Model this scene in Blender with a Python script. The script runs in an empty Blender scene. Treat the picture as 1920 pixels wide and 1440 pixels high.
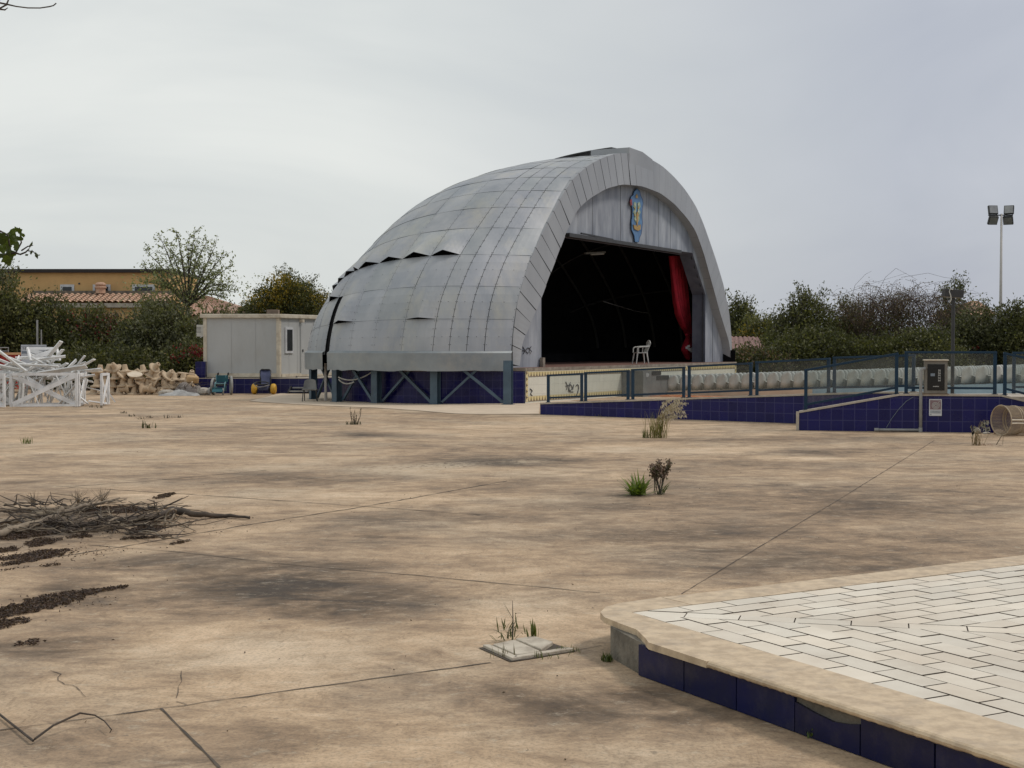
import bpy, math, random
import numpy as np
from mathutils import Vector, Matrix

random.seed(7)
RNG = np.random.default_rng(11)
SC = bpy.context.scene
COL = SC.collection
R_ = math.radians

# ------------------------------------------------------------------ camera model
F_PX, CAM_H, HOR = 2660.0, 1.9, 648.0
PITCH = math.atan((720 - HOR) / F_PX)
C0 = np.array([0, 0, CAM_H])
CF = np.array([0, math.cos(PITCH), -math.sin(PITCH)])
CR = np.array([1.0, 0, 0])
CU = np.array([0, math.sin(PITCH), math.cos(PITCH)])

def ray(px, py):
    return CF + CR * (px - 960) / F_PX - CU * (py - 720) / F_PX
def G(px, py, z=0.0):            # point of the photo on the level z
    d = ray(px, py)
    return C0 + d * ((z - CAM_H) / d[2])
def AT(px, py, y):               # point of the photo at the distance y
    d = ray(px, py)
    return C0 + d * (y / d[1])
def proj(P):
    v = np.asarray(P) - C0
    w = v @ CF
    return 960 + F_PX * (v @ CR) / w, 720 - F_PX * (v @ CU) / w

# ------------------------------------------------------------------ mesh builder
OFF = {}
class MB:
    def __init__(s):
        s.v = []; s.f = []; s.m = []; s.uv = []; s.c = []; s.hasc = False
    def add(s, vs, fs, mi=0, uvs=None, col=None):
        o = len(s.v)
        s.v += [tuple(map(float, q)) for q in vs]
        cc = col if col is not None else (1, 1, 1, 1)
        if col is not None: s.hasc = True
        s.c += [cc] * len(vs)
        for i, fc in enumerate(fs):
            s.f.append([o + k for k in fc]); s.m.append(mi)
            s.uv.append(uvs[i] if uvs else None)
        return s
    def quad(s, a, b, c, d, mi=0, uv=None, col=None):
        return s.add([a, b, c, d], [(0, 1, 2, 3)], mi, [uv] if uv else None, col)
    def box(s, c, size, rot=None, mi=0, col=None):
        hx, hy, hz = [q / 2 for q in size]
        vs = [Vector((x, y, z)) for x in (-hx, hx) for y in (-hy, hy) for z in (-hz, hz)]
        if rot is not None: vs = [rot @ q for q in vs]
        vs = [q + Vector(c) for q in vs]
        return s.add(vs, [(0, 1, 3, 2), (4, 6, 7, 5), (0, 4, 5, 1), (2, 3, 7, 6), (0, 2, 6, 4), (1, 5, 7, 3)], mi, None, col)
    def beam(s, p, q, w, h, up=(0, 0, 1), mi=0, col=None):
        p, q = Vector(p), Vector(q); d = q - p
        L = d.length
        x = d.normalized(); u = Vector(up)
        if abs(x.dot(u)) > .98: u = Vector((0, 1, 0)) if abs(x.y) < .9 else Vector((1, 0, 0))
        y = u.cross(x).normalized(); z = x.cross(y)
        rot = Matrix((x, y, z)).transposed()
        return s.box((p + q) / 2, (L, w, h), rot, mi, col)
    def tube(s, pts, rad, n=6, mi=0, cap=True, col=None):
        pts = [Vector(p) for p in pts]
        if not hasattr(rad, '__len__'): rad = [rad] * len(pts)
        vs = []; fs = []
        t0 = (pts[1] - pts[0]).normalized()
        u = t0.orthogonal().normalized()
        for i, p in enumerate(pts):
            t = (pts[min(i + 1, len(pts) - 1)] - pts[max(i - 1, 0)])
            t = t.normalized() if t.length > 1e-9 else t0
            u = (u - t * u.dot(t))
            u = u.normalized() if u.length > 1e-6 else t.orthogonal().normalized()
            w = t.cross(u)
            for k in range(n):
                an = 2 * math.pi * k / n
                vs.append(p + (u * math.cos(an) + w * math.sin(an)) * rad[i])
        for i in range(len(pts) - 1):
            for k in range(n):
                a_, b_ = i * n + k, i * n + (k + 1) % n
                fs.append((a_, b_, b_ + n, a_ + n))
        if cap:
            fs.append(tuple(range(n - 1, -1, -1)))
            fs.append(tuple((len(pts) - 1) * n + k for k in range(n)))
        return s.add(vs, fs, mi, None, col)
    def lathe(s, prof, c=(0, 0, 0), n=16, axis='z', mi=0, col=None):
        vs = []; fs = []
        for r, h in prof:
            for k in range(n):
                an = 2 * math.pi * k / n
                p = (r * math.cos(an), r * math.sin(an), h)
                if axis == 'x': p = (p[2], p[0], p[1])
                if axis == 'y': p = (p[0], p[2], p[1])
                vs.append(Vector(p) + Vector(c))
        for i in range(len(prof) - 1):
            for k in range(n):
                fs.append((i * n + k, i * n + (k + 1) % n, (i + 1) * n + (k + 1) % n, (i + 1) * n + k))
        fs.append(tuple(range(n - 1, -1, -1))); fs.append(tuple((len(prof) - 1) * n + k for k in range(n)))
        return s.add(vs, fs, mi, None, col)
    def prism(s, poly, z0, z1, mi=0, top_mi=None):   # poly: xy list, z1 may be a list of heights
        n = len(poly)
        za = z1 if hasattr(z1, '__len__') else [z1] * n
        zb = z0 if hasattr(z0, '__len__') else [z0] * n
        vs = [(p[0], p[1], zb[i]) for i, p in enumerate(poly)] + [(p[0], p[1], za[i]) for i, p in enumerate(poly)]
        acc = 0
        for i in range(n):
            j = (i + 1) % n
            L = math.hypot(poly[j][0] - poly[i][0], poly[j][1] - poly[i][1])
            s.add([vs[i], vs[j], vs[n + j], vs[n + i]], [(0, 1, 2, 3)], mi,
                  [[(acc, zb[i]), (acc + L, zb[j]), (acc + L, za[j]), (acc, za[i])]])
            acc += L
        s.add([vs[n + i] for i in range(n)], [tuple(range(n))], mi if top_mi is None else top_mi, [[(p[0], p[1]) for p in poly]])
        s.add([vs[i] for i in range(n)], [tuple(range(n - 1, -1, -1))], mi)
        return s
    def blade(s, p, heading, length, width, lean, droop, mi=0, col=None, seg=4):
        p = Vector(p); h = Vector((math.cos(heading), math.sin(heading), 0)); side = Vector((-h.y, h.x, 0))
        an = math.pi / 2 - lean; pts = [p.copy()]; cur = p.copy()
        for i in range(seg):
            cur = cur + (h * math.cos(an) + Vector((0, 0, 1)) * math.sin(an)) * (length / seg)
            an -= droop / seg; pts.append(cur.copy())
        vs = []; fs = []
        for i, q in enumerate(pts):
            t = i / seg; w = width * (0.55 + .9 * t if t < .4 else (1 - t) / .6 * .95 + .03) / 2
            vs += [q - side * w, q + side * w]
        for i in range(seg): fs.append((2 * i, 2 * i + 1, 2 * i + 3, 2 * i + 2))
        s.add(vs, fs, mi, None, col)
        return pts[-1]
    def build(s, name, mats, parent=None, loc=None, smooth=False, bevel=0, kind=None):
        off = Vector((0, 0, 0))
        if parent is not None: off = OFF.get(parent.name, Vector((0, 0, 0)))
        if loc is not None: off = Vector(loc)
        me = bpy.data.meshes.new(name)
        V = [(q[0] - off.x, q[1] - off.y, q[2] - off.z) for q in s.v]
        me.from_pydata(V, [], s.f)
        if not isinstance(mats, (list, tuple)): mats = [mats]
        for m in mats: me.materials.append(m)
        me.polygons.foreach_set('material_index', s.m)
        if any(u is not None for u in s.uv):
            ul = me.uv_layers.new(name='UVMap'); k = 0; flat = []
            for fc, u in zip(s.f, s.uv):
                for i in range(len(fc)): flat += list(u[i]) if u else [0, 0]
            ul.data.foreach_set('uv', flat)
        if True:
            at = me.color_attributes.new('tint', 'FLOAT_COLOR', 'POINT')
            at.data.foreach_set('color', np.array(s.c, dtype=np.float32).ravel())
        if smooth: me.polygons.foreach_set('use_smooth', [True] * len(s.f))
        me.update()
        o = bpy.data.objects.new(name, me); COL.objects.link(o)
        if parent is not None:
            o.parent = parent
        elif loc is not None:
            o.location = loc
        OFF[o.name] = off
        if bevel:
            b = o.modifiers.new('bevel', 'BEVEL'); b.width = bevel; b.segments = 2; b.limit_method = 'ANGLE'
        if kind: o['kind'] = kind
        return o

def tag(o, label, cat, group=None, kind=None):
    o['label'] = label; o['category'] = cat
    if group: o['group'] = group
    if kind: o['kind'] = kind
    return o
def thing(name, label, cat, loc=(0, 0, 0), group=None):
    o = bpy.data.objects.new(name, None); COL.objects.link(o)
    o.location = Vector(loc); o.empty_display_size = .2
    OFF[o.name] = Vector(loc)
    return tag(o, label, cat, group)
def dup(o, loc, rot=None, label=None, parent=None):
    c = o.copy(); COL.objects.link(c)
    if parent is not None: c.parent = parent
    else:
        c.location = loc
        if rot is not None: c.rotation_euler = rot
        if label: c['label'] = label
    for ch in list(o.children): dup(ch, None, None, None, c)
    return c

# ------------------------------------------------------------------ materials
def newmat(name):
    m = bpy.data.materials.new(name); m.use_nodes = True
    nt = m.node_tree; nt.nodes.clear()
    out = nt.nodes.new('ShaderNodeOutputMaterial'); b = nt.nodes.new('ShaderNodeBsdfPrincipled')
    nt.links.new(b.outputs[0], out.inputs[0])
    return m, nt, b, out
class N:
    def __init__(s, nt): s.nt = nt
    def n(s, t, **k):
        nd = s.nt.nodes.new(t)
        for a, v in k.items(): setattr(nd, a, v)
        return nd
    def l(s, a, b): s.nt.links.new(a, b)
    def noise(s, vec, scale, det=6, rough=.6, dist=0):
        nd = s.n('ShaderNodeTexNoise'); nd.inputs['Scale'].default_value = scale; nd.inputs['Detail'].default_value = det
        nd.inputs['Roughness'].default_value = rough; nd.inputs['Distortion'].default_value = dist
        if vec is not None: s.l(vec, nd.inputs['Vector'])
        return nd.outputs[0]
    def ramp(s, fac, stops):
        r = s.n('ShaderNodeValToRGB'); e = r.color_ramp.elements
        while len(e) < len(stops): e.new(.5)
        for i, (p, c) in enumerate(stops):
            e[i].position = p; e[i].color = (c, c, c, 1) if not hasattr(c, '__len__') else (*c[:3], 1)
        s.l(fac, r.inputs[0]); return r.outputs[0]
    def mix(s, fac, a, b, mode='MIX'):
        m = s.n('ShaderNodeMix', data_type='RGBA', blend_type=mode)
        for i, v in ((0, fac), (6, a), (7, b)):
            if isinstance(v, (int, float)): m.inputs[i].default_value = v
            elif isinstance(v, tuple): m.inputs[i].default_value = (*v[:3], 1)
            else: s.l(v, m.inputs[i])
        return m.outputs[2]
    def math(s, op, a, b=0.0):
        m = s.n('ShaderNodeMath', operation=op)
        for i, v in ((0, a), (1, b)):
            if isinstance(v, (int, float)): m.inputs[i].default_value = v
            else: s.l(v, m.inputs[i])
        return m.outputs[0]
    def mapping(s, vec, scale):
        m = s.n('ShaderNodeMapping'); m.inputs['Scale'].default_value = scale; s.l(vec, m.inputs[0]); return m.outputs[0]
    def bump(s, h, strength, dist=.02):
        b = s.n('ShaderNodeBump'); b.inputs['Strength'].default_value = strength; b.inputs['Distance'].default_value = dist
        s.l(h, b.inputs['Height']); return b.outputs[0]

def mat(name, c1, c2=None, scale=3.0, rough=.6, metal=0.0, bump=.15, bscale=40, stretch=(1, 1, 1), lo=.35, hi=.65, dirt=None, dirt_amt=.4, dscale=1.5, tint=False, coord='Object', spec=.5):
    m, nt, b, out = newmat(name); k = N(nt)
    tc = k.n('ShaderNodeTexCoord').outputs[coord]
    vec = k.mapping(tc, stretch)
    c2 = c2 or tuple(q * .72 for q in c1)
    col = k.mix(k.ramp(k.noise(vec, scale), [(lo, 0.), (hi, 1.)]), c1, c2)
    if dirt: col = k.mix(k.ramp(k.noise(vec, dscale, 8, .7), [(.5, 0.), (.72, dirt_amt)]), col, dirt)
    if tint:
        a = k.n('ShaderNodeAttribute', attribute_name='tint'); col = k.mix(1.0, col, a.outputs[0], 'MULTIPLY')
    k.l(col, b.inputs['Base Color'])
    b.inputs['Roughness'].default_value = rough; b.inputs['Metallic'].default_value = metal
    b.inputs['Specular IOR Level'].default_value = spec
    if bump: k.l(k.bump(k.noise(tc, bscale), bump), b.inputs['Normal'])
    return m

def leafmat(name, trans=.3):
    m, nt, b, out = newmat(name); k = N(nt)
    a = k.n('ShaderNodeAttribute', attribute_name='tint').outputs[0]
    k.l(a, b.inputs['Base Color']); b.inputs['Roughness'].default_value = .55
    b.inputs['Specular IOR Level'].default_value = .35
    t = k.n('ShaderNodeBsdfTranslucent'); k.l(k.mix(1.0, a, (1.5, 1.6, .7), 'MULTIPLY'), t.inputs[0])
    mx = k.n('ShaderNodeMixShader'); mx.inputs[0].default_value = trans
    k.l(b.outputs[0], mx.inputs[1]); k.l(t.outputs[0], mx.inputs[2]); k.l(mx.outputs[0], out.inputs[0])
    return m

def tilemat(name, base, grout, size, rough=.18, var=.35, width=.012):
    m, nt, b, out = newmat(name); k = N(nt)
    tc = k.n('ShaderNodeTexCoord')
    br = k.n('ShaderNodeTexBrick', offset=0.0, squash=1.0)
    br.inputs['Scale'].default_value = 1.0; br.inputs['Brick Width'].default_value = size; br.inputs['Row Height'].default_value = size
    br.inputs['Mortar Size'].default_value = width / 2; br.inputs['Mortar Smooth'].default_value = .1; br.inputs['Bias'].default_value = 0
    k.l(tc.outputs['UV'], br.inputs['Vector'])
    br.inputs['Color1'].default_value = (*base, 1); br.inputs['Color2'].default_value = (*[q * (1 - var) for q in base], 1)
    br.inputs['Mortar'].default_value = (*grout, 1)
    d = k.ramp(k.noise(tc.outputs['Object'], 2.2, 8, .7), [(.45, 0.), (.8, .5)])
    col = k.mix(d, br.outputs[0], tuple(.75 * q + .012 for q in base))
    k.l(col, b.inputs['Base Color']); b.inputs['Specular IOR Level'].default_value = .3
    k.l(k.ramp(k.noise(tc.outputs['Object'], 3, 6), [(.3, rough), (.75, rough + .3)]), b.inputs['Roughness'])
    k.l(k.bump(k.math('SUBTRACT', k.noise(tc.outputs['Object'], 4), k.math('MULTIPLY', br.outputs[1], .6)), .25, .01), b.inputs['Normal'])
    return m

M = {}
M['clad'] = mat('weathered_zinc', (.40, .412, .425), (.26, .283, .312), .9, .52, .22, .06, 3, (1, 1, .35), .3, .7, (.48, .46, .38), .6, .75, tint=True)
M['ring'] = mat('grey_painted_sheet', (.36, .372, .385), (.29, .302, .318), .5, .5, .2, .04, 2, (1, 1, .4), .3, .7, (.42, .43, .43), .4, .8, tint=True)
M['skirt'] = mat('grey_flashing', (.295, .325, .337), (.215, .24, .255), .9, .5, .3, .08, 3, dirt=(.4, .38, .33), dirt_amt=.4)
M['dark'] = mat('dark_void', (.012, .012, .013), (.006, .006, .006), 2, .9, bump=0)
M['lining'] = mat('shade_black_lining', (.012, .012, .013), (.006, .006, .007), 1, .95, bump=0, spec=.1)  # near-black colour carries the darkness of the stage interior
M['screw'] = mat('screw_heads', (.10, .10, .10), rough=.5, metal=.5, bump=0)
M['prosc'] = mat('blotchy_blue_grey_paint', (.40, .425, .46), (.17, .19, .23), 1.1, .75, 0, .15, 30, (1.6, 1.6, .35), .30, .70, (.13, .14, .16), .5, 1.0)
M['jamb'] = mat('slate_blue_paint', (.145, .155, .20), (.085, .095, .13), 1.2, .8, dirt=(.2, .2, .22))
M['steel'] = mat('blue_grey_steel', (.085, .135, .18), (.055, .09, .125), 2, .45, .2, dirt=(.12, .09, .06), dirt_amt=.35)
M['rail'] = mat('blue_rail_paint', (.007, .034, .068), (.006, .026, .052), 3, .5, 0, .05, dirt=(.03, .035, .04), dirt_amt=.4, spec=.3)
M['tile'] = tilemat('cobalt_glazed_tile', (.007, .007, .098), (.05, .05, .14), .255, width=.015)
M['tile_big'] = tilemat('cobalt_large_tile', (.010, .012, .070), (.10, .095, .10), .455, width=.008)
M['cope'] = mat('pale_stone_coping', (.50, .44, .36), (.36, .31, .25), 4, .7, dirt=(.2, .17, .13))
M['stagefloor'] = mat('brick_red_stage_floor', (.20, .10, .075), (.14, .075, .055), 3, .8)
M['fascia'] = mat('worn_concrete_fascia', (.30, .26, .21), (.17, .14, .11), 4, .85)
M['whitetile'] = tilemat('cream_white_tile', (.70, .68, .58), (.5, .48, .42), .30, .25, .06, .008)
M['conc'] = mat('rough_concrete', (.22, .195, .155), (.10, .09, .072), 5, .9, 0, .7, 25, dirt=(.05, .05, .035), dirt_amt=.7, dscale=4)
M['white'] = mat('weathered_white_paint', (.84, .84, .83), (.68, .68, .67), 3, .55, dirt=(.42, .40, .36), dirt_amt=.5, tint=True)
M['cream'] = mat('cream_painted_metal', (.66, .60, .48), (.52, .46, .36), 3, .5, dirt=(.25, .17, .1), dirt_amt=.5)
M['panel'] = mat('grey_white_sandwich_panel', (.50, .51, .50), (.43, .44, .43), .6, .5, 0, .03, 5, (1, 1, .4), dirt=(.36, .34, .3), dirt_amt=.35)
M['glassdark'] = mat('dark_window', (.02, .022, .025), rough=.08, bump=0)
M['plastic'] = mat('dirty_white_plastic', (.60, .60, .56), (.47, .46, .42), 4, .45, 0, .03, dirt=(.33, .3, .24), dirt_amt=.4)
M['greyplastic'] = mat('grey_plastic', (.22, .215, .20), (.16, .155, .145), 4, .5)
M['red'] = mat('crimson_velvet', (.46, .014, .034), (.24, .007, .018), 2, .85, bump=.1)
M['redpaint'] = mat('red_paint', (.42, .03, .02), (.3, .02, .015), 2, .5)
M['orange'] = mat('pale_orange_board', (.66, .38, .2), rough=.7)
M['beige'] = mat('beige_cast_concrete', (.56, .44, .30), (.44, .33, .22), 4, .85, 0, .3, 30, dirt=(.3, .24, .17), dirt_amt=.5)
M['teal'] = mat('teal_canvas', (.015, .10, .13), (.012, .08, .10), 5, .7)
M['palegrey'] = mat('pale_grey_rubber', (.33, .33, .31), (.25, .25, .24), 4, .7)
M['yellow'] = mat('yellow_balloon_rubber', (.66, .38, .03), (.5, .28, .03), 3, .5)
M['navy'] = mat('navy_mesh_cloth', (.055, .065, .13), (.04, .048, .10), 6, .8)
M['black'] = mat('black_plastic', (.014, .014, .015), rough=.45, bump=.05)
M['ochre'] = mat('ochre_render', (.66, .42, .18), (.58, .36, .15), 1, .85, dirt=(.4, .25, .12))
M['brownroof'] = mat('dark_brown_fascia', (.03, .022, .02), rough=.7)
M['terra'] = mat('terracotta_roof_tile', (.54, .33, .22), (.40, .25, .17), 2.5, .8, dirt=(.62, .5, .37), dirt_amt=.7)
M['terrafloor'] = tilemat('terracotta_tiles', (.46, .16, .06), (.5, .38, .26), .5, .5, .2, .03)
M['lightblue'] = mat('light_blue_paint', (.33, .46, .54), (.26, .38, .46), 2, .6)
M['galv'] = mat('galvanised_steel', (.34, .34, .33), (.25, .25, .25), 4, .45, .5)
M['mast'] = mat('pale_mast_paint', (.5, .47, .44), (.42, .4, .37), 3, .5)
M['darkgrey'] = mat('dark_grey_metal', (.05, .05, .05), (.035, .035, .035), 4, .5, .2)
M['bark'] = mat('grey_brown_bark', (.10, .085, .065), (.06, .05, .038), 6, .9, 0, .5, 20)
M['deadwood'] = mat('bleached_dead_wood', (.30, .24, .17), (.15, .115, .08), 7, .85, 0, .5, 30, dirt=(.06, .045, .035), dirt_amt=.7, dscale=3)
M['deaddark'] = mat('dark_dead_wood', (.10, .075, .055), (.04, .032, .026), 6, .9, 0, .6, 25)
M['wicker'] = mat('tan_painted_wire', (.42, .33, .22), (.33, .26, .18), 8, .6)
M['whitebox'] = mat('shaded_cabinet_enamel', (.21, .195, .165), (.15, .135, .11), 3, .45)  # pale casing darkened: its shade is put into the colour
M['signwhite'] = mat('white_sign_sheet', (.66, .67, .68), rough=.4, bump=0)
M['mauve'] = mat('mauve_print', (.26, .17, .18), rough=.4, bump=0)
M['ink'] = mat('dark_ink', (.04, .04, .05), rough=.5, bump=0)
M['greyink'] = mat('blue_grey_ink', (.2, .24, .29), rough=.5, bump=0)
M['whiteink'] = mat('pale_print', (.55, .55, .52), rough=.5, bump=0)
M['tarp'] = mat('grey_tarpaulin', (.34, .32, .30), (.2, .19, .18), 3, .8, 0, .6, 8)
M['stone'] = mat('pale_stone', (.46, .42, .36), (.3, .27, .23), 5, .85, 0, .6, 14)
M['leaf'] = leafmat('leaf_surface')
M['dryleaf'] = leafmat('dry_leaf_surface', .15)
M['wood_dirty'] = M['white']
# blue crest colours
M['crestblue'] = mat('faded_blue_enamel', (.11, .235, .42), (.08, .165, .31), 3, .6)
M['crestedge'] = mat('dark_blue_edge', (.025, .05, .13), rough=.6)
M['crestyellow'] = mat('faded_yellow', (.50, .34, .12), (.30, .18, .06), 22, .6)
M['crestgreen'] = mat('faded_pale_green', (.36, .46, .32), (.22, .3, .2), 14, .6)
M['crestred'] = mat('faded_red', (.32, .06, .07), rough=.6)

def glassmat():
    m, nt, b, out = newmat('dusty_clear_glass'); nt.nodes.remove(b); k = N(nt)
    tr = k.n('ShaderNodeBsdfTransparent'); tr.inputs[0].default_value = (.80, .84, .83, 1)
    gl = k.n('ShaderNodeBsdfGlossy'); gl.inputs['Roughness'].default_value = .03
    df = k.n('ShaderNodeBsdfDiffuse'); df.inputs[0].default_value = (.45, .45, .42, 1)
    fr = k.n('ShaderNodeFresnel'); fr.inputs[0].default_value = 1.45
    m1 = k.n('ShaderNodeMixShader'); k.l(fr.outputs[0], m1.inputs[0]); k.l(tr.outputs[0], m1.inputs[1]); k.l(gl.outputs[0], m1.inputs[2])
    m2 = k.n('ShaderNodeMixShader')
    tc = k.n('ShaderNodeTexCoord').outputs['Object']
    k.l(k.ramp(k.noise(tc, 1.2), [(.3, .05), (.8, .16)]), m2.inputs[0])
    k.l(m1.outputs[0], m2.inputs[1]); k.l(df.outputs[0], m2.inputs[2]); k.l(m2.outputs[0], out.inputs[0])
    return m
M['glass'] = glassmat()

def groundmat():
    m, nt, b, out = newmat('stained_old_concrete'); k = N(nt)
    tc = k.n('ShaderNodeTexCoord').outputs['Object']
    at = k.n('ShaderNodeAttribute', attribute_name='tint'); sp = k.n('ShaderNodeSeparateColor'); k.l(at.outputs[0], sp.inputs[0])
    big = k.noise(tc, .22, 5, .6, .4)
    med = k.noise(k.mapping(tc, (.75, 1.1, 1)), .95, 10, .74, .7)
    sm = k.noise(k.mapping(tc, (.8, 1.0, 1)), 3.6, 10, .78, .5)
    fine = k.noise(tc, 45, 4, .7)
    v = k.math('ADD', k.math('MULTIPLY', big, .24), k.math('ADD', k.math('MULTIPLY', med, .38), k.math('ADD', k.math('MULTIPLY', sm, .30), k.math('MULTIPLY', k.noise(k.mapping(tc, (.7, 1, 1)), 17, 6, .75, .3), .10))))
    v = k.math('ADD', v, k.math('MULTIPLY', k.math('SUBTRACT', sp.outputs[1], sp.outputs[0]), k.ramp(k.noise(k.mapping(tc, (.8, 1, 1)), 1.1, 9, .72, .8), [(.36, .0), (.62, .125)])))
    v = k.math('ADD', k.math('MULTIPLY', k.math('SUBTRACT', v, .5), 1.75), .545)
    base = k.ramp(v, [(.30, (.125, .093, .068)), (.42, (.230, .163, .106)), (.52, (.360, .254, .162)), (.61, (.505, .364, .232)), (.76, (.70, .525, .352))])
    grey = k.mix(k.ramp(k.noise(tc, .45, 6, .65), [(.45, 0.), (.65, .55)]), base, k.mix(1.0, base, (.86, .97, 1.10), 'MULTIPLY'))
    stain = k.math('MULTIPLY', sp.outputs[0], k.ramp(k.noise(k.mapping(tc, (.8, 1, 1)), 1.4, 10, .74, .7), [(.40, .05), (.54, .85)])); stain = k.math('MINIMUM', stain, .85)
    grey = k.mix(stain, grey, k.mix(1.0, grey, (.47, .45, .43), 'MULTIPLY'))
    spots = k.ramp(k.noise(tc, 13, 2, .5), [(.70, 0.), (.76, .5)])
    col = k.mix(spots, grey, (.10, .085, .065))
    pale = k.ramp(k.noise(k.mapping(tc, (.7, 1, 1)), 8, 9, .8, .4), [(.55, 0.), (.66, .5)])
    col = k.mix(pale, col, (.56, .48, .36))
    col = k.mix(k.ramp(fine, [(.38, .34), (.52, 0.)]), col, (.10, .085, .07)); scr = k.ramp(k.noise(k.mapping(tc, (1.2, .35, 1)), 5.5, 10, .82, 1.2), [(.56, 0.), (.60, .45)]); col = k.mix(scr, col, k.mix(1.0, col, (.62, .60, .58), 'MULTIPLY'))
    # gravelly pale patch
    col = k.mix(k.math('MULTIPLY', sp.outputs[2], k.ramp(k.noise(tc, 9, 4, .7), [(.42, 0.), (.5, .8)])), col, (.52, .42, .30))
    k.l(col, b.inputs['Base Color']); b.inputs['Roughness'].default_value = .85
    b.inputs['Specular IOR Level'].default_value = .3
    k.l(k.bump(k.math('ADD', sm, k.math('MULTIPLY', fine, .6)), .22, .02), b.inputs['Normal'])
    return m
M['ground'] = groundmat()
M['joint'] = mat('dark_joint', (.055, .044, .034), (.12, .095, .072), 3, .95, bump=0)
M['apron'] = mat('pale_cream_paving', (.63, .51, .38), (.52, .42, .31), .8, .85, dirt=(.33, .26, .19), dirt_amt=.5)
M['soil'] = mat('dry_soil', (.13, .11, .07), (.06, .065, .03), .3, .95)
M['paver'] = mat('white_stone_paver', (.77, .70, .58), (.66, .59, .48), 2.0, .55, 0, .12, 20, dirt=(.52, .43, .33), dirt_amt=.5, dscale=1.2, tint=True)
M['marble'] = mat('veined_beige_marble', (.63, .49, .325), (.47, .355, .23), 9, .55, 0, .2, 30, lo=.42, hi=.6, dirt=(.30, .24, .18), dirt_amt=.6, dscale=5)
M['grout'] = mat('dirty_grout', (.15, .115, .085), rough=.9, bump=0)

# ------------------------------------------------------------------ world, sun, camera
SUN_EL, SUN_AZ = R_(52), R_(80)     # azimuth from north (+Y) towards east (+X)
w = bpy.data.worlds.new("World"); SC.world = w; w.use_nodes = True
nt = w.node_tree; nt.nodes.clear(); k = N(nt)
out = k.n('ShaderNodeOutputWorld'); bg = k.n('ShaderNodeBackground'); k.l(bg.outputs[0], out.inputs[0])
sky = k.n('ShaderNodeTexSky', sky_type='NISHITA', sun_disc=False); sky.sun_elevation = SUN_EL; sky.sun_rotation = SUN_AZ
sky.air_density = 1.0; sky.dust_density = 3.0
tc = k.n('ShaderNodeTexCoord').outputs['Generated']
sx = k.n('ShaderNodeSeparateXYZ'); k.l(tc, sx.inputs[0])
cl = k.noise(k.mapping(tc, (1, 1, 3.2)), 1.9, 5, .55, .6)
clb = k.ramp(cl, [(.30, (5.5, 5.75, 6.2)), (.50, (6.4, 6.6, 6.75)), (.72, (7.5, 7.6, 7.6))])
e = k.math('ADD', k.math('MULTIPLY', sx.outputs[0], 1.9), k.math('MULTIPLY', cl, .30))
side = k.ramp(e, [(.0, (1.12, 1.13, 1.09)), (.32, (.98, .99, .99)), (.66, (.78, .80, .88))])
cloud = k.mix(1.0, clb, side, 'MULTIPLY')
k.l(k.mix(.90, sky.outputs[0], cloud), bg.inputs[0]); bg.inputs[1].default_value = .1
sd = bpy.data.lights.new('sun', 'SUN'); sd.energy = 1.5; sd.angle = R_(11); sd.color = (1, .93, .84)
so = bpy.data.objects.new('sun', sd); COL.objects.link(so)
dirv = Vector((math.cos(SUN_EL) * math.sin(SUN_AZ), math.cos(SUN_EL) * math.cos(SUN_AZ), math.sin(SUN_EL)))
so.rotation_euler = dirv.to_track_quat('Z', 'Y').to_euler(); so.location = (20, 0, 30)
cd = bpy.data.cameras.new('camera'); cam = bpy.data.objects.new('camera', cd); COL.objects.link(cam)
cd.sensor_width = 36; cd.lens = F_PX / 1920 * 36; cd.clip_end = 4000; cd.clip_start = .1
cam.location = (0, 0, CAM_H); cam.rotation_euler = (math.pi / 2 - PITCH, 0, 0)
SC.camera = cam
SC.view_settings.view_transform = 'Standard'; SC.view_settings.look = 'None'
SC.view_settings.exposure = 0.0; SC.view_settings.gamma = 1
SC.cycles.max_bounces = 6; SC.cycles.transparent_max_bounces = 12

# ------------------------------------------------------------------ ground
def flat_poly(pts, z): return [(p[0], p[1], z) for p in pts]
MB().quad((-1500, -300, -.06), (1500, -300, -.06), (1500, 3000, -.06), (-1500, 3000, -.06)).build('ground', M['soil'], kind='structure')

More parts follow.
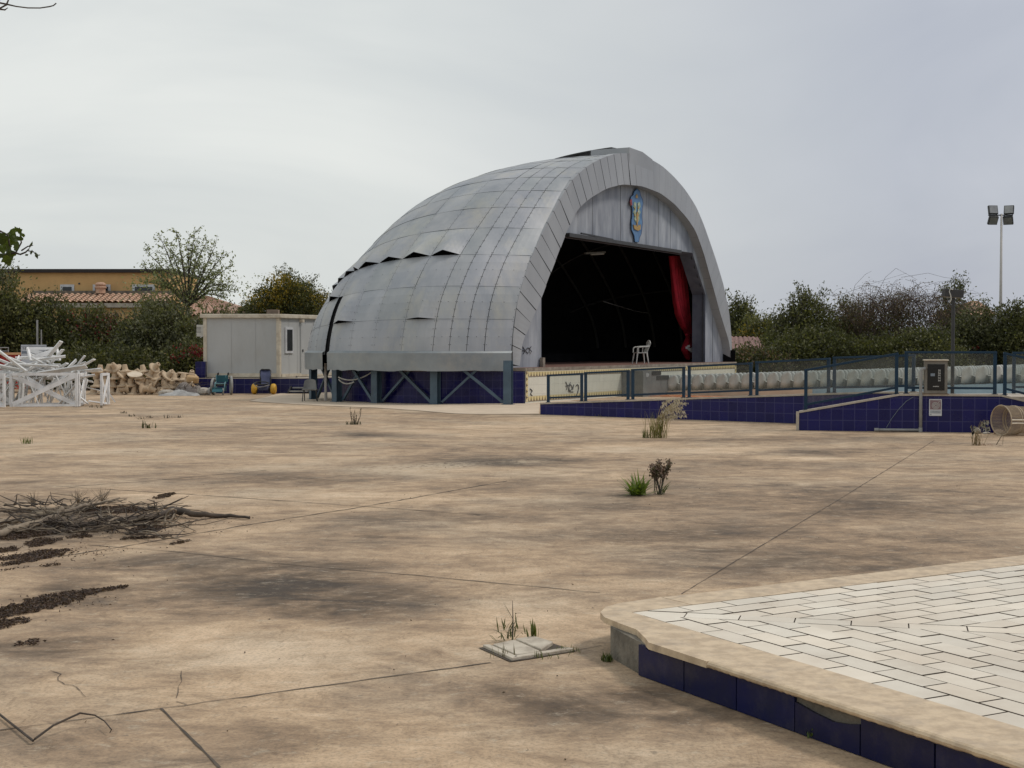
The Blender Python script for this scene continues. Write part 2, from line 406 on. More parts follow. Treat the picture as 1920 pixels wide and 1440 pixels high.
def stain_grid():
    xs = np.linspace(-26, 26, 209); ys = np.linspace(.5, 64, 255)
    X, Y = np.meshgrid(xs, ys)
    dk = np.zeros_like(X); pl = np.zeros_like(X); gr = np.zeros_like(X)
    def blob(a, px, py, rx, ry, s):
        c = G(px, py); D = c[1]
        sx_ = rx * D / F_PX; sy_ = ry * D * D / (F_PX * CAM_H)
        a += s * np.exp(-((X - c[0]) / sx_) ** 2 - ((Y - c[1]) / sy_) ** 2)
    for q in [(690, 816, 60, 6, 1.2), (560, 900, 160, 14, .8), (900, 868, 150, 8, 1.2), (1000, 862, 90, 6, 1), (1540, 848, 90, 5, 1.3), (700, 1000, 120, 25, .5),
              (520, 1095, 190, 42, 1.5), (330, 1055, 220, 24, .9), (640, 1140, 120, 20, .9), (100, 1000, 150, 30, .9), (740, 1130, 120, 30, .8), (120, 1110, 130, 22, 1.0), (70, 1215, 120, 16, 1.2), (820, 970, 180, 12, .6), (150, 975, 190, 22, 1.2),
              (1250, 1005, 230, 30, .8), (1500, 1055, 260, 30, .9), (1600, 930, 330, 34, .6), (1300, 1330, 170, 40, .8), (1100, 950, 140, 12, .5), (1060, 1330, 130, 40, 1.1), (560, 1380, 120, 20, .7), (1180, 1290, 60, 20, 1.0),
              (1180, 930, 60, 8, .9), (60, 940, 120, 5, .9), (30, 905, 60, 3, .8), (1650, 960, 260, 20, .5), (1420, 870, 260, 7, .4), (950, 1290, 80, 22, .7), (1360, 825, 260, 4, .6), (1040, 1430, 40, 8, 1.2),
              (1700, 1010, 160, 14, .7), (400, 830, 220, 5, .5), (960, 905, 120, 8, .6)]: blob(dk, *q)
    for q in [(120, 850, 220, 10, .7), (430, 960, 160, 10, .8), (930, 1140, 150, 30, 1.0), (150, 1040, 150, 10, .8), (420, 1230, 220, 22, .9), (350, 1310, 300, 30, .5), (700, 1260, 160, 25, .7),
              (1100, 800, 260, 6, .6), (1130, 845, 150, 7, .8), (560, 1340, 160, 14, .6), (1100, 1160, 100, 30, .6), (1530, 860, 100, 4, .9), (640, 930, 200, 10, .5), (230, 930, 140, 6, .6), (850, 1200, 120, 14, .6)]: blob(pl, *q)
    for q in [(740, 880, 90, 9, 1.3), (850, 873, 60, 7, 1.0), (990, 866, 40, 4, .9)]: blob(gr, *q)
    ny, nx = X.shape
    V = np.stack([X, Y, np.zeros_like(X)], -1).reshape(-1, 3)
    idx = np.arange(ny * nx).reshape(ny, nx)
    Fq = np.stack([idx[:-1, :-1], idx[:-1, 1:], idx[1:, 1:], idx[1:, :-1]], -1).reshape(-1, 4)
    me = bpy.data.meshes.new('plaza')
    me.from_pydata(V.tolist(), [], Fq.tolist())
    me.materials.append(M['ground'])
    at = me.color_attributes.new('tint', 'FLOAT_COLOR', 'POINT')
    colr = np.stack([np.clip(dk, 0, 1.6), np.clip(pl, 0, 1.6), np.clip(gr, 0, 1), np.ones_like(dk)], -1).astype(np.float32)
    at.data.foreach_set('color', colr.ravel())
    o = bpy.data.objects.new('plaza', me); COL.objects.link(o); o['kind'] = 'structure'
    return o
plaza = stain_grid()

jm = MB()
def joint(pxs, width, jit=.010, z=.004):
    pts = [Vector(G(*p)) for p in pxs]
    fine = []
    for a_, b_ in zip(pts[:-1], pts[1:]):
        nseg = max(2, int((b_ - a_).length / .12))
        for i in range(nseg): fine.append(a_.lerp(b_, i / nseg))
    fine.append(pts[-1])
    L = []
    for i, p in enumerate(fine):
        t = fine[min(i + 1, len(fine) - 1)] - fine[max(i - 1, 0)]; t.z = 0; t.normalize()
        s_ = Vector((-t.y, t.x, 0)); o_ = random.gauss(0, jit * .35); wv = width * random.uniform(.35, 1.25) / 2
        L.append((p + s_ * (o_ + wv) + Vector((0, 0, z)), p + s_ * (o_ - wv) + Vector((0, 0, z))))
    for (a_, b_), (c_, d_) in zip(L[:-1], L[1:]): jm.quad(a_, b_, d_, c_)
joint([(1278, 1114), (1400, 1040), (1560, 945), (1752, 826)], .012, .004)
joint([(0, 1370), (302, 1329), (620, 1285), (920, 1243)], .014, .012); joint([(1075, 1221), (1128, 1211)], .014, .01)
joint([(302, 1329), (412, 1440)], .016, .004)
joint([(165, 1022), (340, 1036), (550, 1060), (800, 1081), (1125, 1112)], .016, .015)
joint([(0, 1060), (220, 1027), (450, 987), (685, 950), (950, 902)], .024, .02)
joint([(105, 912), (350, 927), (685, 950), (900, 966)], .024, .02)
joint([(140, 912), (280, 902), (500, 882)], .026, .02)
joint([(95, 1257), (112, 1265), (108, 1277), (122, 1284), (146, 1288), (150, 1298), (157, 1308)], .0055, .02)
joint([(339, 1259), (339, 1278), (330, 1310)], .0045, .008); joint([(330, 1316), (350, 1322)], .006, .008)
jm.build('joint_lines', M['joint'], plaza)

ap = [G(*p) for p in ((468, 752.5), (530, 757), (600, 761), (700, 765), (780, 770), (850, 776), (900, 777.5), (1010, 776.5), (1013, 757))] + [np.array([3.5, 41.5, 0]), np.array([2, 49, 0]), np.array([-9.5, 62, 0]), np.array([-9.3, 57.2, 0]), G(525, 738)]
MB().add(flat_poly(ap, .012), [tuple(range(len(ap)))]).build('pavement', M['apron'], kind='structure')

# ------------------------------------------------------------------ foreground terrace
def terrace():
    t = thing('terrace', 'low raised terrace of white stone pavers with beige coping and blue tiled side', 'terrace', (2, 8, 0))
    H = .225
    fo, fd = np.array([1.78, 6.13]), np.array([math.cos(R_(-61.3)), math.sin(R_(-61.3))])
    bo, bd = np.array([1.76, 9.89]), np.array([math.cos(R_(31.6)), math.sin(R_(31.6))])
    nf = np.array([-fd[1], fd[0]]); nb = np.array([bd[1], -bd[0]])    # inward normals
    if nf @ np.array([1, .2]) < 0: nf = -nf
    f_end = fo + fd * 7.5; b_end = bo + bd * 14
    far = f_end + bd * 22
    corner = [np.array(p) for p in ((.86, 9.325), (.70, 9.20), (.60, 9.06), (.555, 8.88), (.570, 8.72), (.66, 8.50), (.735, 8.34), (.765, 8.08))]
    fstart = fo + fd * (-2.10)
    out_line = [b_end] + corner + [fstart, f_end]
    # tile face line lies 3.5 cm inside the coping
    ins = .035
    core = [b_end + nb * ins, np.array((.88, 9.28)), np.array((.63, 8.95)), np.array((.60, 8.60)), fo + fd * (-2.24) + nf * .05, f_end + nf * .05, far]
    core = core[::-1]
    mb = MB(); mb.prism(core, 0, H - .037, 0)
    mb.build('core', M['conc'], t)
    # blue tile facing
    tb = MB(); a_ = fo + fd * (-2.25) + nf * .035; b_ = f_end + nf * .035
    L = np.linalg.norm(b_ - a_); npc = int(L / .455) + 1
    for i in range(npc):
        p = a_ + fd * ((i - 1) * .463 + .445 + .004 if i else 0); q = a_ + fd * (i * .463 + .445 - .004)
        zt = H - .040
        jit = random.uniform(-.003, .003); pj = nf * jit
        if i == 3:   # one tile has lost its upper corner
            pts = [(0, 0), (1, 0), (1, .80), (.82, .70), (.60, .63), (.30, .70), (.05, .80), (0, .82)]
        elif i == 0:
            pts = [(0, 0), (1, 0), (1, 1), (.30, 1), (.26, .88), (.15, .95), (.10, 1.0), (0, .98)]
        else: pts = [(0, 0), (1, 0), (1, 1), (0, 1)]
        fr = [p + (q - p) * u + pj for u, v in pts]
        vs = [(c[0], c[1], .004 + v * (zt - .004)) for c, (u, v) in zip(fr, pts)]
        bk = [(c[0] + nf[0] * .03, c[1] + nf[1] * .03, z[2]) for c, z in zip(fr, vs)]
        n = len(vs); cv = random.uniform(.75, 1.2)
        tb.add(vs + bk, [tuple(range(n))] + [(i2, n + i2, n + (i2 + 1) % n, (i2 + 1) % n) for i2 in range(n)], 0, None, (cv, cv, cv, 1))
    tb.build('tile_facing', M['tile_face'], t)
    # marble coping: rounded nose slabs
    def slab(path_out, inw, name='coping_stone', chip=0):
        n = len(path_out); mb = MB()
        prof = [(.035, -.036), (.008, -.035), (.0, -.028), (-.004, -.017), (.004, -.006), (.016, .0), (None, .0), (None, -.02)]
        rows = []
        for i, (p, nv, wd) in enumerate(path_out):
            cz = random.uniform(-1, 1) * chip; ci = random.uniform(0, 1) * chip
            rows.append([(p[0] + nv[0] * ((wd if d is None else d + ci * (k_ < 6))), p[1] + nv[1] * ((wd if d is None else d + ci * (k_ < 6))), H + z - (abs(cz) * .6 if k_ < 3 else 0)) for k_, (d, z) in enumerate(prof)])
        m_ = len(prof)
        vs = [q for r in rows for q in r]
        fs = [(i * m_ + j, i * m_ + j + 1, (i + 1) * m_ + j + 1, (i + 1) * m_ + j) for i in range(n - 1) for j in range(m_ - 1)]
        fs += [tuple(range(m_))[::-1], tuple((n - 1) * m_ + j for j in range(m_))]
        mb.add(vs, fs); return mb.build(name, M['marble'], t)
    def lin(a0, d, s0, s1, nv, wd, step=.022):
        k_ = max(2, int((s1 - s0) / step)); return [(a0 + d * (s0 + (s1 - s0) * i / k_), nv, wd) for i in range(k_ + 1)]
    WF, WB = .42, .33
    fi0 = fo + nf * WF; bi0 = bo + nb * WB; s0_ = np.linalg.solve(np.array([[fd[0], -bd[0]], [fd[1], -bd[1]]]), bi0 - fi0); K0 = fi0 + fd * s0_[0]
    slab(lin(fo, fd, -1.55, .63, nf, WF), 0, chip=.006)
    slab(lin(fo, fd, .634, 3.2, nf, WF), 0, chip=.006)
    slab(lin(fo, fd, 3.204, 7.5, nf, WF), 0, chip=.006)
    slab(lin(bo, bd, -.90, 3.9, nb, WB), 0, chip=.003)
    slab(lin(bo, bd, 3.904, 9, nb, WB), 0, chip=.003)
    slab(lin(bo, bd, 9.004, 14, nb, WB), 0, chip=.003)
    # broken corner stone
    mb = MB(); cs = [bo + bd * (-.905) ] + corner[1:] + [fstart, fo + fd * (-1.555), fo + fd * (-1.555) + nf * WF, K0, bo + bd * (-.905) + nb * WB]
    cs = [tuple(c) for c in cs][::-1]
    low = []
    mb.prism(cs, [H - .036 - random.uniform(0, .014) for _ in cs], H - .001)
    mb.build('coping_stone', M['marble'], t, bevel=.012)
    # pavers: two running bonds meeting on a mitre band
    O2 = None
    fi = fo + nf * (WF + .004); bi = bo + nb * (WB + .004)
    A = np.array([[fd[0], -bd[0]], [fd[1], -bd[1]]]); s_ = np.linalg.solve(A, bi - fi); K = fi + fd * s_[0]   # inner corner
    mdir = (fd + bd); mdir /= np.linalg.norm(mdir); mn = np.array([-mdir[1], mdir[0]])
    if mn @ bd < 0: mn = -mn
    gm = MB(); gp = [K, fi + fd * 7.5, far, bi + bd * 14]
    gm.add([(p[0], p[1], H - .012) for p in gp], [(0, 1, 2, 3)]); gm.build('grout_bed', M['grout'], t)
    pv = MB()
    def clip(poly, p0, nv):
        res = []
        for i in range(len(poly)):
            a0, a1 = poly[i], poly[(i + 1) % len(poly)]; d0, d1 = (a0 - p0) @ nv, (a1 - p0) @ nv
            if d0 >= 0: res.append(a0)
            if (d0 >= 0) != (d1 >= 0): res.append(a0 + (a1 - a0) * (d0 / (d0 - d1)))
        return res
    BL, BW, gap = .356, .172, .008; half = .075
    def put(poly):
        if len(poly) < 3: return
        ar = .5 * abs(sum(poly[i][0] * poly[(i + 1) % len(poly)][1] - poly[(i + 1) % len(poly)][0] * poly[i][1] for i in range(len(poly))))
        if ar < .0006: return
        c = sum(poly) / len(poly)
        if c[1] < 2 or c[0] > 9.5 or c[1] > 14: return
        z = H - .002 + random.uniform(-.0025, .0015); cv = random.uniform(.92, 1.06); cw = random.uniform(.95, 1.03)
        n = len(poly); top = [(p[0], p[1], z) for p in poly]; bot = [(p[0], p[1], z - .012) for p in poly]
        pv.add(top, [tuple(range(n))], 0, None, (cv, cv * (1 + cw) / 2, cv * cw, 1)); pv.add(top + bot, [(i, n + i, n + (i + 1) % n, (i + 1) % n) for i in range(n)], 1)
    for (o_, d_, n_, sgn) in ((fi, fd, nf, -1), (bi, bd, nb, 1)):
        o0 = K; gy = .011 if sgn < 0 else .0145; gap = .014 if sgn < 0 else .011
        for r in range(-1, 60):
            for c in range(-30, 60):
                x0 = (c + .5 * (r % 2)) * BL; y0 = r * BW
                q = [o0 + d_ * x + n_ * y for x, y in ((x0 + gap / 2, y0 + gy / 2), (x0 + BL - gap / 2, y0 + gy / 2), (x0 + BL - gap / 2, y0 + BW - gy / 2), (x0 + gap / 2, y0 + BW - gy / 2))]
                if y0 < 0: continue
                q = clip(q, K + mn * sgn * (half + gap / 2), mn * sgn)
                if q: put(q)
    for i in range(0, 40):
        x0 = i * .335
        q = [K + mdir * (x0 + u) + mn * v for u, v in ((.003, -half), (.330, -half), (.330, half), (.003, half))]
        q = clip(clip(q, K, nf), K, nb)
        if q: put(q)
    pv.build('paving', [M['paver'], M['grout']], t)
M['tile_face'] = mat('cobalt_face_tile', (.006, .010, .060), (.012, .015, .045), 4, .25, 0, .1, 12, dirt=(.07, .065, .075), dirt_amt=.4, dscale=5, tint=True, spec=.25)
terrace()
# ------------------------------------------------------------------ bandshell
PHI = R_(28.9)
BA = np.array([math.sin(PHI), math.cos(PHI), 0]); BN = np.array([math.cos(PHI), -math.sin(PHI), 0])
BO = G(984, 757); UPV = np.array([0, 0, 1.0])
def S(s, d, z): return BO + BA * s - BN * d + UPV * z
def PLN(px, py, d):              # point of the photo on the plane parallel to the stage front, d metres behind it
    r = ray(px, py); P0 = BO - BN * d
    return C0 + r * ((P0 - C0) @ BN) / (r @ BN)
def PS(px, py, d):
    p = PLN(px, py, d) - BO; return float(p @ BA), float(p[2])
SCN = 10.0
PROF = np.array([(10.3, 1.6), (10.25, 2.2), (9.9, 3.4), (9.1, 4.65), (8.0, 5.8), (6.7, 7.05), (5.8, 7.75), (4.6, 8.35), (3.4, 8.75), (2.2, 9.05), (1.06, 9.2), (0, 9.25)])
_full = np.concatenate([PROF * [-1, 1], (PROF[:-1])[::-1]])
_cl = np.r_[0, np.cumsum(np.hypot(*np.diff(_full, axis=0).T))]; _cl /= _cl[-1]
# smooth the profile
_t = np.linspace(0, 1, 401)
_sx = np.interp(_t, _cl, _full[:, 0]); _sz = np.interp(_t, _cl, _full[:, 1])
for _ in range(60):
    _sx[1:-1] = (_sx[:-2] + 2 * _sx[1:-1] + _sx[2:]) / 4; _sz[1:-1] = (_sz[:-2] + 2 * _sz[1:-1] + _sz[2:]) / 4
def prof(t): return np.interp(t, _t, _sx), np.interp(t, _t, _sz)
def scale_at(d):
    dc, wm, L, p, zL, q = 2.956, 1.2308, 10.42, 2.861, 9.0, 3.106
    W = 1 + (wm - 1) * (1 - ((dc - max(d, .3)) / (dc - .3)) ** 2) if d < dc else wm * max(0, 1 - ((d - dc) / (L - dc)) ** p) ** (1 / p)
    Z = max(0, 1 - (d / zL) ** q) ** (1 / q)
    return W, Z
def shell(t, d, off=0.0):
    def raw(t, d):
        W, Z = scale_at(max(0.0, min(8.999, d))); x, z = prof(max(0., min(1., t)))
        return S(SCN + x * W, d, 1.6 + (z - 1.6) * Z)
    p = raw(t, d)
    if off:
        e1 = raw(min(1, t + .004), d) - raw(max(0, t - .004), d); e2 = raw(t, min(8.95, d + .03)) - raw(t, max(.0, d - .03))
        nn = np.cross(e1, e2); nn /= (np.linalg.norm(nn) + 1e-9)
        if nn @ (p - S(SCN, 2.5, 2.0)) < 0: nn = -nn
        p = p + nn * off
    return p
def d_of_px(px):                 # depth at which the foot of the shell is seen at this column of the photo
    ds = np.linspace(.2, 8.6, 400); xs = np.array([proj(shell(0, d))[0] for d in ds])
    return float(ds[np.argmin(np.abs(xs - px))])
def t_of_z(z):
    return float(_t[:200][np.argmin(np.abs(_sz[:200] - z))])

band = thing('bandshell', 'large grey metal-clad domed bandshell with an open arched stage', 'bandshell', S(10, 4, 0))
DCOL = [.32] + [d_of_px(x) for x in (907, 874, 842, 810, 752, 699, 656, 617)]
SL0 = DCOL[-1]; SL1 = d_of_px(609.5)
if SL1 < SL0 + .12: SL1 = SL0 + .16
DCOL2 = [SL1, d_of_px(592)]
while DCOL2[-1] < 8.4: DCOL2.append(DCOL2[-1] + .5)
DCOL2 = [d for d in DCOL2 if d < 8.75] + [8.9]
zr = [1.6, 2.74, 3.86, 4.90, 5.84, 6.62, 7.28, 7.82, 8.28, 8.64, 8.92, 9.12]
TL = [0.0] + [t_of_z(z) for z in zr[1:]] + [.5]
TROW = TL + [1 - t for t in TL[-2::-1]]
cl = MB(); ln = MB()
cols = [(a_, b_) for a_, b_ in zip(DCOL[:-1], DCOL[1:])] + [(SL0, SL1)] + [(a_, b_) for a_, b_ in zip(DCOL2[:-1], DCOL2[1:])]
slit_ci = len(DCOL) - 1
rnd = random.Random(5)
for ci, (d0, d1) in enumerate(cols):
    wd = d1 - d0
    for ri in range(len(TROW) - 1):
        t0, t1 = TROW[ri], TROW[ri + 1]
        up = t1 <= .5 + 1e-6
        flap = 0
        left = ri < len(TL) - 1
        row = ri if left else len(TROW) - 2 - ri
        if row == 3 and left and ci >= 4: flap = rnd.uniform(.13, .24) if ci < 9 else rnd.uniform(.08, .14)
        if left and row == 1 and ci in (4, 7): flap = .16 if ci == 4 else .22
        if left and row == 2 and ci == slit_ci + 1: flap = .18
        if left and row in (0, 1) and ci == slit_ci: slit = True
        else: slit = False
        # lining behind the sheet, with the lifted sheets' gaps left open
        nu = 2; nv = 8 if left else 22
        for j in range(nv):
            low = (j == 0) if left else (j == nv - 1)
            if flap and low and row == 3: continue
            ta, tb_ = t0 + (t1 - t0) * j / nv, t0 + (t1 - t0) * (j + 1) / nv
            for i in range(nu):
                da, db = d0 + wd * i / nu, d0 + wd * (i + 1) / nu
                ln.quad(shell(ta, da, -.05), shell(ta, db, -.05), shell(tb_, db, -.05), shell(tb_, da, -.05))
        if slit: continue
        g = .0055 if ci < 5 else .003
        ga = min(g / max(wd, .05), .2); gt = .0012 / max(1e-3, (t1 - t0) * 26)
        nu, nv = (8, 6) if flap else (4, 4)
        cv = rnd.uniform(.95, 1.05); bl = rnd.uniform(-.012, .012); lift = rnd.uniform(.004, .011); sk = rnd.uniform(-.012, .012)
        vs = []
        for j in range(nv + 1):
            v = j / nv
            for i in range(nu + 1):
                u = i / nu
                vv = v if left else 1 - v      # 0 at the lower edge of the sheet
                off = lift * (1 - vv) + bl * 4 * u * (1 - u) * 4 * vv * (1 - vv) * .6 + sk * (u - .5) * (1 - vv)
                if flap: off += flap * (1 - 2 * abs(u - .5)) * (1 - vv) ** 1.0
                tt = t0 + (t1 - t0) * (gt + v * (1 - 2 * gt)); dd = d0 + wd * (ga + u * (1 - 2 * ga))
                vs.append(shell(tt, dd, off))
        fs = [(j * (nu + 1) + i, j * (nu + 1) + i + 1, (j + 1) * (nu + 1) + i + 1, (j + 1) * (nu + 1) + i) for j in range(nv) for i in range(nu)]
        cl.add(vs, fs, 0, None, (cv, cv * rnd.uniform(.99, 1.01), cv * rnd.uniform(.98, 1.02), 1))
        if left and ci < 12 and row < 11:
            for v in ((.12, .5, .88) if row > 4 else (.06, .28, .5, .72, .94)):
                for u in (.05, .95) + ((.5,) if v in (.5,) and row < 3 else ()):
                    tt = t0 + (t1 - t0) * v; dd = d0 + wd * u
                    c = shell(tt, dd, lift * (1 - v) + .014 + (flap * (1 - 2 * abs(u - .5)) * (1 - v) if flap else 0)); r = .016
                    e1 = shell(tt + .003, dd) - shell(tt, dd); e1 /= np.linalg.norm(e1); e2 = np.cross(e1, c - S(SCN, 2.5, 2)); e2 /= np.linalg.norm(e2)
                    cl.add([c + e1 * r, c + e2 * r, c - e1 * r, c - e2 * r], [(0, 1, 2, 3)], 1)
for i in range(120):
    ta, tb_ = i / 120, (i + 1) / 120
    p, q_ = shell(ta, 8.9), shell(tb_, 8.9); p2, q2 = p.copy(), q_.copy(); p2[2] = q2[2] = 1.1
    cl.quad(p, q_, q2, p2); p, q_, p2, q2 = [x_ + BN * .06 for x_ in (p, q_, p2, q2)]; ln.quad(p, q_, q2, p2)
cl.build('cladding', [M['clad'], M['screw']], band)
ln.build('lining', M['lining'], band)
# door leaf line beside the slit
# skirt (vertical flashing band along the foot of the shell)
sk = MB()
def foot(t, d, off, z):
    p = shell(t, d, 0); c = S(SCN, 2.6, 0); o_ = p - c; o_[2] = 0; o_ /= np.linalg.norm(o_)
    q = p + o_ * off; q[2] = z; return q
for t in (0.0, 1.0):
    edges = [(.30, SL0 - .02), (SL1 + .02, 8.3)] if t == 0 else [(.3, 8.3)]
    for a_, b_ in edges:
        sk = MB(); nst = max(3, int((b_ - a_) / .18)); ds = np.linspace(a_, b_, nst + 1)
        zt = 1.66; zb = [1.09 + random.uniform(-.02, .02) for _ in ds]
        for i in range(nst):
            o0, o1 = .10 + random.uniform(-.012, .012), .10
            sk.add([foot(t, ds[i], .09, zb[i]), foot(t, ds[i + 1], .09, zb[i + 1]), foot(t, ds[i + 1], .10, zt), foot(t, ds[i], .10, zt), foot(t, ds[i], -.02, zt + .07), foot(t, ds[i + 1], -.02, zt + .07)],
                   [(0, 1, 2, 3), (3, 2, 5, 4)])
        sk.build('flashing', M['skirt'], band)
# back closing wall
# blue tiled base, set back behind the columns
base_pts = [S(.02, 0.0, 0), S(-.25, 0.35, 0)] + [foot(0, d, -.95, 0) for d in (1.2, 2.2, 3.2, 4.2, 5.2, 6.2, 7.2, 8.2)] + [foot(1, d, -.95, 0) for d in (8.2, 6.2, 4.2, 2.2, .6)] + [S(19.98, 0, 0)]
poly = [tuple(p[:2]) for p in base_pts]
ar = sum(poly[i][0] * poly[(i + 1) % len(poly)][1] - poly[(i + 1) % len(poly)][0] * poly[i][1] for i in range(len(poly)))
if ar < 0: poly = poly[::-1]
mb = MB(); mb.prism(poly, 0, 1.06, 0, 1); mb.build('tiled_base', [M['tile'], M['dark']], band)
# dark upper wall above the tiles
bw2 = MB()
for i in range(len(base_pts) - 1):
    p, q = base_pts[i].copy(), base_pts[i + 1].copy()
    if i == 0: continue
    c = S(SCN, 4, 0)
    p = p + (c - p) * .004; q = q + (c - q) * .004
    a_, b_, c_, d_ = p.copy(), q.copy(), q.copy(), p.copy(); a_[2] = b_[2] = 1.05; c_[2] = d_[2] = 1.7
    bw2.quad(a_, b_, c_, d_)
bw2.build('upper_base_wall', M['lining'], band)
# stage floor slab
fl = [S(.0, -.03, 0), S(20, -.03, 0)] + [foot(1, d, -.75, 0) for d in (1.0, 3, 5, 7, 8.4)] + [foot(0, d, -.75, 0) for d in (8.4, 7, 5, 3, 1.0)]
fp = [tuple(p[:2]) for p in fl]
ar = sum(fp[i][0] * fp[(i + 1) % len(fp)][1] - fp[(i + 1) % len(fp)][0] * fp[i][1] for i in range(len(fp)))
if ar < 0: fp = fp[::-1]
mb = MB(); mb.prism(fp, 1.065, 1.17, 0, 1); mb.build('stage_floor', [M['fascia'], M['stagefloor']], band)
# white tiled stage front with a patterned border
def front_rect(mb, s0, s1, z0, z1, d, mi=0):
    mb.add([S(s0, d, z0), S(s1, d, z0), S(s1, d, z1), S(s0, d, z1)], [(0, 1, 2, 3)], mi, [[(s0, z0), (s1, z0), (s1, z1), (s0, z1)]])
mb = MB(); front_rect(mb, .0, 20.0, 0, 1.06, -.012); mb.build('stage_front', M['whitetile'], band)
def bordermat():
    m, nt, b, out = newmat('yellow_fret_border'); k = N(nt)
    tc = k.n('ShaderNodeTexCoord').outputs['UV']; sp = k.n('ShaderNodeSeparateXYZ'); k.l(tc, sp.inputs[0])
    fx = k.math('FRACT', k.math('DIVIDE', sp.outputs[0], .20)); tri = k.math('ABSOLUTE', k.math('SUBTRACT', fx, .5))
    hh = sp.outputs[1]
    shape = k.math('LESS_THAN', tri, k.math('SUBTRACT', .46, k.math('MULTIPLY', k.math('POWER', k.math('ABSOLUTE', k.math('SUBTRACT', hh, .95)), 2.), .42)))
    edge = k.math('LESS_THAN', tri, .13)
    col = k.mix(shape, (.16, .12, .08), (.62, .50, .22)); col = k.mix(k.math('MULTIPLY', edge, .55), col, (.66, .60, .42))
    col = k.mix(k.math('GREATER_THAN', hh, .86), col, (.60, .55, .42)); col = k.mix(k.math('LESS_THAN', hh, .12), col, (.20, .16, .12))
    k.l(col, b.inputs['Base Color']); b.inputs['Roughness'].default_value = .35
    return m
M['border'] = bordermat()
mb = MB()
def bord(s0, s1, z0, z1, vert=False):
    uv = [(s0, 0), (s1, 0), (s1, 1), (s0, 1)] if not vert else [(z0, 0), (z0, 1), (z1, 1), (z1, 0)]
    mb.add([S(s0, -.022, z0), S(s1, -.022, z0), S(s1, -.022, z1), S(s0, -.022, z1)], [(0, 1, 2, 3)], 0, [uv])
bord(.2, 19.8, .87, 1.055); bord(.2, 19.8, .06, .25); bord(.02, .198, .06, 1.055, True); bord(19.802, 19.98, .06, 1.055, True)
mb.build('tile_border', M['border'], band)
# columns and braces under the skirt
cpos = [G(950.6, 759.4), G(812.6, 758.6), G(700.6, 756.3), G(626, 754), G(581, 749)]
for i in range(len(cpos)):
    o_ = S(SCN, 2.6, 0) - cpos[i]; o_[2] = 0; o_ /= np.linalg.norm(o_); cpos[i] = cpos[i] + o_ * .13
ctr = S(SCN, 2.6, 0)
for i, p in enumerate(cpos):
    o_ = ctr - p; o_[2] = 0; o_ /= np.linalg.norm(o_); tg = np.array([-o_[1], o_[0], 0])
    wv = .26 if i < 4 else .18
    mb = MB(); hgt = 1.42
    an = math.atan2(tg[1], tg[0]); rot = Matrix.Rotation(an, 3, 'Z')
    # H section
    for sgn in (-1, 1): mb.box(Vector(p + o_ * (.11 * sgn)) + Vector((0, 0, hgt / 2)), (wv, .022, hgt), rot)
    mb.box(Vector(p) + Vector((0, 0, hgt / 2)), (.02, .20, hgt), rot)
    mb.box(Vector(p) + Vector((0, 0, .012)), (wv + .1, .34, .024), rot)
    mb.build('column', M['steel'], band)
extra = [foot(0, 7.6, -.2, 0), foot(1, 1, -.2, 0), foot(1, 4, -.2, 0)]
for a_, b_, inset in ((1, 0, .16), (2, 1, .16), (3, 2, .16), (4, 3, .14)):
    pa, pb = cpos[a_].copy(), cpos[b_].copy(); dv = (pb - pa); L = np.linalg.norm(dv); dv /= L
    o_ = ctr - (pa + pb) / 2; o_[2] = 0; o_ /= np.linalg.norm(o_)
    q0, q1 = pa + dv * inset, pb - dv * inset
    lo0, lo1 = q0 + UPV * .07, q1 + UPV * .07
    tp0, tp1 = q0 + dv * L * .22 + UPV * 1.30, q1 - dv * L * .30 + UPV * 1.30
    mb = MB(); mb.beam(lo1 + o_ * .02, tp0 + o_ * .02, .09, .09); mb.build('brace', M['steel'], band)
    mb = MB(); mb.beam(lo0 + o_ * .12, tp1 + o_ * .12, .09, .07); mb.build('brace', M['steel'], band)
# thin pipe standing at the slit, loose cables between two columns
sp_ = G(611, 752); mb = MB(); mb.tube([sp_, sp_ + UPV * 1.3], .05, 8); mb.build('downpipe', M['mast'], band)
mb = MB()
for (x0, y0), (xm, ym), (x1, y1) in (((634, 707), (663, 722), (698, 697)), ((635, 711), (646, 725), (664, 716))):
    P = [np.array(AT(*q, 47.2)) for q in ((x0, y0), (xm, ym), (x1, y1))]
    mb.tube([P[0] * (1 - t) ** 2 + 2 * P[1] * t * (1 - t) + P[2] * t * t for t in np.linspace(0, 1, 9)], .022, 5)
mb.build('loose_cable', M['plastic'], band)

# arch ring: panels on the front of the shell
RO = np.array([(10.25, 1.28), (10.28, 2.1), (9.93, 3.4), (9.15, 4.65), (8.1, 5.8), (6.75, 7.1), (5.85, 7.8), (4.6, 8.4), (3.4, 8.8), (2.2, 9.1), (1.06, 9.24), (0, 9.28)])
RI = np.array([(9.95, 1.22), (9.72, 2.05), (8.98, 2.85), (8.45, 3.45), (7.95, 4.1), (7.3, 4.9), (6.55, 5.85), (5.6, 6.75), (4.65, 7.2), (3.25, 7.68), (1.8, 7.98), (0, 8.08)])
def poly_t(P, n=300):
    Fp = np.concatenate([P * [-1, 1], P[:-1][::-1]]); L_ = np.r_[0, np.cumsum(np.hypot(*np.diff(Fp, axis=0).T))]; L_ /= L_[-1]
    t = np.linspace(0, 1, n); x = np.interp(t, L_, Fp[:, 0]); z = np.interp(t, L_, Fp[:, 1])
    for _ in range(14):
        x[1:-1] = (x[:-2] + 2 * x[1:-1] + x[2:]) / 4; z[1:-1] = (z[:-2] + 2 * z[1:-1] + z[2:]) / 4
    return t, x, z
TO, XO, ZO = poly_t(RO); TI, XI, ZI = poly_t(RI)
def ro(t): return np.interp(t, TO, XO), np.interp(t, TO, ZO)
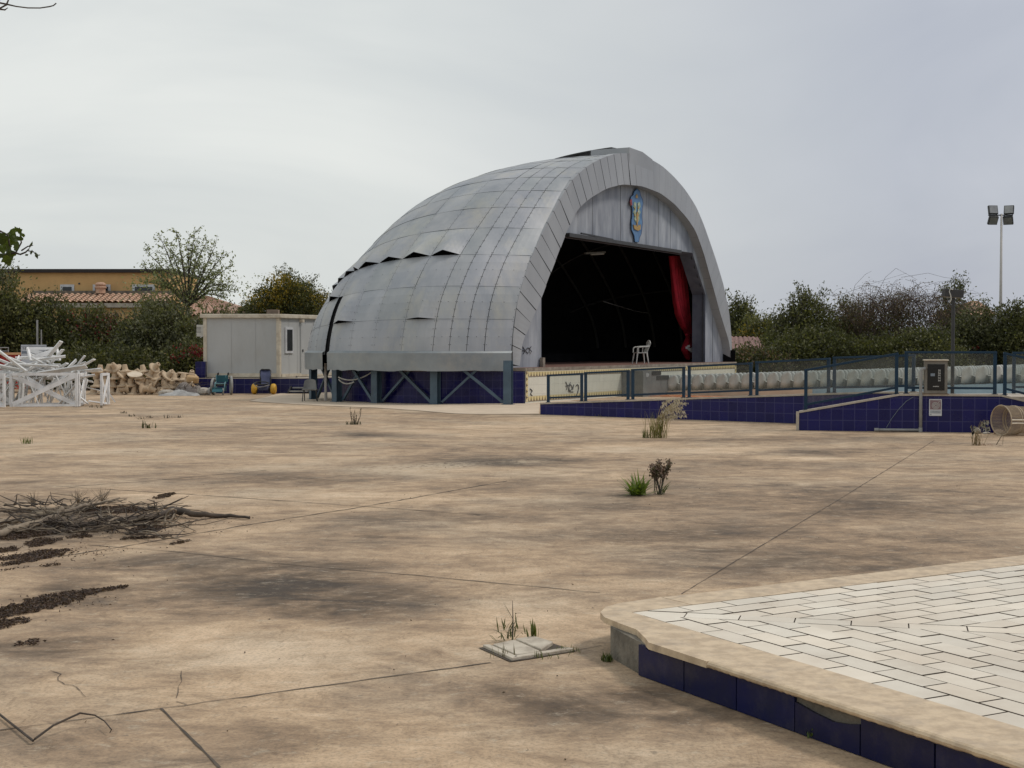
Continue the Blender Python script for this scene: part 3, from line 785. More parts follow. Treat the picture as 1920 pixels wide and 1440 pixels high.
def ri_(t): return np.interp(t, TI, XI), np.interp(t, TI, ZI)
rg = MB(); sof = MB(); npan = 46
DR = .22; DI = .62
for i in range(npan):
    u0, u1 = i / npan, (i + 1) / npan
    wide = .35 < u0 < .98
    gp = .0005 if u0 < .50 else .0001
    cv = rnd.uniform(.95, 1.05); tl = rnd.uniform(-.012, .012) if u0 < .5 else 0
    sub = 3
    for q in range(sub):
        a0 = u0 + (u1 - u0) * q / sub + (gp if q == 0 else 0); a1 = u0 + (u1 - u0) * (q + 1) / sub - (gp if q == sub - 1 else 0)
        (xa, za), (xb, zb), (ia, iza), (ib, izb) = ro(a0), ro(a1), ri_(a0), ri_(a1)
        f0 = S(SCN + xa, DR + .08, za); f1 = S(SCN + xb, DR + .08, zb); g0 = S(SCN + ia, DR - tl, iza); g1 = S(SCN + ib, DR - tl, izb)
        rg.add([f0, f1, g1, g0], [(0, 1, 2, 3)], 0, None, (cv, cv, cv, 1))
        rg.add([f0, f1, S(SCN + xb, DR + .40, zb), S(SCN + xa, DR + .40, za)], [(0, 1, 2, 3)], 0, None, (cv, cv, cv, 1))
        h0 = S(SCN + ia, DI, iza); h1 = S(SCN + ib, DI, izb)
        sof.quad(S(SCN + ia, DR - tl + .01, iza), S(SCN + ib, DR - tl + .01, izb), h1, h0)
        # dark backing behind joints
        sof.quad(S(SCN + xa * .998, DR + .13, za - .01), S(SCN + xb * .998, DR + .13, zb - .01), S(SCN + ib, DR + .05, izb + .01), S(SCN + ia, DR + .05, iza + .01), 1)
rg.build('arch_ring', M['ring'], band)
sof.build('arch_soffit', [M['ring'], M['dark']], band)
# front wall behind the ring with the stage opening
OPN = [(7.7, 1.17), (7.7, 4.12), (6.15, 5.86)]
def open_top(x):
    ax = abs(x)
    if ax > 7.7: return None
    if ax > 6.15: return 4.12 + (7.7 - ax) / (7.7 - 6.15) * (5.86 - 4.12)
    return 5.86
def ring_z(x):
    tt = np.linspace(0, .5, 400); xs, zs = ri_(tt); return float(np.interp(-abs(x), xs, zs))
pw = MB()
xcuts = sorted(set([-9.95, -8.6, -7.7, -6.9, -6.15] + [-6.15 + 12.3 * i / 10 for i in range(11)] + [6.9, 7.7, 8.6, 9.95]))
for x0, x1 in zip(xcuts[:-1], xcuts[1:]):
    xs = np.linspace(x0 + .006, x1 - .006, 7); dd = DI - .03 + rnd.uniform(-.012, .012)
    for xa, xb in zip(xs[:-1], xs[1:]):
        za, zb = open_top((xa * 0.9999)), open_top(xb * .9999)
        xm = (xa + xb) / 2
        if open_top(xm) is None: za = zb = 1.17
        else: za = za if za else 4.12; zb = zb if zb else 4.12
        ta, tb_ = ring_z(xa) + .05, ring_z(xb) + .05
        if ta <= za and tb_ <= zb: continue
        pw.quad(S(SCN + xa, dd, za), S(SCN + xb, dd, zb), S(SCN + xb, dd, max(tb_, zb)), S(SCN + xa, dd, max(ta, za)))
pw.build('front_wall', M['prosc'], band)
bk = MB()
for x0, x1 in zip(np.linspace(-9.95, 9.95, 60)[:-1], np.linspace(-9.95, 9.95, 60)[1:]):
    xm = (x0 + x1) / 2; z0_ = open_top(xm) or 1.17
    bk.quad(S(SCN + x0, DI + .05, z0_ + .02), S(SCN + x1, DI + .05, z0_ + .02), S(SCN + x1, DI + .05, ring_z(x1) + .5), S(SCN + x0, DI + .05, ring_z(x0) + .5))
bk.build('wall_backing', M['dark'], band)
# reveal of the opening
rv = MB(); op = [(-7.7, 1.17), (-7.7, 4.12), (-6.15, 5.86), (6.15, 5.86), (7.7, 4.12), (7.7, 1.17)]
for i, ((xa, za), (xb, zb)) in enumerate(zip(op[:-1], op[1:])):
    rv.quad(S(SCN + xa, DI - .035, za), S(SCN + xb, DI - .035, zb), S(SCN + xb, 1.20, zb - (.06 if i in (2,) else 0)), S(SCN + xa, 1.20, za - (.06 if i in (2,) else 0)))
rv.build('stage_reveal', M['jamb'], band)
# timber-coloured lintel board and loose strip along the top of the opening
mb = MB(); mb.beam(S(SCN - 6.0, DI - .12, 5.80), S(SCN + 4.4, DI - .12, 5.80), .26, .13); mb.build('lintel', M['darkgrey'], band)
mb = MB(); mb.beam(S(SCN - 4.9, DI - .16, 5.93), S(SCN - 2.2, DI - .16, 5.88), .06, .05); mb.build('trim_strip', M['darkgrey'], band)
mb = MB(); mb.box(S(2.2, DI - .12, 1.33), (.16, .12, .32), Matrix.Rotation(math.atan2(BA[1], BA[0]), 3, 'Z')); mb.build('jamb_block', M['fascia'], band)
# roof hood on the crown and the lifted sheet behind it
mb = MB()
hp = [(-1.15, 8.6), (1.14, 8.6), (1.14, 9.12), (1.08, 9.24), (.12, 9.42), (-1.12, 9.45)]
Pf = [S(SCN + x, .27, z) for x, z in hp]; Pb = [S(SCN + x, 1.9, z) for x, z in hp]; n_ = len(hp)
mb.add(Pf + Pb, [tuple(range(n_)), tuple(range(2 * n_ - 1, n_ - 1, -1))] + [(i, n_ + i, n_ + (i + 1) % n_, (i + 1) % n_) for i in range(n_)]); mb.build('roof_hood', M['ring'], band)
def ridge(d, off=0): return shell(.5, d, off)
ls = MB(); pts_ = []
dts = np.linspace(1.5, 7.8, 200); dend = float(dts[np.argmin([abs(proj(ridge(d))[0] - 1040) for d in dts])])
for d in np.linspace(1.2, dend, 14):
    fr = (d - 1.2) / (dend - 1.2); h = .20 * (1 - fr) ** .8 + .20
    c = ridge(d, 0); c[2] += h * .85
    pts_.append((c - BA * .75 - UPV * .05, c + BA * .75))
for (a_, b_), (c_, d_) in zip(pts_[:-1], pts_[1:]):
    th = UPV * .045
    ls.add([a_, b_, d_, c_, a_ + th, b_ + th, d_ + th, c_ + th], [(3, 2, 1, 0), (4, 5, 6, 7), (0, 1, 5, 4), (2, 3, 7, 6), (0, 4, 7, 3), (1, 2, 6, 5)])
ls.build('lifted_roof_sheet', M['darkgrey'], band)
# crest on the front wall
Zc = 10.283
def crest_pt(x, y, d): return np.array(PLN(1140 + x / Zc, 330 + y / Zc, d))
out_c = [(550, 250), (500, 300), (480, 370), (440, 400), (425, 470), (450, 560), (468, 640), (462, 790), (446, 870), (452, 1040), (500, 1150), (515, 1270), (580, 1275), (592, 1190), (628, 1110), (650, 900), (640, 780), (645, 640), (660, 530), (648, 450), (615, 380), (600, 300)]
dC = DI - .06
def plate(name, pts, d0, th, material, parent):
    mb = MB(); n = len(pts); a_ = [crest_pt(*p, d0) for p in pts]; a_ = [BO + ((p - BO) @ BA) * BA - BN * d0 + UPV * p[2] for p in a_]
    f_ = [p + BN * th for p in a_]
    mb.add(a_ + f_, [tuple(range(n)), tuple(range(2 * n - 1, n - 1, -1))] + [(i, (i + 1) % n, n + (i + 1) % n, n + i) for i in range(n)])
    return mb.build(name, material, parent)
def grow(pts, g):
    cx = sum(p[0] for p in pts) / len(pts); cy_ = sum(p[1] for p in pts) / len(pts)
    return [(p[0] + (g if p[0] > cx else -g), p[1] + (g if p[1] > cy_ else -g) * .6) for p in pts]
M['crestpale'] = mat('faded_cream_paint', (.55, .56, .45), rough=.6)
crest = plate('crest', grow(out_c, 7), dC, .03, M['crestedge'], band)
crest['label'] = 'blue municipal crest with faded yellow and green ornament'
plate('blue_field', out_c, dC - .032, .025, M['crestblue'], crest)
plate('red_scroll', [(425, 455), (452, 445), (462, 560), (430, 570), (418, 500)], dC - .058, .02, M['crestred'], crest)
plate('flame_ornament', [(550, 345), (572, 400), (556, 432), (534, 425), (528, 395)], dC - .060, .02, M['crestyellow'], crest)
for side in (-1, 1):
    pts = [(552 + side * 12, 520), (552 + side * 52, 500), (552 + side * 68, 590), (552 + side * 40, 640), (552 + side * 70, 700), (552 + side * 36, 770), (552 + side * 52, 830), (552 + side * 14, 900), (552 + side * 20, 700)]
    plate('palm_ornament', pts, dC - .060, .02, M['crestgreen'], crest)
    for yy, hh in ((560, 40), (620, 36), (690, 40), (760, 36), (850, 40)):
        xx = 552 + side * (30 if yy < 800 else 14)
        plate('leaf_ornament', [(xx, yy - hh), (xx + side * 16, yy - 6), (xx + side * 6, yy + hh * .5), (xx - side * 8, yy)], dC - .082, .008, M['crestyellow'] if yy in (620, 760) else M['crestpale'], crest)
plate('stem_ornament', [(550, 690), (560, 690), (572, 780), (562, 950), (548, 950), (538, 780)], dC - .064, .03, M['crestyellow'], crest)
plate('crown_ornament', [(480, 935), (505, 965), (530, 945), (556, 985), (585, 945), (604, 965), (620, 935), (615, 1030), (570, 1055), (500, 1025)], dC - .066, .03, M['crestyellow'], crest)
# graffiti tags
def strokes(mb, segs, fn, r):
    for sgm in segs:
        P = [Vector(fn(*p)) for p in sgm]
        if len(P) > 2:
            Q = []
            for i in range(len(P) - 1):
                p0, p1, p2, p3 = P[max(i - 1, 0)], P[i], P[i + 1], P[min(i + 2, len(P) - 1)]
                for t in (0, .33, .66): Q.append(.5 * ((2 * p1) + (p2 - p0) * t + (2 * p0 - 5 * p1 + 4 * p2 - p3) * t * t + (3 * p1 - p0 - 3 * p2 + p3) * t ** 3))
            P = Q + [P[-1]]
        mb.tube(P, r, 4)
mb = MB()
strokes(mb, [[(980, 650), (984, 657), (981, 664)], [(990, 652), (986, 657), (990, 662), (994, 655), (990, 652)], [(996, 650), (993, 655), (997, 659), (994, 663)], [(979, 657), (986, 657)]], lambda x, y: PLN(x, y, DI - .055), .014)
mb.build('graffiti', M['ink'], band)
mb = MB()
strokes(mb, [[(1061, 716), (1064, 724), (1062, 731)], [(1061, 724), (1067, 722)], [(1070, 717), (1067, 725), (1069, 733), (1073, 727), (1069, 721), (1066, 733), (1075, 735)], [(1076, 721), (1074, 731)], [(1080, 724), (1083, 721), (1085, 726), (1083, 737), (1080, 741)], [(994, 729), (998, 733), (995, 738), (998, 742)]], lambda x, y: PLN(x, y, -.03), .016)
mb.build('graffiti', M['ink'], band)
# inside: back stage walls visible as dark panels, a low ledge
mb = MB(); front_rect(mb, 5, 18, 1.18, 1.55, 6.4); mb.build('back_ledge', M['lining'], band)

# steel ribs and purlins of the dome seen faintly inside
for d in (2.2, 3.6, 5.0, 6.4, 7.6):
    mb = MB(); mb.tube([shell(t, d, -.20) for t in np.linspace(.01, .99, 60)], .06, 6); mb.build('rib', M['darkgrey'], band)
for t in (.12, .24, .36, .5, .64, .76, .88):
    mb = MB(); mb.tube([shell(t, d, -.14) for d in np.linspace(1.4, 8.2, 30)], .045, 5); mb.build('purlin', M['darkgrey'], band)
# things on and in the stage
def curtain():
    mb = MB(); rows = []
    ctl = [(480, 1257, 1279), (500, 1258, 1283), (530, 1260, 1287), (560, 1263, 1291), (590, 1269, 1294.5), (610, 1278, 1296), (626, 1287, 1297), (631, 1289, 1296.5), (640, 1286, 1299), (655, 1281, 1301), (664, 1285, 1300), (672, 1288, 1297)]
    ys = np.linspace(480, 672, 44)
    for y in ys:
        xl = np.interp(y, [c[0] for c in ctl], [c[1] for c in ctl]); xr = np.interp(y, [c[0] for c in ctl], [c[2] for c in ctl])
        r = []
        for i in range(61):
            u = i / 60
            p = np.array(PLN(xl + (xr - xl) * u, y + (2.5 * math.sin(u * 9) if y > 655 else 0), 1.75))
            amp = .10 * min(1, (xr - xl) / 22) + .02
            p = p - BN * (amp * math.sin(u * 2 * math.pi * 5.5 + .5 * math.sin(y * .02)) + .03 * math.sin(u * 31 + y * .03))
            r.append(p)
        rows.append(r)
    n = 61
    mb.add([p for r in rows for p in r], [(j * n + i, j * n + i + 1, (j + 1) * n + i + 1, (j + 1) * n + i) for j in range(len(rows) - 1) for i in range(60)])
    t = thing('stage_curtain', 'long crimson curtain gathered and tied at the right of the stage opening', 'curtain', S(17, 1.75, 1.17))
    mb.build('cloth', M['red'], t, smooth=True)
    mb = MB(); a_ = np.array(PLN(1286.5, 627.5, 1.60)); b_ = np.array(PLN(1298, 629.5, 1.60)); mb.beam(a_, b_, .1, .07); mb.build('tie_band', M['red'], t)
    mb = MB()
    for x, y in ((1288, 652), (1292, 655), (1295, 658), (1297, 654), (1291, 649)):
        p = np.array(PLN(x, y, 1.58)); mb.box(p, (.12, .05, .10), Matrix.Rotation(x, 3, 'Y'))
    mb.build('white_paint_splash', M['signwhite'], t)
curtain()
mb = MB(); p0, p1 = np.array(PLN(1097, 475, 3.0)), np.array(PLN(1134, 473, 3.0))
lt = thing('fluorescent_lamp', 'unlit fluorescent batten hanging inside the dark stage', 'lamp', p0)
mb.beam(p0, p1, .08, .07); mb.build('housing', M['greyplastic'], lt)
mb = MB(); mb.tube([p0 - UPV * .06 + (p1 - p0) * .3, p1 - UPV * .06 - (p1 - p0) * .05], .03, 6); mb.build('tube', M['plastic'], lt)
mb = MB(); P = [np.array(PLN(*q, 5.0)) for q in ((1131, 565), (1160, 574), (1190, 583), (1215, 587), (1240, 586.5), (1262, 583))]; mb.tube(P, .018, 5)
tag(mb.build('hanging_cable', M['palegrey'], None, tuple(P[0])), 'slack cable strung across the dark inside of the stage', 'cable')

def monobloc():
    base = PLN(1201, 682, 3.4); z0 = 1.17
    p = G(1201, 682, 1.17); base = p
    t = thing('garden_chair', 'white plastic garden armchair standing alone on the stage', 'chair', base)
    sc = 1.0
    a = Matrix.Rotation(R_(195), 3, 'Z')       # faces left and slightly towards the camera
    def P(x, y, z): return Vector(base) + a @ Vector((x, y, z))
    H_ = .92 / .85
    mb = MB(); mb.box(P(0.0, 0, .44), (.46, .44, .035), a); mb.build('seat', M['plastic'], t, bevel=.01)
    mb = MB(); nseg = 9
    for i in range(7):
        y = -.20 + .4 * i / 6
        top = .93 - .10 * (abs(y) / .2) ** 2
        mb.beam(P(-.21, y * .85, .45), P(-.36, y, top), .035 if i not in (0, 6) else .05, .025)
    mb.tube([P(-.355 + .02 * abs(q), .21 * q, .93 - .10 * q * q) for q in np.linspace(-1, 1, 9)], .028, 6)
    mb.build('backrest', M['plastic'], t)
    for sgn in (-1, 1):
        mb = MB(); mb.tube([P(-.29, .22 * sgn, .70), P(-.1, .27 * sgn, .69), P(.14, .27 * sgn, .67), P(.22, .25 * sgn, .62), P(.23, .24 * sgn, .45)], .026, 6)
        mb.tube([P(.0, .265 * sgn, .68), P(.0, .22 * sgn, .45)], .018, 5); mb.build('armrest', M['plastic'], t)
        for fx in (-.19, .2):
            mb = MB(); mb.tube([P(fx, .2 * sgn, .45), P(fx * 1.35, .235 * sgn, 0)], [.034, .022], 6); mb.build('leg', M['plastic'], t)
monobloc()
# concrete steps with dark hollows in front of the stage
st0 = np.array(PLN(1230, 722, -.9)); st = thing('stage_steps', 'grey stepped block with two dark hollows against the white stage front', 'steps', (st0[0], st0[1], 0))
an = math.atan2(BA[1], BA[0]); rotb = Matrix.Rotation(an, 3, 'Z')
s_l, _ = PS(1206, 700, -.9); s_m, _ = PS(1222, 700, -.9); s_m2, _ = PS(1239, 700, -.9); s_r, _ = PS(1254, 700, -.9)
_, ztp = PS(1215, 695.5, -.9); _, zt2 = PS(1246, 703.5, -.9)
mb = MB()
def lb(mb, s0, s1, d0, d1, z0, z1, mi=0):
    P = [S(s, d, z) for z in (z0, z1) for s, d in ((s0, d0), (s1, d0), (s1, d1), (s0, d1))]
    mb.add(P, [(3, 2, 1, 0), (4, 5, 6, 7), (0, 1, 5, 4), (1, 2, 6, 5), (2, 3, 7, 6), (3, 0, 4, 7)], mi)
lb(mb, s_l, s_m2, -.9, -.04, 0, ztp); lb(mb, s_m2 + .003, s_r, -.9, -.04, 0, zt2); mb.build('block', mat('mid_grey_render', (.17, .175, .17), rough=.8), st)
mb = MB(); lb(mb, s_m, s_m2 - .02, -.925, -.903, ztp - .16, ztp - .02); lb(mb, s_m + .45, s_r - .03, -.925, -.903, zt2 - .16, zt2 - .02); mb.build('hollow', M['dark'], st)
pc = np.array(PLN(1213, 703, -.91)); mb = MB(); mb.lathe([(.0, -.03), (.08, -.03), (.08, .0), (.0, .0)], pc, 12, 'y'); mb.build('round_lamp', M['signwhite'], st)
# ------------------------------------------------------------------ ramp walls and railings
def lerp(a, b, t): return a + (b - a) * t
def hit(px, p, d):               # where the ray of a photo column meets the vertical plane through p along d (plan)
    u = (px - 960) / F_PX
    den = d[0] - u * d[1]
    t = (u * p[1] - p[0]) / den
    return t
def ramp(name, label, p, d, stations, thick, end_cap=True):
    """stations: list of (t, top) along direction d; wall extends 'thick' behind."""
    n = np.array([-d[1], d[0]])
    if n[1] < 0: n = -n
    w_ = thing(name, label, 'wall', (p[0], p[1], 0))
    mb = MB()
    for (t0, z0), (t1, z1) in zip(stations[:-1], stations[1:]):
        a_, b_ = p + d * t0, p + d * t1; a2, b2 = a_ + n * thick, b_ + n * thick
        ph = .06
        mb.add([(a_[0], a_[1], 0), (b_[0], b_[1], 0), (b_[0], b_[1], z1 - .03), (a_[0], a_[1], z0 - .03)], [(0, 1, 2, 3)], 0, [[(t0 + ph, 0.02), (t1 + ph, 0.02), (t1 + ph, z1 - .01), (t0 + ph, z0 - .01)]])
        mb.add([(b2[0], b2[1], 0), (a2[0], a2[1], 0), (a2[0], a2[1], z0 - .03), (b2[0], b2[1], z1 - .03)], [(0, 1, 2, 3)], 0, [[(t1, 0), (t0, 0), (t0, z0), (t1, z1)]])
    for t, z in (stations[0], stations[-1]):
        a_ = p + d * t; a2 = a_ + n * thick
        mb.add([(a2[0], a2[1], 0), (a_[0], a_[1], 0), (a_[0], a_[1], z - .03), (a2[0], a2[1], z - .03)], [(0, 1, 2, 3)], 1)
    mb.build('tiled_face', [M['tile'], M['cope']], w_)
    cb = MB()
    for (t0, z0), (t1, z1) in zip(stations[:-1], stations[1:]):
        a_, b_ = p + d * (t0 + .001), p + d * (t1 - .001); o0 = -n * .025; o1 = n * (thick + .02)
        P = []
        for zz in (-.03, .012):
            P += [(*(a_ + o0), z0 + zz), (*(b_ + o0), z1 + zz), (*(b_ + o1), z1 + zz), (*(a_ + o1), z0 + zz)]
        cb.add(P, [(3, 2, 1, 0), (4, 5, 6, 7), (0, 1, 5, 4), (1, 2, 6, 5), (2, 3, 7, 6), (3, 0, 4, 7)])
    cb.build('coping', M['cope'], w_)
    return w_, n
pA = np.array([.78, 39.16]); dA = np.array([6.18, -4.57]); LA = np.linalg.norm(dA); dA = dA / LA
def zA(t): return min(.31 + .387 * t / LA * 1.02, .82)
tA_end = hit(1735, pA, dA)
stA = [(0, .31)] + [(t, zA(t)) for t in np.linspace(1.2, tA_end, 9)]
wallA, nA = ramp('ramp_wall', 'long cobalt tiled ramp wall rising from the white paving towards the right', pA, dA, stA, .22)
pB = np.array([6.43, 31.76]); dB = np.array([3.63, -.78]); dB = dB / np.linalg.norm(dB)
tB1 = hit(1687, pB, dB); tB2 = hit(1877, pB, dB); tB3 = hit(2080, pB, dB)
def zB(t):
    if t < tB1: return .42 + (.825 - .42) * t / tB1
    if t < tB2: return .825
    return .825 - .235 * (t - tB2)
stB = [(0, .42), (tB1, .825), (tB2, .825), (tB3, zB(tB3))]
wallB, nB = ramp('ramp_wall', 'nearer cobalt tiled wall carrying the metal cabinet, sloped at both ends', pB, dB, stB, .22)
mb = MB(); e_ = pB - dB * .03 - nB * .012; mb.beam((e_[0], e_[1], 0), (e_[0], e_[1], .425), .055, .055); mb.build('end_trim', M['cope'], wallB)
# walkway behind the walls
pl = [pB + nB * .22 + dB * tB1, pB + nB * .22 + dB * tB3, pB + nB * 3.2 + dB * tB3, pA + dA * tA_end + nA * .25, pA + dA * (LA * 1.36) + nA * .24]
poly = [tuple(q) for q in pl]
ar = sum(poly[i][0] * poly[(i + 1) % len(poly)][1] - poly[(i + 1) % len(poly)][0] * poly[i][1] for i in range(len(poly)))
if ar < 0: poly = poly[::-1]
mb = MB(); mb.prism(poly, 0, .78); mb.build('walkway', M['cope'], kind='structure')

def railing(label, p, d, n, off, t0, t1, zf, rail_h, midpost=None):
    q = p + n * off
    a_, b_ = q + d * t0, q + d * t1; za, zb = zf(t0) + .012, zf(t1) + .012
    g = thing('glass_railing', label, 'railing', (a_[0], a_[1], za), 'glass railing panels along the blue walls')
    pw_ = .075
    for (c, z, hh) in ((a_ + d * pw_ / 2, za, rail_h), (b_ - d * pw_ / 2, zb, rail_h)):
        mb = MB(); rot = Matrix.Rotation(math.atan2(d[1], d[0]), 3, 'Z'); mb.box((c[0], c[1], z + hh / 2 - .01), (pw_, .05, hh + .02), rot)
        mb.box((c[0], c[1], z + .006), (.12, .10, .012), rot); mb.build('post', M['rail'], g, bevel=.004)
    mb = MB(); mb.beam((*(a_ - d * .0), za + rail_h - .01), (*(b_ + d * .0), zb + rail_h - .01), .075, .05); mb.build('top_rail', M['rail'], g, bevel=.004)
    mb = MB(); mb.beam((*(a_ + d * pw_), za + .13), (*(b_ - d * pw_), zb + .13), .045, .05); mb.build('bottom_rail', M['rail'], g, bevel=.004)
    mb = MB(); c0, c1 = a_ + d * pw_, b_ - d * pw_
    th = n * .004
    P = [(*(c + s), z) for s in (-th, th) for c, z in ((c0, za + .155), (c1, zb + .155), (c1, zb + rail_h - .035), (c0, za + rail_h - .035))]
    mb.add(P, [(0, 1, 2, 3)]); mb.build('pane', M['glass'], g)
    return g
wh = ('first', 'second', 'third', 'fourth', 'fifth', 'sixth')
for i, (x0, x1) in enumerate(((1026, 1093), (1096, 1180), (1184.5, 1284.5), (1290, 1410.5), (1417, 1556.5), (1562, 1716))):
    railing('%s blue framed glass panel from the low left end of the long ramp wall' % wh[i], pA, dA, nA, .12, hit(x0, pA + nA * .12, dA), hit(x1, pA + nA * .12, dA), zA, .755 + .02 * i)
qB = pB + nB * .12
railing('sloped blue framed glass panel on the rising left end of the nearer wall', pB, dB, nB, .12, hit(1508, qB, dB), hit(1684.5, qB, dB), zB, .90)
railing('level blue framed glass panel behind the metal cabinet', pB, dB, nB, .12, hit(1696, qB, dB), hit(1869, qB, dB), zB, .925)
railing('downward sloping blue framed glass panel at the right edge of the photo', pB, dB, nB, .12, hit(1881, qB, dB), hit(2010, qB, dB), zB, .925)
qB2 = pB + nB * 2.1
railing('blue framed glass panel standing further back, behind the one at the right edge', pB, dB, nB, 2.1, hit(1898, qB2, dB), hit(2040, qB2, dB), lambda t: .80, .93)

# ------------------------------------------------------------------ seating
TP = np.array([4.0, 56.0]); tdir = np.array([.875, -.483]); adir = np.array([.483, .875])
def ztier(t): return .03 + .038 * max(t, 0)
mbt = MB(); mbb = MB()
tt = [-1.2, 8.15, 20.0]
for mbx, t0, t1, mi in ((mbt, -1.2, 8.15, 0), (mbb, 8.153, 21.0, 0)):
    a_, b_ = TP + tdir * t0, TP + tdir * t1; z0, z1 = ztier(t0), ztier(t1)
    a0, b0 = a_ - adir * .35, b_ - adir * .35; a1, b1 = a_ + adir * 11, b_ + adir * 11
    mbx.add([(*a0, 0), (*b0, 0), (*b0, z1), (*a0, z0)], [(0, 1, 2, 3)], 0, [[(t0, 0), (t1, 0), (t1, z1), (t0, z0)]])
    mbx.add([(*a0, z0), (*b0, z1), (*b1, z1), (*a1, z0)], [(0, 1, 2, 3)], 0, [[(t0, 0), (t1, 0), (t1, 11), (t0, 11)]])
    mbx.add([(*b0, 0), (*b1, 0), (*b1, z1), (*b0, z1)], [(0, 1, 2, 3)], 0, [[(0, 0), (11, 0), (11, z1), (0, z1)]])
mbt.build('seating_floor', M['apron'], kind='structure'); mbb.build('seating_slope', M['lightblue'], kind='structure')
fp = [TP + tdir * -1.2 - adir * .4, TP + tdir * 8.1 - adir * .4, TP + tdir * 8.1 - adir * 2.2, TP + tdir * -1.2 - adir * 2.2]
MB().add([(*q, .010) for q in fp], [(3, 2, 1, 0)], 0, [[tuple(q) for q in fp[::-1]]]).build('terracotta_floor', M['terrafloor'], kind='structure')
# light blue kerb and white step at the foot of the slope
p0 = G(1880, 735, .3)
def seat_mesh():
    mb = MB(); nx, ny = 10, 12
    # shell: from front lip of the seat, back along the pan and up the back; faces +Y
    prof_ = [(.22, .25), (.21, .29), (.12, .27), (.0, .25), (-.10, .24), (-.15, .05), (-.17, .26), (-.19, .42), (-.21, .54), (-.222, .60), (-.23, .64)]
    rows = []
    for j, (y, z) in enumerate(prof_):
        f_ = j / (len(prof_) - 1)
        hw = .225 if z < .40 or j < 6 else .225 * max(.34, math.sqrt(max(0, 1 - ((z - .40) / .25) ** 2)) )
        r = []
        for i in range(nx + 1):
            u = -1 + 2 * i / nx
            wrap = .085 * abs(u) ** 2.2
            r.append((u * hw, y + (wrap if j > 4 else 0), z + (.035 * abs(u) ** 3 if j <= 4 else 0) - (.03 * u * u if j == len(prof_) - 1 else 0)))
        rows.append(r)
    n = nx + 1
    V = [p for r in rows for p in r]; th = [(p[0], p[1] - (.016 if k_ // n > 4 else 0), p[2] - (.016 if k_ // n <= 4 else 0)) for k_, p in enumerate(V)]
    Fs = [(j * n + i, j * n + i + 1, (j + 1) * n + i + 1, (j + 1) * n + i) for j in range(len(rows) - 1) for i in range(nx)]
    m0 = len(V)
    Fb = [tuple(m0 + q for q in f_[::-1]) for f_ in Fs]
    rim = [i for i in range(n)] + [j * n + nx for j in range(1, len(rows))] + [(len(rows) - 1) * n + i for i in range(nx - 1, -1, -1)] + [j * n for j in range(len(rows) - 2, 0, -1)]
    Fr = [(rim[i], m0 + rim[i], m0 + rim[(i + 1) % len(rim)], rim[(i + 1) % len(rim)]) for i in range(len(rim))]
    mb.add(V + th, Fs + Fb + Fr)
    return mb
proto = seat_mesh().build('auditorium_seat', M['plastic'], None, (0, 0, 0), smooth=True)
pb = MB()
pb.box((0, .0, .13), (.07, .07, .27)); pb.box((0, 0, .01), (.16, .2, .02))
tag(proto, '', 'seat', 'white bucket seats in rows in front of the stage')
seatbase = pb.build('pedestal', M['greyplastic'], proto)
nseat = 0
lab_near = 'dirty white plastic bucket seat at the aisle end of its row, behind the glass railings'
lab_far = 'white plastic bucket seat inside its row, rounded top showing behind the aisle end seats'
seat_spots = []
for r in range(34):
    for s_ in range(8):
        t = r * .50 + RNG.normal(0, .008); a_ = s_ * .47
        p = TP + tdir * t + adir * a_
        fx = (p[0] / p[1]) * F_PX + 960
        if fx > 1960: continue
        seat_spots.append((p[0], p[1], ztier(t), s_, r))
rzf = math.atan2(.95, -.22) - math.pi / 2
for i, (x, y, z, s_, r) in enumerate(seat_spots):
    lb_ = lab_near if s_ == 0 else lab_far
    if r == 0 and s_ == 0: lb_ = 'white plastic bucket seat at the far left end, nearest the stage steps'
    rz = rzf + RNG.normal(0, .03)
    if i == 0: proto.location = (x, y, z); proto.rotation_euler = (0, 0, rz); proto['label'] = lb_
    else: dup(proto, (x, y, z), (0, 0, rz), lb_)

# ------------------------------------------------------------------ cabinet, pipe, notice, basket
tq = hit(1754, qB, dB); cpt = pB + nB * .06 + dB * tq; ang = math.atan2(dB[1], dB[0]); rotB = Matrix.Rotation(ang, 3, 'Z')
def onB(t, off, z): q = pB + dB * t + nB * off; return Vector((q[0], q[1], z))
cab = thing('metal_cabinet', 'pale metal cabinet with a black glossy door standing on the blue wall', 'cabinet', onB(tq, .1, .837))
wB = .49; z0, z1 = .845, .845 + .72
mb = MB(); mb.box(onB(tq, .09, (z0 + z1) / 2), (wB, .26, z1 - z0), rotB); mb.build('casing', M['whitebox'], cab, bevel=.008)
mb = MB(); mb.box(onB(tq, .085, z1 + .017), (wB + .04, .32, .03), rotB); mb.build('lid', M['cream'], cab, bevel=.006)
mb = MB(); mb.box(onB(tq, .09, .842), (wB + .06, .28, .008), rotB); mb.build('foot_plate', mat('rusty_plate', (.2, .12, .06), rough=.8), cab)
blk = mat('gloss_black_door', (.006, .005, .005), rough=.12, bump=0)
mb = MB(); mb.box(onB(tq, -.046, (z0 + z1) / 2 - .0), (wB * .74, .012, (z1 - z0) * .80), rotB); mb.build('door', blk, cab, bevel=.004)
mb = MB()
def glyph(mb, tc, zc, w_, h_, off, seedv):
    r = random.Random(seedv)
    for i in range(3): mb.beam(onB(tc - w_ / 2, off, zc + r.uniform(-h_, h_) / 2), onB(tc + w_ / 2, off, zc + r.uniform(-h_, h_) / 2), .006, h_ * .22, (0, 0, 1))
    for s in (-1, 1): mb.beam(onB(tc + s * w_ / 2, off, zc - h_ / 2), onB(tc + s * w_ / 2, off, zc + h_ / 2), .006, h_ * .2, (0, 0, 1))
for i in range(7): glyph(mb, tq + .07, 1.36 - i * .038, .042, .026, -.056, i)
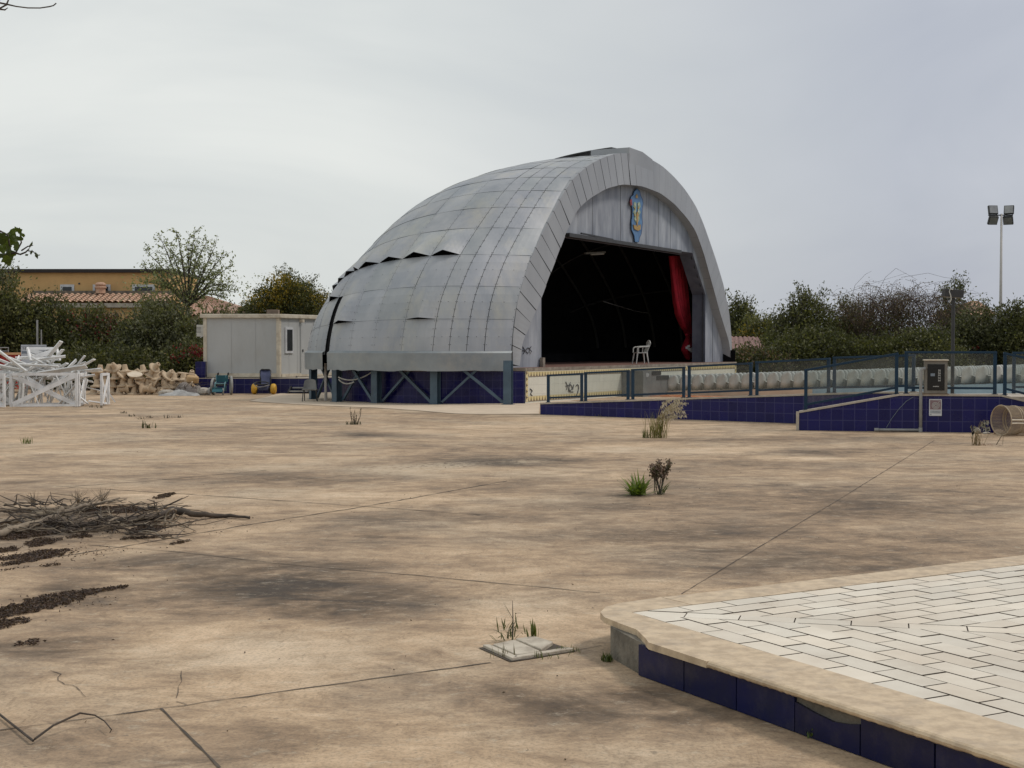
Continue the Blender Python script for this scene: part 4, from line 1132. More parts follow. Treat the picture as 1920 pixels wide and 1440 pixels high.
for i in range(5): glyph(mb, tq - .05 + i * .026, 1.005, .018, .02, -.056, 20 + i)
mb.build('lettering', M['whiteink'], cab)
mb = MB(); mb.box(onB(tq - .07, -.054, 1.26), (.09, .004, .06), rotB); mb.build('small_sticker', M['greyink'], cab)
mb = MB(); mb.box(onB(tq - wB / 2 - .012, .02, 1.2), (.02, .05, .09), rotB); mb.build('hinge', M['cream'], cab)
pipe = thing('drain_pipe', 'grey pipe running from the cabinet down the blue wall and along its foot', 'pipe', onB(hit(1727, pB, dB), -.06, 0))
tp = hit(1726.5, pB, dB)
mb = MB(); mb.tube([onB(tq - wB / 2 + .02, -.04, 1.40), onB(tp + .03, -.055, 1.39), onB(tp, -.06, 1.35), onB(tp, -.065, .9), onB(tp, -.065, .05)], .036, 10); mb.build('riser', M['palegrey'], pipe, smooth=True)
mb = MB(); mb.tube([onB(tp + .02, -.065, .045), onB(hit(1645, pB, dB), -.065, .04)], .030, 10); mb.build('floor_run', M['palegrey'], pipe, smooth=True)
mb = MB(); mb.tube([onB(hit(1640, pB, dB), -.065, .04), onB(hit(1648, pB, dB), -.065, .04)], .038, 10); mb.build('end_cap', M['palegrey'], pipe)
mb = MB(); mb.tube([onB(tp - .0, -.065, .0), onB(tp, -.065, .10)], .043, 10); mb.build('elbow', M['palegrey'], pipe)
# thin cable hanging on the wall
mb = MB(); c_ = [(1713, 744), (1700, 752), (1685, 768), (1672, 786), (1663, 802)]
mb.tube([onB(hit(x, pB, dB), -.015, G(x, y)[2] if False else CAM_H - (y - HOR) * 31.3 / F_PX) for x, y in c_], .006, 5)
tag(mb.build('thin_cable', M['greyink'], None, tuple(onB(hit(1690, pB, dB), -.015, .5))), 'thin grey cable drooping across the blue tiles left of the pipe', 'cable')
ts = hit(1754.5, pB, dB); zs0, zs1 = CAM_H - (780 - HOR) * 31.1 / F_PX, CAM_H - (748.5 - HOR) * 31.1 / F_PX
sg = thing('notice_sign', 'small white notice with a spiral emblem fixed to the blue tiles', 'sign', onB(ts, -.02, zs0))
sw = .268; mb = MB(); mb.box(onB(ts, -.012, (zs0 + zs1) / 2), (sw, .010, zs1 - zs0), rotB); mb.build('plate', M['signwhite'], sg, bevel=.003)
zc = zs1 - .125; mb = MB(); mb.box(onB(ts, -.0185, zc), (sw * .86, .003, .205), rotB); mb.build('emblem_panel', M['mauve'], sg)
mb = MB()
P = [onB(ts + (.012 + .075 * q) * math.cos(q * 6 * math.pi + .9), -.022, zc - .012 + (.012 + .075 * q) * math.sin(q * 6 * math.pi + .9)) for q in np.linspace(0, 1, 70)]
P += [onB(ts + .105, -.022, P[-1].z + .022)]
mb.tube(P, .0065, 5); mb.build('spiral', M['whiteink'], sg)
mb = MB()
for i in range(9): glyph(mb, ts - sw * .38 + i * .0255, zs0 + .105, .017, .020, -.0185, 40 + i)
for i in range(9): glyph(mb, ts - sw * .38 + i * .0255, zs0 + .068, .017, .020, -.0185, 60 + i)
glyph(mb, ts - sw * .36, zs0 + .032, .022, .018, -.0185, 80); mb.build('lettering', M['greyink'], sg)
# lamp post behind the railing
lp = AT(1786, 700, 32.4); lamp = thing('lamp_post', 'short dark lamp post with a box head rising behind the level glass panel', 'street lamp', (lp[0], lp[1], .78))
zh0, zh1 = CAM_H + (HOR - 557.5) * 32.4 / F_PX, CAM_H + (HOR - 543) * 32.4 / F_PX
mb = MB(); mb.tube([(lp[0], lp[1], .78), (lp[0], lp[1], zh0 + .05)], .042, 12); mb.lathe([(.09, 0), (.09, .015), (.05, .03)], (lp[0], lp[1], .78), 12); mb.build('pole', M['darkgrey'], lamp, smooth=False)
mb = MB(); mb.box((lp[0] - .01, lp[1], (zh0 + zh1) / 2), (.43, .26, zh1 - zh0), Matrix.Rotation(.08, 3, 'Y')); mb.build('lamp_head', M['darkgrey'], lamp, bevel=.01)
mb = MB(); mb.box((lp[0] - .01, lp[1], zh0 - .004), (.36, .2, .012), Matrix.Rotation(.08, 3, 'Y')); mb.build('lens', M['palegrey'], lamp)
cb = [AT(*q, 32.25) for q in ((1787, 543), (1781.5, 542), (1780, 547), (1782.5, 554), (1783.5, 561), (1781, 567))]
mb = MB(); mb.tube(cb, .012, 6); mb.build('loose_cable', M['plastic'], lamp, smooth=True)
# floodlight mast
ym = 80.0; mp = AT(1876, 600, ym); px2m = ym / F_PX
def FM(px, py, y=ym): return AT(px, py, y)
mast = thing('floodlight_mast', 'tall thin pole with four square floodlights behind the right hedge', 'floodlight', (mp[0], mp[1], 0))
top = FM(1876, 401)
mb = MB(); mb.tube([(mp[0], mp[1], 0), (mp[0], mp[1], top[2])], [.11, .055], 10); mb.build('pole', M['mast'], mast, smooth=True)
mb = MB(); mb.beam(FM(1853, 403.5), FM(1899, 403.5), .08, .06); mb.build('crossbar', M['darkgrey'], mast)
for (cx_, cy_, tilt, ry) in ((1862.5, 393, -.25, .1), (1891.5, 393, -.25, -.5), (1862.5, 414, .55, .1), (1890, 414, .55, -.5)):
    c = Vector(FM(cx_, cy_)); rot = Matrix.Rotation(ry, 3, 'Z') @ Matrix.Rotation(tilt, 3, 'X')
    mb = MB(); mb.box(c + rot @ Vector((0, .06, 0)), (.54, .16, .50), rot); h = mb.build('floodlight', M['darkgrey'], mast, bevel=.02)
    mb = MB(); mb.box(c + rot @ Vector((0, -.03, 0)), (.46, .01, .42), rot); mb.build('glass', M['galv'], h)
    mb = MB(); mb.beam(c + rot @ Vector((-.2, 0.05, .25 if cy_ > 403 else -.25)), c + Vector((-.2, 0, .30 if cy_ > 403 else -.30)), .04, .04); mb.beam(c + rot @ Vector((.2, .05, .25 if cy_ > 403 else -.25)), c + Vector((.2, 0, .30 if cy_ > 403 else -.30)), .04, .04); mb.build('bracket', M['darkgrey'], h)
# wire basket lying on its side
bk0 = G(1884, 819); rb = .315
bax = Vector((.93, .36, 0)).normalized()
bkc = Vector((bk0[0] + .03, bk0[1] + rb, rb + .01))
bsk = thing('wire_bin', 'tan wire mesh bin lying on its side against the blue wall', 'bin', (bkc.x, bkc.y, 0))
side = Vector((-bax.y, bax.x, 0)); Lb = .95
def ringp(u, r): return [bkc + bax * u + (side * math.cos(a_) + Vector((0, 0, 1)) * math.sin(a_)) * r for a_ in np.linspace(0, 2 * math.pi, 25)]
def rad(u): return rb - .06 * (u / Lb)
mb = MB()
for u in np.linspace(.02, Lb - .02, 34): mb.tube(ringp(u, rad(u)), .0055, 4, cap=False)
for a_ in np.linspace(0, 2 * math.pi, 61)[:-1]:
    mb.tube([bkc + bax * u + (side * math.cos(a_) + Vector((0, 0, 1)) * math.sin(a_)) * rad(u) for u in (0, Lb)], .0055, 4)
mb.build('mesh_body', M['wicker'], bsk)
for u in (0, .30, .36): 
    mb = MB(); mb.tube(ringp(u, rad(u) + .004), .014, 6, cap=False); mb.build('rim', M['wicker'], bsk, smooth=True)
mb = MB(); a_ = math.radians(200)
for dz in (0.02, -.05): mb.tube([bkc + bax * u + (side * math.cos(a_) + Vector((0, 0, 1)) * math.sin(a_ )) * (rad(u) + .02) + Vector((0, 0, .12 + dz - u * .05)) for u in (0, Lb)], .016, 5)
mb.build('side_bar', M['cream'], bsk)
def rock(name, label, c, size, material, seedv, cat='stone', group=None):
    r = np.random.default_rng(seedv); mb = MB(); nu, nv = 10, 7; vs = [(0, 0, -1)]
    ph = r.uniform(0, 6, 6)
    for j in range(1, nv):
        th = -math.pi / 2 + math.pi * j / nv
        for i in range(nu):
            an = 2 * math.pi * i / nu; k_ = 1 + .16 * math.sin(2 * an + ph[0]) + .12 * math.sin(3 * an + ph[1] + th * 2) + .1 * r.uniform(-1, 1)
            vs.append((math.cos(th) * math.cos(an) * k_, math.cos(th) * math.sin(an) * k_, math.sin(th) * (1 + .1 * r.uniform(-1, 1))))
    vs.append((0, 0, 1)); fs = []
    for i in range(nu): fs.append((0, 1 + (i + 1) % nu, 1 + i)); fs.append((len(vs) - 1, len(vs) - 1 - nu + i, len(vs) - 1 - nu + (i + 1) % nu))
    for j in range(nv - 2):
        for i in range(nu): fs.append((1 + j * nu + i, 1 + j * nu + (i + 1) % nu, 1 + (j + 1) * nu + (i + 1) % nu, 1 + (j + 1) * nu + i))
    vs = [(c[0] + q[0] * size[0], c[1] + q[1] * size[1], c[2] + max(q[2], -.75) * size[2] + size[2] * .75) for q in vs]
    mb.add(vs, fs); o = mb.build(name, material, None, tuple(c), smooth=False); return tag(o, label, cat, group)
rock('clay_shard', 'brown and white broken clay lump beside the tipped wire bin', G(1872, 814), (.11, .08, .06), mat('brown_clay', (.33, .16, .08), (.55, .5, .45), 5, .7, bump=.3), 3)
rock('stone', 'small pale flat stone at the foot of the blue wall left of the wire bin', G(1850, 814), (.10, .06, .03), M['stone'], 4)
rock('stone', 'round pale stone behind the dry weed near the wire bin', G(1833, 813), (.085, .07, .075), M['stone'], 5)

# ------------------------------------------------------------------ container office on its tiled plinth
yc = 56.6
def CX(px, y=yc): return (px - 960) / F_PX * y
def CZ(py, y=yc): return CAM_H + (HOR - py) * y / F_PX
cA = np.array([CX(382), yc]); cB = np.array([CX(524.5), yc]); u_ = (cB - cA); Wc = u_[0]
dc_ = np.array([.42, .907])                       # direction of the long side going away
Ldep = 6.2; zc0, zc1 = CZ(707), CZ(594)
plinth = thing('tiled_plinth', 'low blue tiled plinth carrying the white site cabin', 'plinth', (cA[0], cA[1], 0))
pp = [cA + np.array([-.12, -.35]), cB + np.array([1.25, -.35]), cB + np.array([1.25, -.35]) + dc_ * 7, cA + np.array([-.12, -.35]) + dc_ * 7]
mb = MB(); mb.prism([tuple(q) for q in pp], 0, zc0 - .06); mb.build('tiled_face', M['tile_big2'] if 'tile_big2' in M else tilemat('cobalt_plinth_tile', (.010, .012, .095), (.07, .07, .14), .36, width=.02), plinth)
mb = MB(); mb.prism([tuple(np.array(q) * 1.0) for q in pp], zc0 - .058, zc0 - .025); mb.build('edge_slab', M['cope'], plinth)
mb = MB(); a_ = pp[0]; mb.prism([(a_[0] - .14, a_[1] + .02), (a_[0] + .24, a_[1] + .02), (a_[0] + .24, a_[1] + .34), (a_[0] - .14, a_[1] + .34)], zc0 - .02, zc0 + .62); mb.build('tiled_corner', M['tile'], plinth)
mb = MB(); mb.prism([(a_[0] - .42, a_[1] + .1), (a_[0] - .13, a_[1] + .1), (a_[0] - .13, a_[1] + 1.2), (a_[0] - .42, a_[1] + 1.2)], 0, zc0 + .1); mb.build('tiled_corner', M['tile'], plinth)
cont = thing('site_cabin', 'grey white prefabricated cabin with cream trim beside the bandshell', 'cabin', (cA[0], cA[1], zc0))
def CP(u, v, z): q = cA + np.array([u, 0]) + dc_ * v; return Vector((q[0], q[1], z))
sk_rot = None
mb = MB()
for i, (ua, ub) in enumerate(((.12, Wc * .36), (Wc * .36 + .008, Wc * .68), (Wc * .68 + .008, Wc - .10))):
    mb.quad(CP(ua, .02, zc0 + .12), CP(ub, .02, zc0 + .12), CP(ub, .02, zc1 - .05), CP(ua, .02, zc1 - .05))
mb.quad(CP(.12, .04, zc0 + .12), CP(Wc - .1, .04, zc0 + .12), CP(Wc - .1, .04, zc1 - .05), CP(.12, .04, zc1 - .05))
for i in range(10):
    va, vb = .10 + (Ldep - .2) * i / 10, .10 + (Ldep - .2) * (i + 1) / 10 - .012
    mb.quad(CP(Wc - .02, va, zc0 + .1), CP(Wc - .02, vb, zc0 + .1), CP(Wc - .02, vb, zc1 - .02), CP(Wc - .02, va, zc1 - .02))
mb.quad(CP(.02, 0.1, zc0 + .1), CP(.02, Ldep, zc0 + .1), CP(.02, Ldep, zc1), CP(.02, .1, zc1)); mb.quad(CP(.02, Ldep, zc0), CP(Wc, Ldep, zc0), CP(Wc, Ldep, zc1), CP(.02, Ldep, zc1))
mb.build('wall_panel', M['panel'], cont)
mb = MB()
zt = zc1 + .10
P = [CP(-.08, -.12, zc1 - .05), CP(Wc + .10, -.12, zc1 - .05), CP(Wc + .10, Ldep + .1, zc1 - .05), CP(-.08, Ldep + .1, zc1 - .05)]
Q = [q + Vector((0, 0, .16)) for q in P]
mb.add(P + Q, [(3, 2, 1, 0), (4, 5, 6, 7), (0, 1, 5, 4), (1, 2, 6, 5), (2, 3, 7, 6), (3, 0, 4, 7)]); mb.build('roof_trim', M['cream'], cont, bevel=.02)
for u, v in ((.0, -.02), (Wc - .12, -.02), (Wc - .12, Ldep - .1), (0, Ldep - .1)):
    mb = MB(); P = [CP(u, v, zc0), CP(u + .13, v, zc0), CP(u + .13, v + .12, zc0), CP(u, v + .12, zc0)]; Q = [Vector((q.x, q.y, zc1 - .055)) for q in P]
    mb.add(P + Q, [(3, 2, 1, 0), (4, 5, 6, 7), (0, 1, 5, 4), (1, 2, 6, 5), (2, 3, 7, 6), (3, 0, 4, 7)]); mb.build('corner_post', M['cream'], cont)
mb = MB(); mb.beam(CP(.13, -.005, zc0 + .075), CP(Wc - .12, -.005, zc0 + .075), .06, .15, (0, 0, 1)); mb.beam(CP(Wc + .0, .12, zc0 + .06), CP(Wc + .0, Ldep - .1, zc0 + .06), .06, .13); mb.build('base_rail', M['cream'], cont)
def sidebox(name, v0, v1, z0, z1, material, out=.02, parent=cont):
    mb = MB(); P = [CP(Wc - .03, v0, z0), CP(Wc - .03, v1, z0), CP(Wc - .03, v1, z1), CP(Wc - .03, v0, z1)]; Q = [q + Vector((out + .03, -.01, 0)) for q in P]
    mb.add(P + Q, [(3, 2, 1, 0), (4, 5, 6, 7), (0, 1, 5, 4), (1, 2, 6, 5), (2, 3, 7, 6), (3, 0, 4, 7)]); return mb.build(name, material, parent)
wn = sidebox('window', .38, .95, zc0 + .95, zc0 + 2.0, M['signwhite'], .03); sidebox('pane', .48, .85, zc0 + 1.05, zc0 + 1.9, M['glassdark'], .045, wn)
dr = sidebox('door', 1.5, 2.4, zc0 + .08, zc0 + 2.12, M['panel'], .03); sidebox('handle', 1.56, 1.62, zc0 + 1.0, zc0 + 1.1, M['darkgrey'], .06, dr)
dr = sidebox('door', 2.6, 3.5, zc0 + .08, zc0 + 2.12, M['signwhite'], .03); sidebox('handle', 3.38, 3.44, zc0 + 1.0, zc0 + 1.1, M['darkgrey'], .06, dr)
sidebox('shutter', 4.3, 5.4, zc0 + 1.0, zc0 + 1.95, M['cream'], .03)
for v in (1.45, 3.05): sidebox('wall_lamp', v, v + .14, zc1 - .2, zc1 - .08, M['cream'], .12)
ac = MB(); ac.box(CP(-.30, .5, CZ(620)), (.52, .30, .47)); aco = ac.build('air_conditioner', M['plastic'], cont, bevel=.015)
mb = MB(); mb.beam(CP(-.06, .36, CZ(624)), CP(-.34, .33, CZ(633)), .03, .03); mb.build('bracket', M['signwhite'], aco)
mb = MB()
for i in range(5): mb.beam(CP(-.5, .336, CZ(614) - i * .05), CP(-.3, .336, CZ(614) - i * .05), .02, .012)
mb.build('grille', M['darkgrey'], aco)
stp = thing('metal_steps', 'short flight of dark steps up to the side of the site cabin', 'steps', (CX(562), yc - .5, 0))
for i in range(4):
    mb = MB(); x0 = CX(548 + i * 4.0); mb.box(((x0 + CX(582)) / 2, yc - .62 + i * .26, .10 + .135 * i), (CX(582) - x0, .30, .05)); mb.build('tread', M['galv'], stp)
for x in (546, 583):
    mb = MB(); mb.beam((CX(x), yc - .75, .03), (CX(x + 8), yc + .4, .62), .05, .14); mb.build('stringer', M['darkgrey'], stp)
# ------------------------------------------------------------------ vegetation tools
def leaf_object(name, P, Nrm, L, Wd, C, parent=None, material=None, loc=None, kind=None):
    """P centres (n,3), Nrm directions of the leaf axis, L length, Wd width, C colours -> one mesh of rhombic leaves"""
    n = len(P)
    ax = Nrm / (np.linalg.norm(Nrm, axis=1)[:, None] + 1e-9)
    rv = RNG.normal(size=(n, 3)); sd = np.cross(ax, rv); sd /= (np.linalg.norm(sd, axis=1)[:, None] + 1e-9)
    L = np.broadcast_to(L, (n,))[:, None]; Wd = np.broadcast_to(Wd, (n,))[:, None]
    up = np.cross(sd, ax)
    v = np.stack([P - ax * L * .5, P + sd * Wd * .5 - up * Wd * .12, P + ax * L * .5, P - sd * Wd * .5 - up * Wd * .12], 1).reshape(-1, 3)
    off = np.array(OFF[parent.name]) if parent is not None else np.array(loc if loc is not None else (0, 0, 0))
    v = v - off
    me = bpy.data.meshes.new(name)
    me.vertices.add(4 * n); me.vertices.foreach_set('co', v.ravel().astype(np.float32))
    me.loops.add(4 * n); me.loops.foreach_set('vertex_index', np.arange(4 * n, dtype=np.int32))
    me.polygons.add(n); me.polygons.foreach_set('loop_start', np.arange(0, 4 * n, 4, dtype=np.int32)); me.polygons.foreach_set('loop_total', np.full(n, 4, dtype=np.int32))
    me.update(calc_edges=True)
    at = me.color_attributes.new('tint', 'FLOAT_COLOR', 'POINT')
    at.data.foreach_set('color', np.repeat(np.c_[C, np.ones(n)], 4, axis=0).astype(np.float32).ravel())
    me.materials.append(material or M['leaf'])
    o = bpy.data.objects.new(name, me); COL.objects.link(o)
    if parent is not None: o.parent = parent
    elif loc is not None: o.location = loc
    OFF[o.name] = Vector(off)
    if kind: o['kind'] = kind
    return o

PAL = {
 'dark':  [(.042, .046, .018), (.058, .060, .024), (.078, .077, .032), (.030, .034, .014)],
 'olive': [(.075, .078, .030), (.095, .092, .038), (.060, .062, .025), (.050, .054, .022)],
 'grey':  [(.082, .085, .050), (.105, .105, .066), (.06, .064, .036)],
 'brown': [(.085, .058, .038), (.065, .045, .034), (.10, .065, .045), (.06, .055, .03)],
 'yellow':[(.24, .165, .024), (.19, .135, .022), (.10, .09, .02), (.075, .075, .022)],
 'fresh': [(.085, .105, .030), (.11, .125, .042), (.07, .085, .026)],
 'red':   [(.22, .02, .03), (.16, .015, .025), (.28, .035, .045)],
}
def colours(pal, n, clump=None):
    A = np.array(PAL[pal]); c = A[RNG.integers(0, len(A), n)] * (1.0 if pal == 'red' else 1.6)
    return c * RNG.uniform(.7, 1.25, (n, 1))

def crown(lobes, ncl, per, csize, leaf, aspect, pal, pal2=None, mix2=0.0, up=.35):
    """lobes: list of (x,y,z,rx,ry,rz). Leaf clumps sit near the lobe surfaces, thinner inside."""
    lb = np.array(lobes); vol = lb[:, 3] * lb[:, 5]; pr = vol / vol.sum()
    which = RNG.choice(len(lb), ncl, p=pr)
    dirs = RNG.normal(size=(ncl, 3)); dirs /= np.linalg.norm(dirs, axis=1)[:, None]; dirs[:, 2] = np.where(dirs[:, 2] < -.6, -dirs[:, 2], dirs[:, 2])
    rr = RNG.uniform(.45, 1.05, ncl) ** .6
    cc = lb[which, :3] + dirs * lb[which, 3:6] * rr[:, None]
    cs = csize * RNG.uniform(.55, 1.4, ncl)
    P = np.repeat(cc, per, axis=0) + RNG.normal(size=(ncl * per, 3)) * np.repeat(cs, per)[:, None] * np.array([1, 1, .75])
    out = np.repeat(dirs, per, axis=0); ax = RNG.normal(size=P.shape) * .8 + out * .7 + np.array([0, 0, up])
    base = colours(pal, ncl)
    if pal2 is not None:
        m = RNG.random(ncl) < mix2; base[m] = colours(pal2, int(m.sum()))
    C = np.repeat(base, per, axis=0) * RNG.uniform(.75, 1.25, (len(P), 1))
    L = leaf * RNG.uniform(.6, 1.3, len(P))
    return P, ax, L, L * aspect, C, cc

def limb(mb, p, q, r0, r1, wob=.1, n=5, seg=6):
    p, q = np.array(p, float), np.array(q, float); d = q - p; L = np.linalg.norm(d)
    pts = [p + d * t + RNG.normal(size=3) * wob * L * math.sin(math.pi * t) * .35 for t in np.linspace(0, 1, seg)]
    mb.tube(pts, list(np.linspace(r0, r1, seg)), n); return pts

def shrub(name, label, cat, px, top, half, y, foot_z=0.0, pal='dark', pal2=None, mix2=.25, ncl=260, per=26, leaf=.17, aspect=.45, nl=7, group=None, csize=.30, twigs=14, bottom=None, depth=.7, flowers=None, dome=.75):
    cx = (px - 960) / F_PX * y; hw = half / F_PX * y; zt = CAM_H + (HOR - top) * y / F_PX
    zb = foot_z if bottom is None else CAM_H + (HOR - bottom) * y / F_PX
    t = thing(name, label, cat, (cx, y, 0), group)
    H_ = zt - zb; lobes = []; ncl = int(ncl * 1.35) if name == 'shrub' else ncl
    for i in range(nl):
        u = -1 + 2 * (i + .5) / nl + RNG.uniform(-.1, .1)
        hgt = zt - H_ * dome * .55 * abs(u) ** 2.2 - RNG.uniform(0, .16) * H_
        rx = hw * RNG.uniform(.34, .5); rz = H_ * RNG.uniform(.22, .30)
        lobes.append((cx + u * hw * .68, y + RNG.uniform(-.5, .5) * hw * depth, hgt - rz, rx, rx * depth + .3, rz))
        lobes.append((cx + u * hw * .74, y + RNG.uniform(-.4, .4) * hw * depth, zb + (hgt - zb) * .42, rx * 1.05, rx * depth + .35, (hgt - zb) * .36))
    P, ax, L, W_, C, cc = crown(lobes, ncl, per, csize, leaf, aspect, pal, pal2, mix2)
    keep = P[:, 2] > zb + .02
    P, ax, L, W_, C = P[keep], ax[keep], L[keep], W_[keep], C[keep]
    tb = MB()
    nst = 3
    for i in range(nst): limb(tb, (cx + RNG.uniform(-.2, .2), y + RNG.uniform(-.2, .2), 0), (cx + RNG.uniform(-.5, .5) * hw, y, zb + H_ * .55), .12, .05, .25)
    for lb_ in lobes[::2]: limb(tb, (cx + (lb_[0] - cx) * .3, y, zb + H_ * .35), (lb_[0], lb_[1], lb_[2]), .06, .02, .25)
    EP = []; EA = []
    for i in range(twigs):
        l_ = lobes[2 * RNG.integers(0, nl)]; an = RNG.uniform(0, 2 * math.pi)
        p0 = np.array([l_[0] + RNG.uniform(-.6, .6) * l_[3], l_[1] + RNG.uniform(-.5, .5) * l_[4], l_[2] + l_[5] * .5])
        p1 = p0 + np.array([RNG.normal(0, .35), RNG.normal(0, .3), RNG.uniform(.5, 1.0)]) * (l_[5] * .75 + .25)
        pts = limb(tb, p0, p1, .022, .008, .2, 4)
        for q in pts[2:]:
            k_ = 7; EP.append(q + RNG.normal(size=(k_, 3)) * .11); EA.append(RNG.normal(size=(k_, 3)) * .6 + np.array([0, 0, .7]))
    if EP:
        EP = np.concatenate(EP); EA = np.concatenate(EA); n = len(EP); EL = leaf * RNG.uniform(.6, 1.1, n)
        P = np.concatenate([P, EP]); ax = np.concatenate([ax, EA]); L = np.r_[L, EL]; W_ = np.r_[W_, EL * aspect]; C = np.concatenate([C, colours(pal, n)])
    tb.build('trunk', M['bark'], t)
    leaf_object('crown', P, ax, L, W_, C, t)
    if flowers:
        for (fx, fy, fr, nfl, fp) in flowers:
            fp_ = AT(fx, fy, y - hw * depth * .75 - .45); Pf = fp_ + RNG.normal(size=(nfl, 3)) * np.array([fr, .25, fr * .5]) / F_PX * y
            leaf_object('blossom', Pf, RNG.normal(size=(nfl, 3)), .10, .08, colours(fp, nfl), t)
    return t

LG = 'shrubs of the dense hedge at the left'; RG = 'shrubs of the dense hedge at the right'
shrub('shrub', 'tall dark bushy tree at the left edge, in front of the yellow house', 'tree', 0, 490, 88, 63, pal='dark', pal2='olive', mix2=.4, ncl=420, per=26, nl=7, group=LG, twigs=22, dome=.9)
shrub('shrub', 'dark green hedge bush behind the blue white board and white planks', 'shrub', 92, 556, 92, 64, pal='dark', pal2='olive', mix2=.35, ncl=420, group=LG, twigs=22, dome=.5)
shrub('shrub', 'low hedge bush with reddish blossom under the tiled roof of the yellow house', 'shrub', 195, 578, 86, 65, pal='olive', pal2='brown', mix2=.35, ncl=380, group=LG, twigs=20, dome=.35, flowers=[(180, 612, 34, 70, 'red'), (215, 622, 30, 50, 'brown')])
shrub('shrub', 'broad grey green hedge bush in front of the right half of the yellow house', 'shrub', 308, 545, 90, 63.5, pal='olive', pal2='grey', mix2=.6, ncl=480, group=LG, twigs=26, dome=.6)
shrub('shrub', 'dark low bush with red blossom left of the site cabin', 'shrub', 345, 640, 52, 60.5, pal='dark', pal2='olive', ncl=220, group=LG, twigs=10, flowers=[(362, 656, 14, 70, 'red'), (376, 664, 8, 50, 'red'), (330, 670, 9, 24, 'red')])
shrub('shrub', 'dark hedge bush filling the gap behind the concrete cones', 'shrub', 190, 650, 120, 61.5, pal='dark', ncl=380, group=LG, twigs=6, dome=.2)
shrub('shrub', 'brown green bush between the sparse tree and the cabin roof', 'shrub', 412, 578, 50, 68, pal='olive', pal2='brown', mix2=.4, ncl=200, group=LG, twigs=12)
shrub('round_tree', 'dense round tree with yellowish blossom behind the gap between cabin and bandshell', 'tree', 548, 510, 92, 82, pal='dark', pal2='yellow', mix2=.45, ncl=1100, per=28, leaf=.15, nl=9, csize=.26, twigs=26, bottom=630, dome=.95, depth=.8)
shrub('shrub', 'small loose green bush at the left foot of the round yellowish tree', 'shrub', 462, 572, 22, 80, pal='olive', ncl=110, leaf=.15, nl=4, twigs=10, bottom=640, csize=.2)

def sparse_tree():
    y = 65.6; b = AT(352, 640, y)
    t = thing('sparse_tree', 'open leggy tree with sparse pale leaves standing above the left hedge', 'tree', (b[0], y, 0))
    mb = MB(); P = []; A = []
    fork = AT(352, 575, y)
    limb(mb, (b[0], y, 0), fork, .13, .10, .1, 7)
    ends = [(272, 470), (300, 444), (318, 462), (332, 438), (352, 450), (366, 436), (372, 468), (388, 452), (404, 462), (418, 480), (432, 500), (440, 548), (425, 535), (405, 515), (290, 505), (268, 500), (312, 500), (340, 490), (380, 500), (270, 530), (296, 540), (420, 560)]
    for i, e_ in enumerate(ends):
        dy = RNG.uniform(-1.3, 1.3); q = AT(e_[0], e_[1], y + dy)
        s0 = fork + (q - fork) * 0; mid = fork + (q - fork) * .45 + np.array([RNG.normal(0, .1), 0, .18 + (.25 if e_[1] > 510 else 0)])
        pts = [fork + (mid - fork) * u for u in np.linspace(0, 1, 4)] + [mid + (q - mid) * u + np.array([0, 0, .06 * math.sin(u * 3)]) for u in np.linspace(.25, 1, 5)]
        mb.tube(pts, list(np.linspace(.055, .008, len(pts))), 5)
        for k_, p in enumerate(pts[3:]):
            dens = 5 if k_ < 5 else 4
            P.append(p + RNG.normal(size=(dens, 3)) * .17); A.append(RNG.normal(size=(dens, 3)) + np.array([0, 0, .5]))
            for s in range(3):
                d = RNG.normal(size=3); d[2] = abs(d[2]) * .9 + .1; d *= RNG.uniform(.25, .62) / np.linalg.norm(d); tip = p + d
                mb.tube([p, p + d * .5 + RNG.normal(size=3) * .03, tip], [.010, .008, .005], 4)
                n_ = 6; P.append(np.array([p + d * u for u in RNG.uniform(.3, 1.05, n_)]) + RNG.normal(size=(n_, 3)) * .055); A.append(RNG.normal(size=(n_, 3)) + d)
    for i in range(150):
        q = AT(RNG.normal(350, 46), RNG.normal(545, 24), y + RNG.uniform(-.9, .9)); P.append(q + RNG.normal(size=(12, 3)) * .2); A.append(RNG.normal(size=(12, 3)))
    mb.build('trunk', M['bark'], t)
    P = np.concatenate(P); A = np.concatenate(A); n = len(P); L = .135 * RNG.uniform(.6, 1.25, n)
    leaf_object('crown', P, A, L, L * .5, colours('grey', n) * 1.15 + colours('fresh', n) * .55, t)
sparse_tree()

shrub('shrub', 'dark leafy tree rising directly behind the right foot of the bandshell', 'tree', 1382, 548, 52, 92, pal='dark', pal2='olive', mix2=.3, ncl=340, leaf=.2, group=RG, twigs=14, dome=1.0)
shrub('shrub', 'olive bush with a yellow green top right of the bandshell', 'shrub', 1425, 584, 50, 86, pal='olive', pal2='yellow', mix2=.2, ncl=280, leaf=.17, group=RG, twigs=10)
shrub('shrub', 'tall open laurel bush with upright leafy shoots, left of the bare tangle', 'shrub', 1510, 548, 78, 74, pal='dark', pal2='olive', mix2=.5, ncl=420, per=24, group=RG, twigs=60, dome=.75)
shrub('shrub', 'low brownish bush in front of the pink roof right of the bandshell', 'shrub', 1415, 655, 62, 70, pal='dark', pal2='brown', mix2=.25, ncl=260, group=RG, twigs=8, dome=.3)
shrub('shrub', 'dark dense bush below the laurel, behind the white seats', 'shrub', 1530, 620, 90, 71, pal='dark', pal2='olive', mix2=.3, ncl=420, group=RG, twigs=18, dome=.3)
shrub('shrub', 'brown green bush overgrown by the bare purple brown tangle', 'shrub', 1668, 565, 100, 74, pal='brown', pal2='olive', mix2=.45, ncl=480, group=RG, twigs=20, dome=.55, leaf=.13)
